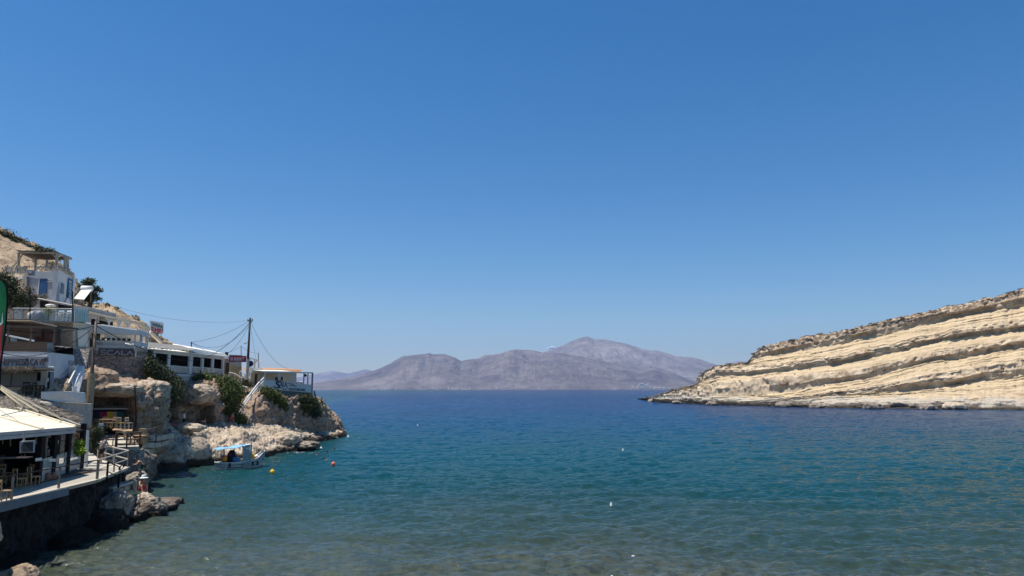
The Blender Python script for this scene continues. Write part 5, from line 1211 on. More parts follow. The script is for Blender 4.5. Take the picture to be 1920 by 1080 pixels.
for a, b_ in ((25, 43), (57, 91), (91.5, 109), (109.5, 137)): f.rect(MB(), a+.6, 580, b_-.6, 601.5, .36, .39).build('glass_panel', 'glass', t)
MB().slab([P(138, 579, 63.7), P(138, 603, 63.7), P(164, 604.5, 66), P(164, 580.5, 66)], (0, .04, 0)).build('turquoise_panel', 'tglass', t)
mb = MB()
for k in range(7): mb.bar(P(140+k*4, 580.5, 63.6+k*.35), P(140+k*4, 603.5, 63.6+k*.35), .05)
mb.bar(P(138, 578.5, 63.6), P(165, 580, 66), .07); mb.build('panel_frame', 'white', t)
wall_pts(f, [(-40, 577), (-40, 604), (137, 604), (137, 577)], 'weathered', 'back_wall', t, .2, -3.5)
MB().slab([f.q(69, 559, -1.5), f.q(69, 560.5, -1.5), f.q(137, 574.5, -1.5), f.q(137, 572.5, -1.5)], (-1.0, 1.8, .25)).build('corrugated_roof', 'weathered', t)
wall_pts(f, [(72, 561), (72, 580), (110, 580), (110, 568)], 'weathered', 'porch_wall', t, .1, -2.2)
wall_pts(f, [(75, 563), (75, 578), (90, 578), (90, 566)], 'dark', 'porch_shade_sheet', t, .1, -2.0)  # near-black sheets, here and next line, stand in for the porch's shade
wall_pts(f, [(109, 570), (109, 582), (134, 582), (134, 574)], 'dark', 'porch_shade_sheet', t, .1, -2.0)
# things standing on that balcony
def lump(label, name, cat, px, py, Y, r, m, seed, group=None):
    c = P(px, py, Y); o = boulder(name, label, tuple(c), r, M[m] if isinstance(m, str) else m, seed, .18, group, 4); o['category'] = cat; return o
lump('pale grey covered bundle behind the balcony glass, left of the yellow bundle', 'covered_bundle', 'bundle', 72, 591, 62.8, (.5, .35, .42), 'grey', 4)
lump('second pale covered bundle behind the balcony glass beside the dark bush', 'covered_bundle', 'bundle', 62, 593, 62.9, (.4, .35, .42), 'white', 7)
shrub('yellow green plant behind the balcony glass of the stone house', [(P(x, y, 63.0), (.42, .35, .4)) for x, y in [(84, 588), (90, 585), (86, 595), (95, 583), (80, 594)]], 900, .09, leafmat('yellow_foliage', (.20, .17, .02), (.5, .45, .08)), 31, cat='plant', name='potted_plant')
chair('white plastic chair on the balcony behind the glass, left one', tuple(P(112, 602, 62.2)), .3, 'whitep', 'white chairs on the stone house balcony', 'whitep')
chair('white plastic chair on the balcony behind the glass, right one', tuple(P(124, 602, 62.2)), -.3, 'whitep', 'white chairs on the stone house balcony', 'whitep')
table('white table between the two white balcony chairs', tuple(P(118, 602, 62.0)), 0, 1.0, .7, .72, 'whitep', None)
lump('white curved lounger cover on the balcony under the corrugated roof', 'lounger_cover', 'cover', 95, 573, 64.5, (.4, .3, .12), 'whitep', 17)
MB().tube([P(56.5, 600, 61), P(56, 539, 61)], .04).build('antenna_mast', 'black', label='thin dark mast rising in front of the dry bush beside the hotel', cat='mast', loc=tuple(P(56.5, 600, 61)))
props(MB().tube([P(137, 603, 61.5), P(136, 546, 61.5)], .05).build('antenna_mast', 'black', loc=tuple(P(137, 603, 61.5))), 'dark mast in front of the blue hotel sign', 'mast')
# ---- 11. hotel
A = P(50, 566, 76); B = P(104, 564, 75); B.z = A.z; f = Fr(A, B); g2 = Fr(f.q(104, 564), f.q(104, 564)+Vector((-1.35, 5.4, 0)))
t = thing('hotel', 'white two storey hotel with blue shutter, vertical blue sign and timber rooftop pergola', 'building', f.p(f.L/2, -2, 0))
wall_pts(f, [(48, 516), (48, 575), (104, 575), (104, 527)], mat('greyish_render', (.34, .34, .36), .85, .12, 1, .15), 'wall', t, .5)
wall_pts(f, [(66, 508), (66, 517.5), (104, 526.5), (104, 502.8), (99, 503.5), (93, 508.5), (86, 509.5)], 'white', 'parapet', t, .35, .12)
MB().slab([g2.p(0, 0, g2.uv(104.3, 503)[1]), g2.p(0, 0, -1), g2.p(g2.L, 0, -1), g2.p(g2.L, 0, g2.uv(104.3, 503)[1])], -g2.n*.4).build('wall', 'white', t)
MB().slab([f.q(60, 513, -.4), f.q(103, 513, -.4), g2.p(4.8, -.5, g2.uv(104.3, 512)[1]), g2.p(4.8, -6, g2.uv(104.3, 512)[1])], (0, 0, -.3)).build('roof_slab', 'white', t)
f.rect(MB(), 73, 522.5, 87.5, 550, .0, .07).build('shutter', 'blue', t)
f.rect(MB(), 71.8, 521.5, 73, 551, .0, .09).build('shutter_frame', 'white', t)
f.rect(MB(), 87.5, 527, 103, 528, .0, .10).build('ledge', 'white', t)
g2.rect(MB(), 114.5, 530.5, 120.5, 551, 0, .05).build('window', 'screen', t)
g2.rect(MB(), 113.7, 529.7, 121.2, 530.5, 0, .09).build('window_frame', 'white', t)
vs = g2.rect(MB(), 127.6, 522.5, 136.4, 560, .05, .12).build('vertical_sign', mat('sign_blue', (.02, .12, .22), .6, .1, 2, 0), t)
for i, ch in enumerate('MOTEL'):
    y = 530.3+i*6.7; text_part(ch, 'white', vs, g2.q(129.6, y, .14), g2.e, (0, 0, 1), .36*(1.9 if ch not in 'EL' else 1.5), .30, .01, fat=.02)
g2.rect(MB(), 136.6, 514, 139, 572, -.1, .14).build('corner_post', 'white', t)
MB().bar(g2.q(121, 566, .1), g2.q(131, 548, .5), .05).build('awning_arm', 'black', t)
# roof terrace pergola
ph = f.uv(100, 471)[1]
R1, R2, R3 = f.q(36, 473, .2), f.q(104, 474.5, .2), g2.q(134, 486, .2)
mb = MB(); bk_ = g2.e*4.0
mb.bar(R1, R2, .18); mb.bar(R2, R3, .16); mb.bar(R1+bk_, R2+bk_, .16); mb.bar(R1, R1+bk_, .16); mb.build('pergola_beams', 'weathered', t)
mb = MB()
for k in range(40):
    p = R1.lerp(R2, k/39)+Vector((0, 0, .14)); mb.bar(p+f.n*.25, p+bk_-f.n*.25, .16, .05)
for k in range(12):
    p = R2.lerp(R3, k/11)+Vector((0, 0, .14)); mb.bar(p+f.n*.1+f.e*.1, p-f.e*3.6, .14, .05)
mb.build('pergola_slats', 'wood', t)
for a, b_ in ((f.q(35, 474), f.q(34, 513)), (f.q(67, 480, -3), f.q(66, 512, -3)), (f.q(106.5, 476), f.q(106.5, 501)), (g2.q(121.5, 482), g2.q(121.5, 505)), (g2.q(127, 486), g2.q(127, 504)), (f.q(88, 478, -3.5), f.q(88, 508, -3.5))):
    MB().tube([a, b_], .13, 7).build('pergola_post', 'weathered', t)
mb = MB()
for a, b_ in ((f.q(34, 490), f.q(43, 476)), (f.q(106, 484), f.q(98, 476)), (f.q(107, 484), f.q(114, 479)), (g2.q(127, 493), g2.q(121, 484)), (f.q(26, 498), f.q(35, 488))): mb.bar(a, b_, .11)
mb.build('pergola_braces', 'weathered', t)
g = random.Random(12); mb = MB()
for x0, x1, y0, y1, fr_, n in ((8, 52, 498, 513, f, 12), (68, 104, 499, 507, f, 5), (108, 137, 497, 521, g2, 9)):
    for k in range(n):
        xa = x0+(x1-x0)*k/n; xb = xa+(x1-x0)/n*g.uniform(.6, 1.5)
        if fr_ is g2: ya = 498+(xa-108)*.55; mb.bar(fr_.q(xa, ya+6, .1), fr_.q(xb, ya-2+g.uniform(-1, 2), .1), .08); mb.bar(fr_.q(xa, ya, .1), fr_.q(xb, ya+6, .1), .08)
        else: mb.bar(fr_.q(xa, y1, .2), fr_.q(xb, y0+g.uniform(-1, 2), .2), .09); mb.bar(fr_.q(xa, y0+g.uniform(0, 3), .2), fr_.q(xb, y1, .2), .08)
mb.bar(f.q(8, 512, .2), f.q(52, 512.5, .2), .09); mb.bar(f.q(66, 500, -.5), f.q(106, 501, -.5), .08); mb.bar(g2.q(107, 497), g2.q(137, 514), .08)
mb.build('rooftop_railing', 'weathered', t)
MB().lathe([(.30, -.05), (.42, 0), (.42, .32), (.3, .36)], f.q(56, 513, -.3), 12).build('rooftop_fan_unit', 'white', t)
wall_pts(f, [(42, 517), (42, 540), (49.5, 540), (49.5, 519)], 'weathered', 'lattice_screen', t, .1, .3)
wall_pts(f, [(36, 512.5), (36, 516), (104, 528), (104, 525)], 'white', 'roof_slab_edge', t, .5, .02)
# solar water heater
A = P(138, 562, 84); t = thing('solar_water_heater', 'white solar water heater with a round tank above its tilted panel beside the hotel', 'water heater', tuple(P(150, 566, 85)))
MB().slab([P(138, 561, 84), P(157, 563, 84), P(171, 545, 85.5), P(153, 543.5, 85.5)], (.06, -.04, .10)).build('panel', 'roofwhite', t)
MB().tube([P(152.5, 541, 85.6), P(153, 541, 85.6), P(172.5, 541.5, 85.8), P(173, 541.5, 85.8)], [.25, .34, .34, .25], 14).build('tank', 'whitep', t, True)
for a, b_ in (((155, 543, 85.7), (156, 566, 86.0)), ((171, 544, 85.8), (170, 567, 86.2))): MB().tube([P(*a), P(*b_)], .04).build('leg', 'steel', t)
# flag banner at the left edge
t = thing('feather_flag', 'tall green feather flag with red lower part and black edge at the left border', 'flag', tuple(PZ(-6, 1010, 2.8)) if False else (P(-4, 900, 30).x, 30, 2.8))
pole_pts = [P(-6, 925, 30), P(-4, 780, 30), P(1.5, 680, 30), P(7.5, 640, 30), P(11.5, 600, 30), P(13.8, 560, 30), P(12.5, 538, 30), P(8.5, 526, 30), P(3, 522.5, 30), P(-4, 524, 30)]
MB().tube(pole_pts, .035, 6).build('pole', 'black', t)
edge = [P(-3, 760, 30), P(4, 670, 30), P(9.5, 610, 30), P(12, 565, 30), P(10.5, 541, 30), P(6, 530, 30), P(0, 526, 30)]
MB().slab([P(-1, 655, 30)]+[P(2.5, 655, 30), P(6.5, 632, 30), P(9.6, 600, 30), P(12, 565, 30), P(10.5, 541, 30), P(6, 530, 30), P(0, 526, 30), P(-14, 528, 30), P(-16, 640, 30)], (0, .012, 0)).build('flag_cloth', 'green', t)
MB().slab([P(2.4, 650, 29.98), P(5.4, 609, 29.98), P(-16, 622, 29.98), P(-16, 700, 29.98), P(-2, 700, 29.98)], (0, .01, 0)).build('red_field', 'red', t)
MB().slab([P(4.6, 585, 29.96), P(5.2, 606, 29.96), P(-16, 624, 29.96), P(-16, 618, 29.96), P(3.0, 604, 29.96)], (0, .01, 0)).build('white_edge', 'shirtwhite', t)
MB().slab([P(-1, 700, 30), P(-16, 700, 30), P(-16, 790, 30), P(-5, 790, 30)], (0, .012, 0)).build('flag_cloth', 'clothdark', t)

# ================================================================== near taverna on the boardwalk
DZ = 2.8
t = thing('sea_wall', 'stone sea wall under the boardwalk, its colour darkened for the shadow there', 'wall', (-22, 37, 0))
def gridwall(a, b, z0, z1, nu, nv, amp, m, name, parent):
    G = np.zeros((nv, nu, 3)); 
    for j in range(nv):
        for i in range(nu):
            p = Vector(a).lerp(Vector(b), i/(nu-1)); G[j, i] = (p.x, p.y, z0+(z1-z0)*j/(nv-1))
    n = gridnormals(G); n *= np.sign(n[..., :1]+1e-6); G = G+n*(amp*(1.6*fbm(G/1.1, 5, .6)+.9*(np.round(vn(G/np.array([.7, .7, .4]))*3)/3-.5)))[..., None]
    return mesh_obj(name, np_mesh(name, G, gridquads(nv, nu), True), m, parent)
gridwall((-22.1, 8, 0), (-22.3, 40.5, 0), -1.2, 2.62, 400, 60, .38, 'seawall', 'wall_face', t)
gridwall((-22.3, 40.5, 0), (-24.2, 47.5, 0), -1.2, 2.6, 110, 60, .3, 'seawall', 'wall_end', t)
t = thing('boardwalk', 'pale boardwalk with light edge running along the top of the sea wall', 'boardwalk', (-23, 36, DZ-.2))
# deck outline (far end bends left towards the terrace)
dk = [(-21.55, 8), (-21.5, 26), (-21.6, 36), (-21.8, 39.9), (-23.35, 46.1), (-25.6, 48.6), (-28.4, 51.9), (-32.4, 58), (-35, 58), (-31, 50), (-28.5, 45), (-34, 44), (-34, 8)]
MB().slab([(x, y, DZ) for x, y in dk], (0, 0, -.16)).build('deck', 'deckwood', t)
mb = MB()
for k in range(75):
    y = 26+k*.3; xe = np.interp(y, [8, 26, 36, 39.9, 46.1], [-21.5, -21.45, -21.6, -21.8, -23.35])
    if y < 46: mb.bar((xe-.02, y, DZ+.004), (-27, y-.0, DZ+.004), .012, .01)
mb.build('board_joints', 'weathered', t)
MB().slab([(-21.44, 26, DZ+.01), (-21.44, 36.6, DZ+.01), (-21.44, 36.6, DZ-.34), (-21.44, 26, DZ-.44)], (.12, 0, 0)).build('edge_fascia', 'bluegrey', t)
MB().slab([(-21.9, 26, DZ+.012), (-21.3, 26, DZ+.012), (-21.45, 36, DZ+.012), (-21.62, 39.9, DZ+.012), (-23.2, 46.1, DZ+.012), (-23.55, 46.1, DZ+.012), (-21.95, 39.9, DZ+.012), (-21.85, 36, DZ+.012)], (0, 0, .02)).build('edge_strip', 'deckwood', t)
# railing along the sea edge
gp = [Vector((x, y, DZ)) for x, y in ((-21.52, 22), (-21.5, 26), (-21.5, 29.2), (-21.5, 32.7), (-21.6, 36.2), (-21.78, 39.8))]
t = rail('long dark metal railing with pale posts along the sea edge of the boardwalk', gp, 1.02, 'black', .028, pr=.055)
for c_ in t.children:
    if c_.name.startswith('post'): c_.data.materials[0] = M['steel']
rail('weathered rail closing the corner of the boardwalk above the stone block', [Vector((x, y, DZ)) for x, y in ((-21.85, 40.0), (-22.6, 43.0), (-23.35, 46.0))], 1.0, 'weathered', .035, pr=.05)
rail('dark metal rail of the lower step outside the boardwalk corner', [Vector((-22.0, 41.2, 2.55)), Vector((-22.9, 44.2, 1.95)), Vector((-23.7, 46.2, 1.95))], 1.05, 'black', .035, pr=.055)
rail('weathered railing on the far side of the boardwalk end behind the standing person', [Vector((x, y, DZ)) for x, y in ((-23.35, 46.0), (-25.6, 48.5), (-27.0, 50.2), (-28.4, 51.8), (-30.4, 55), (-32.3, 57.8))], 1.0, 'weathered', .045, pr=.05)
t = thing('stone_pier', 'pale capped stone block at the corner below the railing end', 'wall', (-23, 45, 0))
MB().slab([(-24.6, 43.6, 1.82), (-23.0, 43.8, 1.82), (-23.2, 46.2, 1.82), (-24.9, 46.2, 1.82)], (0, 0, -2.4)).build('block', 'stone', t)
MB().slab([(-24.7, 43.5, 1.93), (-22.92, 43.7, 1.93), (-23.12, 46.3, 1.93), (-25, 46.3, 1.93)], (0, 0, -.11)).build('cap', 'concrete', t)
# taverna
t = thing('taverna', 'dark open fronted seaside taverna with cream awning, black posts and glass screens', 'taverna', (-27, 38, DZ))
e0, e1 = Vector((-21.35, 24, 5.75)), Vector((-24.3, 41.8, 5.42)); i1 = Vector((-33.5, 46.8, 7.05)); i0 = Vector((-31.5, 24, 7.45))
MB().slab([e0, e1, i1, i0], (0, 0, -.05)).build('awning', 'canvas', t)
mb = MB(); mb.bar(e0-Vector((0, 0, .06)), e1-Vector((0, 0, .06)), .12, .16); mb.bar(e0+Vector((.04, 0, -.24)), e1+Vector((.04, 0, -.24)), .05, .16); mb.build('front_beam', 'grey', t)
MB().bar(e1+Vector((0, .05, .03)), i1+Vector((0, .05, .03)), .10, .14).build('side_beam', 'canvas', t)
for k_ in (.48, .78, .2):
    a = e0.lerp(e1, k_)+Vector((0, 0, .07)); b_ = i0.lerp(i1, k_)+Vector((0, 0, .07)); MB().bar(a, b_, .16, .06).build('awning_rib', 'canvas', t)
mb = MB()
pk = P(-30, 700, 40)
for q in (P(130, 793, 42.9), P(72, 771, 43.5), P(47, 765, 45)): mb.bar(q, q.lerp(P(-20, 712, 39.5), 1.0), .075)
mb.bar(P(36, 791, 37.5), P(-40, 745, 36.5), .03); mb.build('stay_rods', 'canvas', t)
# frame: black posts and glass
def fx(y): return float(np.interp(y, [24, 31.8, 38, 45.5], [-22.6, -22.9, -23.75, -25.9]))
for y in (31.5, 38.0, 40.1, 42.6, 45.4): MB().box((fx(y)-.12, y-.12, DZ), (fx(y)+.12, y+.12, 5.45)).build('post', 'black', t)
for y0, y1 in ((38.1, 40.0), (40.2, 42.5), (42.7, 45.3)):
    MB().slab([(fx(y0), y0, DZ+.05), (fx(y1), y1, DZ+.05), (fx(y1), y1, 4.0), (fx(y0), y0, 4.0)], (.03, 0, 0)).build('glass_screen', 'glass', t)
    MB().slab([(fx(y0)-.02, y0, DZ+.05), (fx(y1)-.02, y1, DZ+.05), (fx(y1)-.02, y1, DZ+.65), (fx(y0)-.02, y0, DZ+.65)], (.02, 0, 0)).build('lower_panel', 'grey', t)
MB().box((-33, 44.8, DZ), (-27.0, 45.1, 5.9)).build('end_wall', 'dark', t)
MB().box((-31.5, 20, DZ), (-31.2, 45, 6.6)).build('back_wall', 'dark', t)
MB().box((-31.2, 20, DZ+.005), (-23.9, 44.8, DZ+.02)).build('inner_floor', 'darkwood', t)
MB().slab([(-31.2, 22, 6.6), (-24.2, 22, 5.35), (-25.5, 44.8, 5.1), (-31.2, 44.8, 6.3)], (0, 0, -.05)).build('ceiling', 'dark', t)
for x, y in ((-24.9, 30.5), (-26.5, 43)): MB().tube([(x, y, DZ), (x-.1, y, 5.3)], .07).build('inner_post', 'weathered', t)
MB().box((-29.2, 33, DZ), (-28.2, 42, DZ+1.1)).build('bar_counter', 'wood', t)
g = random.Random(5); mb = MB()
for k in range(46): x, y = g.uniform(-29.1, -28.3), g.uniform(33, 42); mb.lathe([(.035, 0), (.04, .14), (.018, .2), (.018, .28)], (x, y, DZ+1.1), 6)
mb.build('bottles', 'terracottapot', t)
mb = MB()
for k in range(60):
    x, y, z = g.uniform(-31.1, -29), g.uniform(30, 44.6), g.uniform(DZ+1.2, 5.2); s_ = g.uniform(.06, .22); mb.box((x, y, z), (x+s_*.5, y+s_, z+s_*1.3))
for k in range(40):
    x, y, z = g.uniform(-26.9, -25), g.uniform(41, 44.6), g.uniform(DZ+.8, 5.0); s_ = g.uniform(.05, .16); mb.box((x, y, z), (x+s_*.5, y+s_, z+s_*1.3))
mb.build('shelf_goods', 'weathered', t)
g = random.Random(21)
for y in (26.5, 29.5, 35.5, 40.5):
    m2 = MB(); m2.tube([(-25.6, y, 5.2), (-25.6, y, 4.75)], .012, 5); m2.lathe([(.03, .0), (.16, -.02), (.19, -.16), (.17, -.17), (.03, -.03)], (-25.6, y, 4.75), 10); m2.build('pendant_lamp', 'weathered', t)
m2 = MB()
for k in range(30):
    y = g.uniform(28, 41); x = g.uniform(-28.9, -26.4); m2.tube([(x, y, 5.2), (x+g.uniform(-.1, .1), y+g.uniform(-.2, .2), g.uniform(4.4, 4.9))], .03, 5)
m2.build('hanging_decorations', 'weathered', t)
MB().slab([P(66, 859.5, 33), P(66.5, 865, 33), P(79, 863.5, 33), P(78, 857.8, 33)], (0, .03, 0)).build('menu_card', 'bluep' if False else 'banner', t)
MB().slab([P(92, 860.5, 36), P(92, 865.5, 36), P(104.5, 865.5, 36), P(104, 860.5, 36)], (0, .03, 0)).build('menu_card', 'banner', t)
MB().slab([P(-20, 859, 33), P(-20, 861, 33), P(47, 860, 35), P(47, 858, 35)], (0, .6, 0)).build('wooden_shelf', 'wood', t)
# things standing in / by the taverna
s_ = thing('television', 'wall screen in a pale frame hanging under the cream awning', 'television', tuple(P(52, 849, 33.5)))
MB().slab([P(37, 828, 33), P(41, 827, 33.5), P(65.5, 826, 34), P(64, 848.5, 34), P(40, 849, 33.5), P(36.5, 850, 33)], (-.03, .08, 0)).build('frame', 'grey', s_)
MB().slab([P(42.5, 829.5, 33.3), P(62.5, 828.8, 33.8), P(61.2, 847, 33.8), P(42, 847.5, 33.3)], (-.005, .02, 0)).build('screen', 'screen', s_)
MB().tube([P(45, 827, 33.6), P(45, 808, 33.6)], .04).build('bracket', 'weathered', s_)
for px, py, y, nm in ((-2, 945, 30.6, 'wooden chair at the left border beside the railing, cut by the frame'), (28, 918, 33.4, 'wooden chair under the awning, second from the left border'), (55, 914, 33.8, 'wooden chair with honey coloured backrest behind the second railing post'), (40, 909, 35.5, 'wooden chair in the dark on the inner side of the taverna table')):
    p = PZ(px, py, DZ+.02); chair(nm, (p.x-.2, p.y+.6, DZ+.02), 2.6 if px != 40 else -.6, 'lightwood', 'wooden chairs under the cream awning', 'lightwood')
table('wooden dining table in the dark of the open fronted taverna', (-24.9, 33.6, DZ+.02), .1, .8, 1.3, .75, 'lightwood', None)
table('second wooden dining table further along in the dark open fronted taverna', (-25.9, 37.6, DZ+.02), .1, .8, 1.2, .75, 'lightwood', None)
for q_, (x, y, rz, nm) in enumerate(((-25.1, 37.2, 1.5, 'wooden chair on the sea side of the second dining table'), (-26.7, 37.7, -1.5, 'wooden chair on the inner side of the second dining table'), (-25.9, 38.7, 3.1, 'wooden chair at the far end of the second dining table'))): chair(nm, (x, y, DZ+.02), rz, 'lightwood', 'wooden chairs under the cream awning', 'lightwood')
mb = MB()
for k in range(7): mb.lathe([(.03, 0), (.035, .1), (.02, .14), (.015, .2)], (-24.9+.25*math.sin(k*2.1), 33.6+.45*math.cos(k*1.7), DZ+.79), 7)
props(mb.build('tableware', 'whitep', loc=(-24.9, 33.6, DZ+.79)), 'cluster of cruets and glasses on the nearer dining table', 'tableware')
for px, py, nm in ((82, 903, 'round pale clay jar on the taverna floor, left of the pair'), (92, 901, 'round pale clay jar on the taverna floor, right of the pair')):
    p = PZ(px, py, DZ+.02); props(MB().lathe([(.08, 0), (.15, .08), (.18, .18), (.14, .30), (.07, .35), (.09, .39)], (p.x, p.y+.3, DZ+.02), 14).build('clay_jar', 'terracottapot', smooth=True, loc=(p.x, p.y+.3, DZ)), nm, 'jar', 'clay jars in the taverna')
shrub('bright green palm plant in a planter between the glass screens and pole', [(Vector((-25.35, 44.2, 4.25)), (.22, .25, .35)), (Vector((-25.2, 44.0, 3.95)), (.3, .3, .22))], 260, .16, leafmat('palm_green', (.10, .17, .015), (.30, .42, .04)), 41, cat='plant', name='potted_plant')
shrub('dark climbing plant with pale flowers beside the rope wrapped pole', [(P(x, y, 48.5), (.4, .4, .4)) for x, y in [(176, 812), (180, 822), (178, 835), (186, 808)]], 1500, .07, 'leafdark', 42, cat='plant', name='climbing_plant')
shrub('pale flowering plant on the trellis behind the palm plant', [(P(x, y, 47), (.4, .3, .3)) for x, y in [(152, 806), (158, 813), (149, 818), (163, 808)]], 1100, .06, 'leafdry', 43, cat='plant', name='flowering_plant')
props(MB().slab([P(184.5, 794, 49), P(192.5, 794, 49), P(191.5, 812, 49), P(186, 812, 49)], (0, .1, 0)).build('notice_board', 'white'), 'white upright notice panel right of the rope wrapped pole', 'notice')
props(MB().bar((-26.1, 46.3, DZ), (-26.3, 46.5, 5.0), .22).build('post', 'banner'), 'pale square post standing in front of the rope wrapped pole', 'post')
# ---- bar in the cave
t = thing('cave_bar', 'small bar in the rock cave with a shelf and magenta, yellow and teal panels', 'bar', tuple(P(205, 800, 64)))
A = P(172, 800, 64.2); B = P(245, 800, 65); B.z = A.z; f = Fr(A, B)
f.rect(MB(), 168, 765.5, 243.5, 767.5, -.1, .5).build('shelf', 'white', t)
for x0, x1, m_, nm in ((175, 187, 'navy', 'dark_panel'), (187, 201, 'magenta', 'magenta_panel'), (201, 211, 'yellowp', 'yellow_panel'), (211, 219, mat('cream_panel', (.5, .42, .25), .7, .1, 3, 0), 'cream_panel'), (219, 233, 'teal', 'teal_panel')):
    f.rect(MB(), x0, 772, x1-.2, 783.5, .0, .05).build(nm, m_, t)
f.rect(MB(), 175, 784, 240, 800, -.2, .02).build('stone_base', 'stone', t)
f.rect(MB(), 172, 768, 240, 772, -.4, -.3).build('back_shelf', 'navy', t)
mb = MB()
for k in range(7): x = 196+k*6.3; mb.bar(f.q(x, 764, .1), f.q(x+5, 761.5, .1), .18, .03)
mb.build('roof_slats', 'white', t)
f.rect(MB(), 177, 788, 197, 790.5, .6, 1.1).build('table_top', 'lightwood', t)
for px, py, y, rz, nm, st in ((226, 803.5, 61.2, 2.9, 'yellow backed wooden chair standing in front of the cave bar', 'yellowp'), (241.5, 803.5, 61.6, 2.7, 'pale wooden chair against the rock right of the yellow backed chair', 'weathered'), (196, 803, 61.4, .4, 'brown wooden chair at the table on the left of the cave bar', 'lightwood'), (208, 803, 61.6, -.5, 'brown wooden chair on the right of the bar table', 'lightwood')):
    p = P(px, py, y); chair(nm, tuple(p), rz, 'weathered' if px > 220 else 'lightwood', 'chairs in front of the cave bar', st)
table('square wooden table with pale top in front of the cave bar', tuple(P(201, 803.5, 60.5)), .1, 1.1, .8, .75, 'lightwood', None)
props(MB().tube([P(253, 725, 62.6), P(253.5, 745, 62.3), P(255, 770, 62.2), P(254.5, 802, 62.3)], .05, 6).build('drain_pipe', 'black'), 'dark cable pipe running down the rock right of the cave bar', 'pipe')
# ---- terrace in front (wood tables, fence) on a dry stone base
t = thing('terrace', 'raised stone terrace with pale floor in front of the cave bar', 'terrace', tuple(P(235, 850, 57)))
tz = P(235, 838, 56.5).z
f = Fr(P(193, 838, 56.5), P(262, 836, 57)); f.A.z = tz
MB().slab([f.q(190, 837), f.q(262, 837), P(268, 806, 68)*1.0, P(195, 806, 66)], (0, 0, -.25)) 
top_ = [Vector((*(f.q(190, 837).xy), tz)), Vector((*(f.q(262, 837).xy), tz)), Vector((P(268, 806, 66).x, 64, tz+.5)), Vector((P(180, 806, 66).x, 64, tz+.5))]
MB().slab(top_, (0, 0, -.25)).build('floor', 'deckwood', t)
MB().slab([top_[0]+Vector((0, 0, -.25)), top_[1]+Vector((0, 0, -.25)), top_[1]+Vector((.1, 0, -2.6)), top_[0]+Vector((0, 0, -2.6))], (0, .8, 0)).build('base_wall', 'stone', t)
MB().slab([top_[1]+Vector((0, .1, -.25)), top_[2]+Vector((0, 0, -.25)), top_[2]+Vector((0, 0, -3)), top_[1]+Vector((.1, .1, -2.9))], (-.6, 0, 0)).build('base_wall', 'stone', t)
t = rail('brown timber fence with two rails around the terrace with tables', [Vector((top_[0].x+1.0, top_[0].y+.1, tz)), Vector((f.q(220, 837).x, top_[0].y+.1, tz)), Vector((f.q(240, 837).x, top_[0].y+.15, tz)), Vector((f.q(260, 837).x, top_[1].y+.1, tz)), Vector((f.q(260, 837).x-.4, top_[1].y+3.5, tz+.2))], 1.05, 'wood', .05, pr=.06)
for x, dy, rz, nm in ((213, 1.1, .1, 'brown wooden table at the left of the fenced terrace'), (244, 1.3, 0, 'brown wooden table at the right of the fenced terrace')):
    p = f.q(x, 837); table(nm, (p.x, p.y+dy, tz), rz, 1.1, .8, .76, 'lightwood', 'tables on the fenced terrace')
for x, dy, rz, nm in ((231, 1.0, 1.6, 'brown wooden chair between the two terrace tables'), (252, 1.4, -1.6, 'brown wooden chair right of the right terrace table'), (224, 2.2, 0.2, 'brown wooden chair behind the fence post in the middle of the terrace')):
    p = f.q(x, 837); chair(nm, (p.x, p.y+dy, tz), rz, 'lightwood', 'chairs on the fenced terrace', 'lightwood')
mb = MB(); p = f.q(232, 837); mb.box((p.x-.25, p.y+2.6, tz), (p.x+.25, p.y+3.0, tz+1.2)); props(mb.build('wooden_cabinet', 'lightwood'), 'tall light brown cabinet standing behind the terrace tables', 'cabinet')
props(MB().slab([P(213, 805, 58.5), P(249, 806, 58.5), P(247, 809.5, 57.5), P(210, 808, 57.5)], (0, 0, .06)).build('table_top_board', 'lightwood'), 'wooden board lying across the back of the terrace', 'board')
M['palestep'] = mat('pale_step_stone', (.50, .42, .32), .95, .2, 2, .4, 9, grime=((.24, .19, .14), 1.6, .52))
# curved stone steps with a striped woven cover
t = thing('stone_steps', 'curved pale stone steps dropping from the cave bar towards the shore rocks', 'stairs', tuple(P(290, 832, 66)))
for i, (y0, dy, x0, x1) in enumerate([(812, 5.5, 262, 327), (825, 5, 268, 318), (836, 4.5, 266, 300), (841.5, 4.5, 262, 292)]):
    a = [P(x0, y0+dy, 62.5-i*.3), P((x0+x1)/2, y0+dy+1, 64-i*.3), P(x1, y0-1.5+dy*.3, 68.5-i*.4)]; b_ = [P(x1-4, y0-3, 71-i*.4), P((x0+x1)/2-4, y0-.5, 67-i*.3), P(x0-2, y0, 64.5-i*.3)]
    MB().slab(a+b_, (0, 0, -.4)).build('step', 'deckwood' if False else M['palestep'], t)
t2 = thing('striped_rug', 'dark red and cream striped woven cover draped along the top curved step', 'rug', tuple(P(292, 818, 65)))
rugm = bpy.data.materials.new('striped_weave'); rugm.use_nodes = True; tt = rugm.node_tree; bb_ = tt.nodes['Principled BSDF']
wv = N(tt, 'ShaderNodeTexWave', Scale=2.2, Distortion=.6); tc_ = N(tt, 'ShaderNodeTexCoord'); tt.links.new(tc_.outputs['Object'], wv.inputs[0]); tt.links.new(ramp(tt, wv.outputs[0], [(.3, (.12, .04, .05)), (.5, (.45, .38, .32)), (.75, (.09, .05, .06))]), bb_.inputs[0]); bb_.inputs['Roughness'].default_value = .95
MB().slab([P(264, 821, 61.8), P(280, 826, 63), P(305, 820, 66), P(322, 810, 69), P(318, 805, 71), P(300, 812, 68), P(275, 815, 64.5), P(264, 814, 63)], (0, 0, .12)).build('cover', rugm, t2)
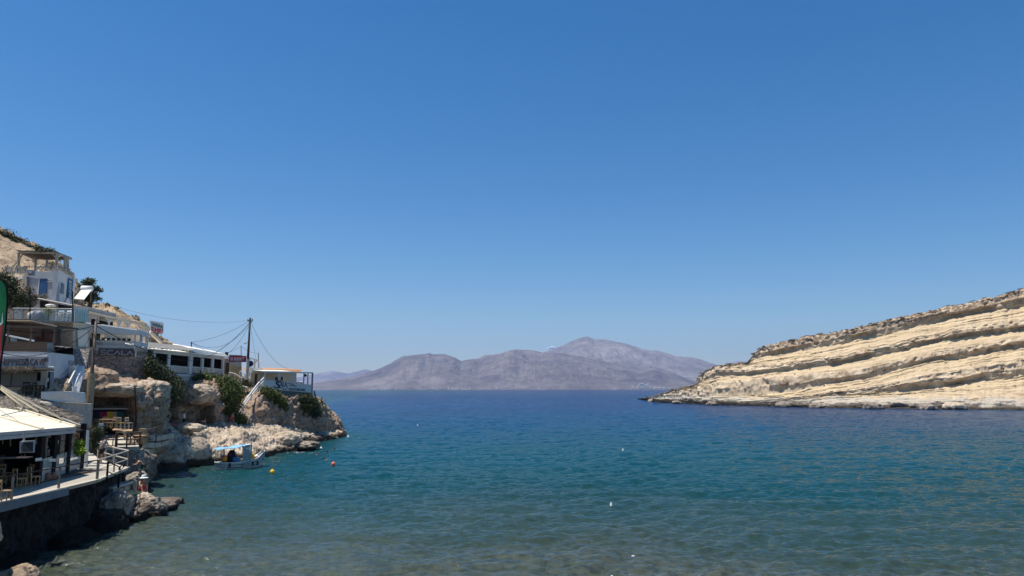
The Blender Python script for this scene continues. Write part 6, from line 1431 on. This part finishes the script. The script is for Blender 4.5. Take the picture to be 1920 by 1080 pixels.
props(MB().slab([P(321, 796, 73), P(333, 796, 74), P(331, 797.2, 74), P(320, 797.2, 73)], (0, .5, .04)).build('red_bench', 'red'), 'small red topped stool at the mouth of the dark cave', 'stool')
t = thing('bench', 'dark wooden bench against the wall inside the second cave', 'bench', tuple(P(377, 796, 84.5)))
MB().slab([P(368, 790, 85), P(386, 790, 85), P(386, 791.3, 84.6), P(368, 791.3, 84.6)], (0, 0, .05)).build('seat', 'darkwood', t)
MB().slab([P(368, 785.5, 85.3), P(386, 785.5, 85.3), P(386, 787.3, 85.3), P(368, 787.3, 85.3)], (0, .05, 0)).build('backrest', 'darkwood', t)
for x in (369, 385): MB().bar(P(x, 785, 85.2), P(x, 797, 85.0), .08).build('leg', 'darkwood', t)
# ================================================================== boat
S0 = Vector((-28.1, 72.0, 0)); S1 = Vector((-25.0, 75.0, 0)); BL = 5.4; BK = (S1-S0).length/BL
bx = (S1-S0).normalized(); by = Vector((bx.y, -bx.x, 0))      # by = side towards the camera
def Bp(x, y, z): return S0+bx*x*BK+by*y*.85+Vector((0, 0, z))
t = thing('fishing_boat', 'small grey white wooden fishing boat with light blue canopy moored by the rock ledge', 'boat', tuple(S0+bx*BL/2))
sec = [(-.25, .02, .62, .1), (0, .42, .60, -.1), (.6, .85, .56, -.3), (1.5, 1.08, .54, -.35), (2.7, 1.15, .58, -.38), (3.9, 1.02, .70, -.36), (4.8, .72, .86, -.3), (5.4, .36, 1.15, -.1), (BL+.6, .03, 1.42, .55)]
prof = [(1.0, 1.0), (.97, .78), (.90, .5), (.74, .2), (.40, .04), (0, 0)]
rows_ = []
for x, hb, g_, k_ in sec:
    r_ = [(x, hb*a, k_+(g_-k_)*b_) for a, b_ in prof]; r_ += [(x, -a[1], a[2]) for a in r_[-2::-1]]; rows_.append(r_)
C = cr(np.array(rows_), [4]*(len(sec)-1)); nr_, nc_ = C.shape[:2]
Vh = [Bp(*p) for p in C.reshape(-1, 3)]
mb = MB(); mb.add(Vh, [tuple(q) for q in gridquads(nr_, nc_)])
inner = [Bp(p[0], p[1]*.93, min(p[2]+.06, 9) if False else p[2]) for p in C.reshape(-1, 3)]
hull = mb.build('hull', 'hull', t, True)
mb = MB(); 
for s_ in (1, -1):
    ed_ = [Bp(C[i, 0 if s_ == 1 else -1, 0], C[i, 0 if s_ == 1 else -1, 1], C[i, 0 if s_ == 1 else -1, 2]+.02) for i in range(nr_)]
    mb.tube(ed_, .05, 6)
mb.build('gunwale', 'white', t)
mb = MB()
for s_ in (1, -1):
    for lv, idx in ((.0, 1), (0, 2)):
        k = idx if s_ == 1 else -1-idx; mb.tube([Bp(C[i, k, 0], C[i, k, 1]*1.01, C[i, k, 2]) for i in range(nr_)], .032, 5)
mb.build('rubbing_strake', 'navy', t)
mb = MB(); 
dkp = [Bp(C[i, 0, 0], C[i, 0, 1]*.95, .38) for i in range(2, nr_-4)]+[Bp(C[i, -1, 0], C[i, -1, 1]*.95, .38) for i in range(nr_-5, 1, -1)]
mb.slab(dkp, (0, 0, -.04)); mb.build('deck', 'weathered', t)
MB().slab([Bp(0, .4, .58), Bp(.9, .9, .56), Bp(.9, -.9, .56), Bp(0, -.4, .58)], (0, 0, -.05)).build('stern_deck', 'white', t)
MB().slab([Bp(4.2, .85, .72), Bp(5.5, .3, .98), Bp(5.5, -.3, .98), Bp(4.2, -.85, .72)], (0, 0, -.05)).build('foredeck', 'white', t)
can = [[Bp(x, y, z+.05*math.sin(x*3)-(.06 if abs(y) > .9 else 0)) for y in (1.0, .5, 0, -.5, -1.0)] for x, z in ((-.35, 1.92), (.5, 1.95), (1.5, 2.0), (2.6, 2.08), (3.75, 2.17))]
mb = MB(); mb.add([p for r_ in can for p in r_], [tuple(q) for q in gridquads(5, 5)]); mb.add([p-Vector((0, 0, .03)) for r_ in can for p in r_], [tuple(q[::-1]) for q in gridquads(5, 5)])
mb.build('canopy', 'ltblue', t)
MB().slab([Bp(2.9, 1.03, 2.12), Bp(3.78, 1.03, 2.19), Bp(3.78, .2, 2.2), Bp(3.5, .2, 2.18)], (0, 0, .03)).build('canopy_patch', 'white', t)
g = np.random.default_rng(3); cl_ = []
for j in range(9):
    for i in range(17):
        x = 2.62+1.12*i/16; z0, z1 = 2.07+(x-2.6)*.08, .02+(x-2.6)*.06; zz = lerp(z0, z1, j/8); cl_.append(Bp(x, 1.12+.07*math.sin(x*14+j*.35)*(.3+j/8)+.06*j/8, zz))
mb = MB(); mb.add(cl_, [tuple(q) for q in gridquads(9, 17)]); mb.add([p-by*.02 for p in cl_], [tuple(q[::-1]) for q in gridquads(9, 17)]); mb.build('hanging_cloth', 'greycloth', t, True)
mb = MB(); mb.slab([Bp(2.75, 1.22, 1.95), Bp(3.15, 1.24, 1.72), Bp(3.5, 1.25, 1.70), Bp(3.1, 1.24, 1.85)], by*.02).slab([Bp(3.5, 1.25, 2.2), Bp(3.55, 1.25, 1.75), Bp(3.42, 1.26, 1.35), Bp(3.36, 1.26, 1.7)], by*.02); mb.build('white_rag', 'shirtwhite', t)
for x, y, z in ((.1, .75, 1.95), (.1, -.75, 1.95), (1.2, -.95, 2.02), (2.55, -1.0, 2.15), (2.6, 1.0, 2.2), (3.75, .9, 2.35), (3.75, -.8, 2.35)): MB().tube([Bp(x, y, .5), Bp(x, y, z)], .028).build('canopy_post', 'steel', t)
MB().tube([Bp(3.72, .0, .6), Bp(3.74, 0, 3.1)], .02).build('mast', 'steel', t); MB().tube([Bp(4.85, 0, .7), Bp(4.85, 0, 1.9)], .03).build('mast', 'steel', t)
MB().tube([Bp(.15, .78, 1.2), Bp(1.3, .95, 1.3)], .025).build('side_rail', 'magenta', t)
mb = MB(); mb.lathe([(.03, 0), (.14, .05), (.15, .35), (.1, .5), (.03, .55)], Bp(5.6, .1, 1.05), 10); mb.tube([Bp(5.6, .1, 1.05), Bp(5.9, .2, .5)], .06); mb.build('bow_fender', 'greycloth', t)
mb = MB(); mb.tube([Bp(4.7, .2, .9), Bp(5.5, .1, 1.45)], .035); mb.build('anchor_pole', 'steel', t)
MB().bar(Bp(.75, 1.0, .5), Bp(.45, 1.25, -.25), .05).build('ladder_pole', 'white', t)
MB().box((-.35, -.3, 0), (.35, .3, .62)).build('wheel_box', 'bluep', t); t.children[-1].location = (0, 0, 0)
for c_ in list(t.children):
    if c_.name.startswith('wheel_box'):
        c_.data.transform(Matrix.Translation(Vector(t.location))); c_.data.transform(Matrix.Translation(Bp(2.15, .35, .4)-Vector(t.location)-Vector((0, 0, 0))+Vector((0, 0, 0))))
for s_, x in ((1, 1.1), (1, 4.0), (1, 4.7)): MB().tube([Bp(x, 1.06 if x < 4.5 else .8, .55), Bp(x, 1.1 if x < 4.5 else .86, .15)], .09, 8).build('fender', 'navy', t)
mb = MB()
gg = random.Random(4)
for k in range(26):
    x, y, z = gg.uniform(.9, 1.9), gg.uniform(-.6, .6), .42+gg.uniform(0, .28); mb.tube([Bp(x, y, z), Bp(x+gg.uniform(-.3, .3), y+gg.uniform(-.3, .3), z+gg.uniform(-.05, .12)), Bp(x+gg.uniform(-.4, .4), y+gg.uniform(-.4, .4), z)], .06, 5)
mb.build('net_heap', 'darkwood', t)
bmx = MB().lathe([(.05, 0), (.38, .1), (.42, .5), (.36, .9), (.22, 1.25), (.05, 1.35)], (0, 0, 0), 12)
bmx.v = [tuple(Vector(v)*Vector((1, 1, 1)).length/1.732) for v in bmx.v]
gq = np.array(bmx.v); gq = gq*(1+.5*fbm(gq*3, 3))[:, None]; bmx.v = [tuple(Vector(v)+Bp(1.75, 0, .42)) for v in gq]
bmx.build('dark_mass', 'clothdark', t, True)  # plain lump standing in for an unidentified dark, figure-like shape aboard
def loose(mb, nm, m, label, cat, smooth=True, group=None): return props(mb.build(nm, m, smooth=smooth), label, cat, group)
mb = MB().lathe([(.02, -.26), (.16, -.2), (.24, -.05), (.24, .1), (.16, .24), (.06, .3), (.06, .36), (.02, .37)], Bp(.72, .5, .92), 14); loose(mb, 'fender_buoy', 'orangep', 'orange round buoy lying on the stern deck of the boat', 'buoy')
mb = MB().lathe([(.2, 0), (.24, .05), (.24, .38), (.2, .45), (.09, .47), (.09, .53), (.02, .53)], Bp(4.15, .45, .78), 12); loose(mb, 'canister', 'yellowp', 'yellow canister standing on the boat just right of the hanging grey cloth', 'canister')
gg = random.Random(9); mb = MB()
for k in range(9): mb.lathe([(.02, 0), (.13, .05), (.14, .14), (.05, .22)], Bp(gg.uniform(4.4, 5.1), gg.uniform(-.2, .5), .80+gg.uniform(0, .15)), 7)
loose(mb, 'sack_pile', 'whitep', 'pile of white sacks and floats in the bow of the boat', 'sacks')
mb = MB().box((-.15, -.12, 0), (.15, .12, .18)); mb.v = [tuple(Vector(v)+Bp(4.45, .6, .78)) for v in mb.v]; loose(mb, 'red_crate', 'coral', 'small red crate beside the yellow canister on the boat', 'crate', False)
# ================================================================== people
def skin_mesh(vs, edges, root, sub=2):
    names = list(vs); me = bpy.data.meshes.new('sk'); me.from_pydata([tuple(vs[n][0]) for n in names], [(names.index(a), names.index(b_)) for a, b_ in edges], []); me.update()
    o = bpy.data.objects.new('sk', me); COL.objects.link(o); o.modifiers.new('s', 'SKIN'); sv_ = me.skin_vertices[0].data
    for i, n in enumerate(names):
        r_ = vs[n][1]; sv_[i].radius = (r_, r_) if not isinstance(r_, tuple) else r_; sv_[i].use_root = (n == root)
    o.modifiers.new('d', 'SUBSURF').levels = sub; o.modifiers['d'].render_levels = sub
    bpy.context.view_layer.update(); out_ = bpy.data.meshes.new_from_object(o.evaluated_get(bpy.context.evaluated_depsgraph_get())); bpy.data.objects.remove(o)
    out_.materials.clear(); out_.polygons.foreach_set('use_smooth', np.ones(len(out_.polygons), bool)); return out_
def merge(meshes):
    bm_ = bmesh.new()
    for m_ in meshes: bm_.from_mesh(m_)
    me = bpy.data.meshes.new('body'); bm_.to_mesh(me); bm_.free(); me.polygons.foreach_set('use_smooth', np.ones(len(me.polygons), bool)); return me
def person(label, loc, rz, J, shirt='shirtwhite', trousers='clothdark', hat=None, hair='hair', group=None, scale=1.0):
    """J: joints (x right, -y forward, z up); keys pelvis chest neck head, sh/el/ha/hi/kn/an/to + L,R"""
    t = thing('person', label, 'person', loc, group); V3 = lambda k: Vector(J[k])
    vs = dict(pelvis=(V3('pelvis'), (.15, .12)), waist=(V3('pelvis').lerp(V3('chest'), .45), (.13, .10)), chest=(V3('chest'), (.165, .115)), neck=(V3('neck'), .06), jaw=(V3('neck').lerp(V3('head'), .55), .075), head=(V3('head'), (.088, .105)), crown=(V3('head')+(V3('head')-V3('neck')).normalized()*.09, .065))
    ed_ = [('pelvis', 'waist'), ('waist', 'chest'), ('chest', 'neck'), ('neck', 'jaw'), ('jaw', 'head'), ('head', 'crown')]
    meshes = []
    for s_ in 'LR':
        sh, el, ha = V3('sh'+s_), V3('el'+s_), V3('ha'+s_); hi, kn, an, to = V3('hi'+s_), V3('kn'+s_), V3('an'+s_), V3('to'+s_)
        vs.update({'sh'+s_: (sh, .062), 'el'+s_: (el, .043), 'wr'+s_: (el.lerp(ha, .86), .028), 'ha'+s_: (ha, (.040, .022)), 'hi'+s_: (hi, .095), 'kn'+s_: (kn, .062), 'cf'+s_: (kn.lerp(an, .35), .058), 'an'+s_: (an, .038), 'to'+s_: (to, (.045, .028))})
        ed_ += [('chest', 'sh'+s_), ('sh'+s_, 'el'+s_), ('el'+s_, 'wr'+s_), ('wr'+s_, 'ha'+s_), ('pelvis', 'hi'+s_), ('hi'+s_, 'kn'+s_), ('kn'+s_, 'cf'+s_), ('cf'+s_, 'an'+s_), ('an'+s_, 'to'+s_)]
        d = (ha-el).normalized(); sd_ = d.cross(Vector((0, 1, 0))); sd_ = sd_.normalized() if sd_.length > .1 else Vector((1, 0, 0)); up_ = sd_.cross(d).normalized()
        for k, (o_, ln_) in enumerate(((-.030, .070), (-.010, .082), (.011, .078), (.030, .062))):
            b0_ = ha+d*.01+sd_*o_; fv = {'a': (b0_, .011), 'b': (b0_+d*ln_*.55+up_*.006, .0095), 'c': (b0_+d*ln_*.9+up_*.03, .008)}
            meshes.append(skin_mesh(fv, [('a', 'b'), ('b', 'c')], 'a', 1))
        sg = -1 if s_ == 'L' else 1; b0_ = ha-d*.03+sd_*.03*sg; meshes.append(skin_mesh({'a': (b0_, .013), 'b': (b0_+d*.035+sd_*.03*sg, .011), 'c': (b0_+d*.06+sd_*.035*sg, .009)}, [('a', 'b'), ('b', 'c')], 'a', 1))
    meshes.insert(0, skin_mesh(vs, ed_, 'pelvis'))
    hd = V3('head'); fwd = Vector(J.get('look', (0, -1, 0))).normalized(); rt = fwd.cross(Vector((0, 0, 1))).normalized()
    meshes.append(skin_mesh({'a': (hd+fwd*.085+Vector((0, 0, .02)), .012), 'b': (hd+fwd*.118-Vector((0, 0, .022)), .017)}, [('a', 'b')], 'a', 1))
    for q in (-1, 1): meshes.append(skin_mesh({'a': (hd+rt*q*.088+Vector((0, 0, .02)), .014), 'b': (hd+rt*q*.090-Vector((0, 0, .03)), .012)}, [('a', 'b')], 'a', 1))
    off = Vector(loc)
    def place(me, nm, m):
        o = bpy.data.objects.new(nm, me); COL.objects.link(o); o.parent = t; me.materials.append(M[m]); return o
    place(merge(meshes), 'body', 'skin')
    if shirt:
        sv_ = dict(p=(V3('pelvis')+Vector((0, 0, .02)), (.165, .14)), w=(V3('pelvis').lerp(V3('chest'), .5), (.155, .125)), c=(V3('chest'), (.185, .135)), n=(V3('chest').lerp(V3('neck'), .62), .085)); se = [('p', 'w'), ('w', 'c'), ('c', 'n')]
        for s_ in 'LR': sv_['s'+s_] = (V3('sh'+s_), .08); sv_['e'+s_] = (V3('sh'+s_).lerp(V3('el'+s_), .75), .066); se += [('c', 's'+s_), ('s'+s_, 'e'+s_)]
        place(skin_mesh(sv_, se, 'p'), 'shirt', shirt)
    tv = dict(p=(V3('pelvis')+Vector((0, 0, .03)), (.17, .14))); te = []
    for s_ in 'LR': tv['h'+s_] = (V3('hi'+s_), .115); tv['k'+s_] = (V3('hi'+s_).lerp(V3('kn'+s_), .8), .085); te += [('p', 'h'+s_), ('h'+s_, 'k'+s_)]
    place(skin_mesh(tv, te, 'p'), 'shorts', trousers)
    up_ = (V3('head')-V3('neck')).normalized(); hc = hd+up_*.045-fwd*.02
    bm_ = bmesh.new(); bmesh.ops.create_uvsphere(bm_, u_segments=14, v_segments=9, radius=.118, matrix=Matrix.Translation(hc)); 
    bmesh.ops.delete(bm_, geom=[v for v in bm_.verts if (v.co-hc).dot(up_) < -.03 and (v.co-hc).dot(fwd) > -.03], context='VERTS'); me = bpy.data.meshes.new('hair'); bm_.to_mesh(me); bm_.free(); place(me, 'hair', hair)
    if hat:
        mb = MB().lathe([(.25, .03), (.26, .02), (.15, .06), (.135, .14), (.11, .20), (.02, .215)], (0, 0, 0), 18); me = bpy.data.meshes.new('hat'); me.from_pydata([tuple(Vector(v)+hd+Vector((0, 0, .015))) for v in mb.v], [], mb.f); me.update(); place(me, 'sun_hat', hat)
    t.rotation_euler = (0, 0, rz); t.scale = (scale,)*3; return t
def J_stand(**o):
    J = dict(pelvis=(0, 0, .95), chest=(0, 0, 1.32), neck=(0, 0, 1.50), head=(0, -.01, 1.64), shL=(-.19, 0, 1.42), elL=(-.24, .02, 1.14), haL=(-.25, -.06, .88), shR=(.19, 0, 1.42), elR=(.24, .02, 1.14), haR=(.25, -.06, .88),
             hiL=(-.09, 0, .90), knL=(-.10, -.02, .50), anL=(-.10, .03, .08), toL=(-.11, -.14, .04), hiR=(.09, 0, .90), knR=(.10, -.02, .50), anR=(.10, .03, .08), toR=(.11, -.14, .04)); J.update(o); return J
p = P(344, 803, 78); person('person in a white shirt and dark shorts walking on the ledge before the dark cave', tuple(p), 1.9, J_stand(knL=(-.09, -.16, .52), anL=(-.1, -.12, .10), toL=(-.1, -.30, .07), knR=(.1, .08, .5), anR=(.1, .28, .12), toR=(.1, .14, .04), elL=(-.22, .1, 1.14), haL=(-.2, -.02, .92), elR=(.22, -.08, 1.14), haR=(.2, -.24, 1.0)), hair='clothdark')
p = Vector((-26.2, 48.2, DZ)); person('person in a grey shirt and dark shorts leaning on the rail at the boardwalk end', tuple(p), 2.5, J_stand(chest=(0, -.12, 1.30), neck=(0, -.20, 1.47), head=(0, -.27, 1.59), shL=(-.19, -.14, 1.40), shR=(.19, -.14, 1.40), elL=(-.25, -.26, 1.18), haL=(-.20, -.48, 1.08), elR=(.25, -.26, 1.18), haR=(.2, -.48, 1.08)), shirt='shirtgrey')
# seated person with the white hat
p = PZ(266, 922, 1.18); sit = dict(pelvis=(0, .12, .16), chest=(0, -.02, .50), neck=(0, -.12, .66), head=(0, -.2, .79), look=(.2, -.8, -.5), shL=(-.18, -.05, .58), elL=(-.23, -.26, .38), haL=(-.08, -.44, .42), shR=(.18, -.05, .58), elR=(.23, -.28, .38), haR=(.06, -.46, .40), hiL=(-.1, .05, .15), knL=(-.16, -.36, .40), anL=(-.13, -.52, .02), toL=(-.13, -.68, -.04), hiR=(.1, .05, .15), knR=(.16, -.38, .42), anR=(.14, -.50, .02), toR=(.14, -.66, -.04))
person('person in a white sun hat and pink shorts sitting bent over on the shore rock', (p.x, p.y, 1.22), .75, sit, shirt=None, trousers='pink', hat='shirtwhite')
pt_ = thing('bag', 'dark bag on the rock beside the seated person in the hat', 'bag', (p.x+.42, p.y+.1, 1.12)); MB().lathe([(.2, 0), (.26, .1), (.2, .25), (.05, .3)], (p.x+.42, p.y+.1, 1.12), 10).build('body', 'clothdark', pt_, True)
props(MB().slab([P(250, 901, 45.4), P(256, 902, 45.4), P(255, 923, 45.4), P(249.5, 922, 45.4)], (0, .08, 0)).build('wooden_post', 'weathered'), 'short weathered wooden post left of the seated person', 'post')
p = PZ(264, 893, 1.45); person('person in green shorts stooping on the rock behind the seated person', (p.x, p.y, 1.45), -1.0, J_stand(pelvis=(0, .15, .80), chest=(0, -.14, 1.02), neck=(0, -.30, 1.12), head=(0, -.40, 1.20), shL=(-.18, -.2, 1.10), shR=(.18, -.2, 1.10), elL=(-.24, -.34, .88), haL=(-.2, -.55, .85), elR=(.24, -.36, .88), haR=(.2, -.58, .9), hiL=(-.1, .12, .76), hiR=(.1, .12, .76), knL=(-.12, -.14, .46), knR=(.12, -.10, .46), anL=(-.12, .06, .08), anR=(.12, .1, .08)), shirt=None, trousers='clothgreen', scale=.95)
p = P(433, 798, 92.6); person('bare backed person in red shorts climbing the rocks at the foot of the stairs', (p.x, p.y, p.z), 2.6, J_stand(chest=(0, -.14, 1.28), neck=(0, -.22, 1.44), head=(0, -.3, 1.55), shL=(-.19, -.16, 1.38), shR=(.19, -.16, 1.38), knL=(-.1, -.28, .62), anL=(-.1, -.16, .25), toL=(-.1, -.34, .22), elR=(.26, -.34, 1.3), haR=(.26, -.5, 1.5), elL=(-.26, -.1, 1.1), haL=(-.26, -.28, .95)), shirt=None, trousers='clothred')
p = P(603, 759, 118.5); ang = person('person fishing from the rocks at the tip of the point', (p.x, p.y, p.z-.25), -1.3, J_stand(elL=(-.22, -.2, 1.2), haL=(-.1, -.46, 1.2), elR=(.22, -.22, 1.2), haR=(.08, -.5, 1.24)), shirt='clothred', trousers='clothdark', scale=.85)
mb = MB().tube([P(603.5, 752, 118.3), P(620, 746, 118.8), P(637, 739.5, 119.5)], [.03, .022, .012], 5); props(mb.build('fishing_rod', 'steel'), 'long fishing rod pointing out over the sea from the rock tip', 'fishing rod')
mb = MB().tube([P(589, 733, 116), P(590.5, 740, 116), P(592, 753, 116)], [.10, .14, .12], 7); mb.tube([P(590, 738, 116), P(593, 745, 116)], .06); props(mb.build('folded_parasol', 'blue'), 'dark folded parasol standing at the seaward corner of the point taverna', 'parasol')
mb = MB().tube([P(603, 757, 118)+Vector((.2, 0, 0)), P(604, 763, 118)], .05)
# swimmers and floats
def swimmer(label, px, py, hair='hair', rz=0, cap=None):
    p = PZ(px, py, 0); J = J_stand(); dz = -1.53
    J = {k: (v[0], v[1], v[2]+dz) if k != 'look' else v for k, v in J.items()}; J['elL'] = (-.4, -.2, -.08); J['haL'] = (-.35, -.45, -.06); J['elR'] = (.4, -.2, -.08); J['haR'] = (.35, -.45, -.06)
    return person(label, (p.x, p.y, 0), rz, J, shirt=None, hair=cap or hair)
swimmer('swimmer with dark wet hair, nearest the moored boat in the group off the ledge', 594, 851, rz=1)
swimmer('swimmer low in the water in the middle of the group off the ledge', 613, 849, rz=-1)
swimmer('swimmer with dark hair and pale shoulders, farthest right of the group', 627, 843, rz=0)
swimmer('swimmer with dark hair nearest the camera in the group off the ledge', 607, 862, rz=2)
swimmer('lone swimmer far out on the right side of the bay', 1407, 834, rz=.5)
def buoy(label, px, py, m, r, group='floating buoys'):
    p = PZ(px, py, 0); t = thing('buoy', label, 'buoy', tuple(p), group); prof_ = [(r*math.sin(a)+.004, r*.55-r*math.cos(a)) for a in [math.pi*k/10 for k in range(11)]]
    MB().lathe(prof_, p, 16).build('float', m, t, True); MB().lathe([(.05, 0), (.07, .03), (.05, .09)], p+Vector((0, 0, r*1.5)), 8).build('eyelet', m, t); return t
buoy('yellow round buoy floating nearest the boat', 510.5, 887, 'yellowp', .20)
buoy('coral orange round buoy below the group of swimmers', 625, 872, 'coral', .21)
buoy('white round buoy by the tip of the rocky point', 653, 820, 'whitep', .17)
buoy('small white buoy left of the group of swimmers', 602, 842, 'whitep', .16)
buoy('white buoy in the open water, nearest the camera', 1146, 949, 'whitep', .085)
buoy('white buoy in the open water, halfway to the headland', 1168, 845, 'whitep', .11)
buoy('tiny white buoy far out, left of the middle of the bay', 783, 798, 'whitep', .13)
p = PZ(1187, 1044, 0); props(MB().tube([p+Vector((-.06, 0, .02)), p+Vector((.04, .0, .03)), p+Vector((.08, 0, .03))], [.035, .035, .012], 8).build('floating_bottle', 'whitep'), 'pale plastic bottle floating near the bottom right of the water', 'bottle')
mb = foam(556, 848, 2.4, 31); mb.build('foam', fm, kind='stuff')
# ---- haze over the gulf: the far mountains fade in this air
mb = MB(); mb.box((-21000, -420, -7.5), (21000, 21500, 1280))
m = bpy.data.materials.new('haze_air'); m.use_nodes = True; t = m.node_tree; t.nodes.clear()
vol = N(t, 'ShaderNodeVolumePrincipled'); vol.inputs['Density'].default_value = 4.6e-5; vol.inputs['Color'].default_value = (.42, .60, 1, 1); vol.inputs['Anisotropy'].default_value = .2
o_ = N(t, 'ShaderNodeOutputMaterial'); t.links.new(vol.outputs[0], o_.inputs['Volume'])
mb.build('haze', m, kind='stuff', loc=(0, 0, 0))
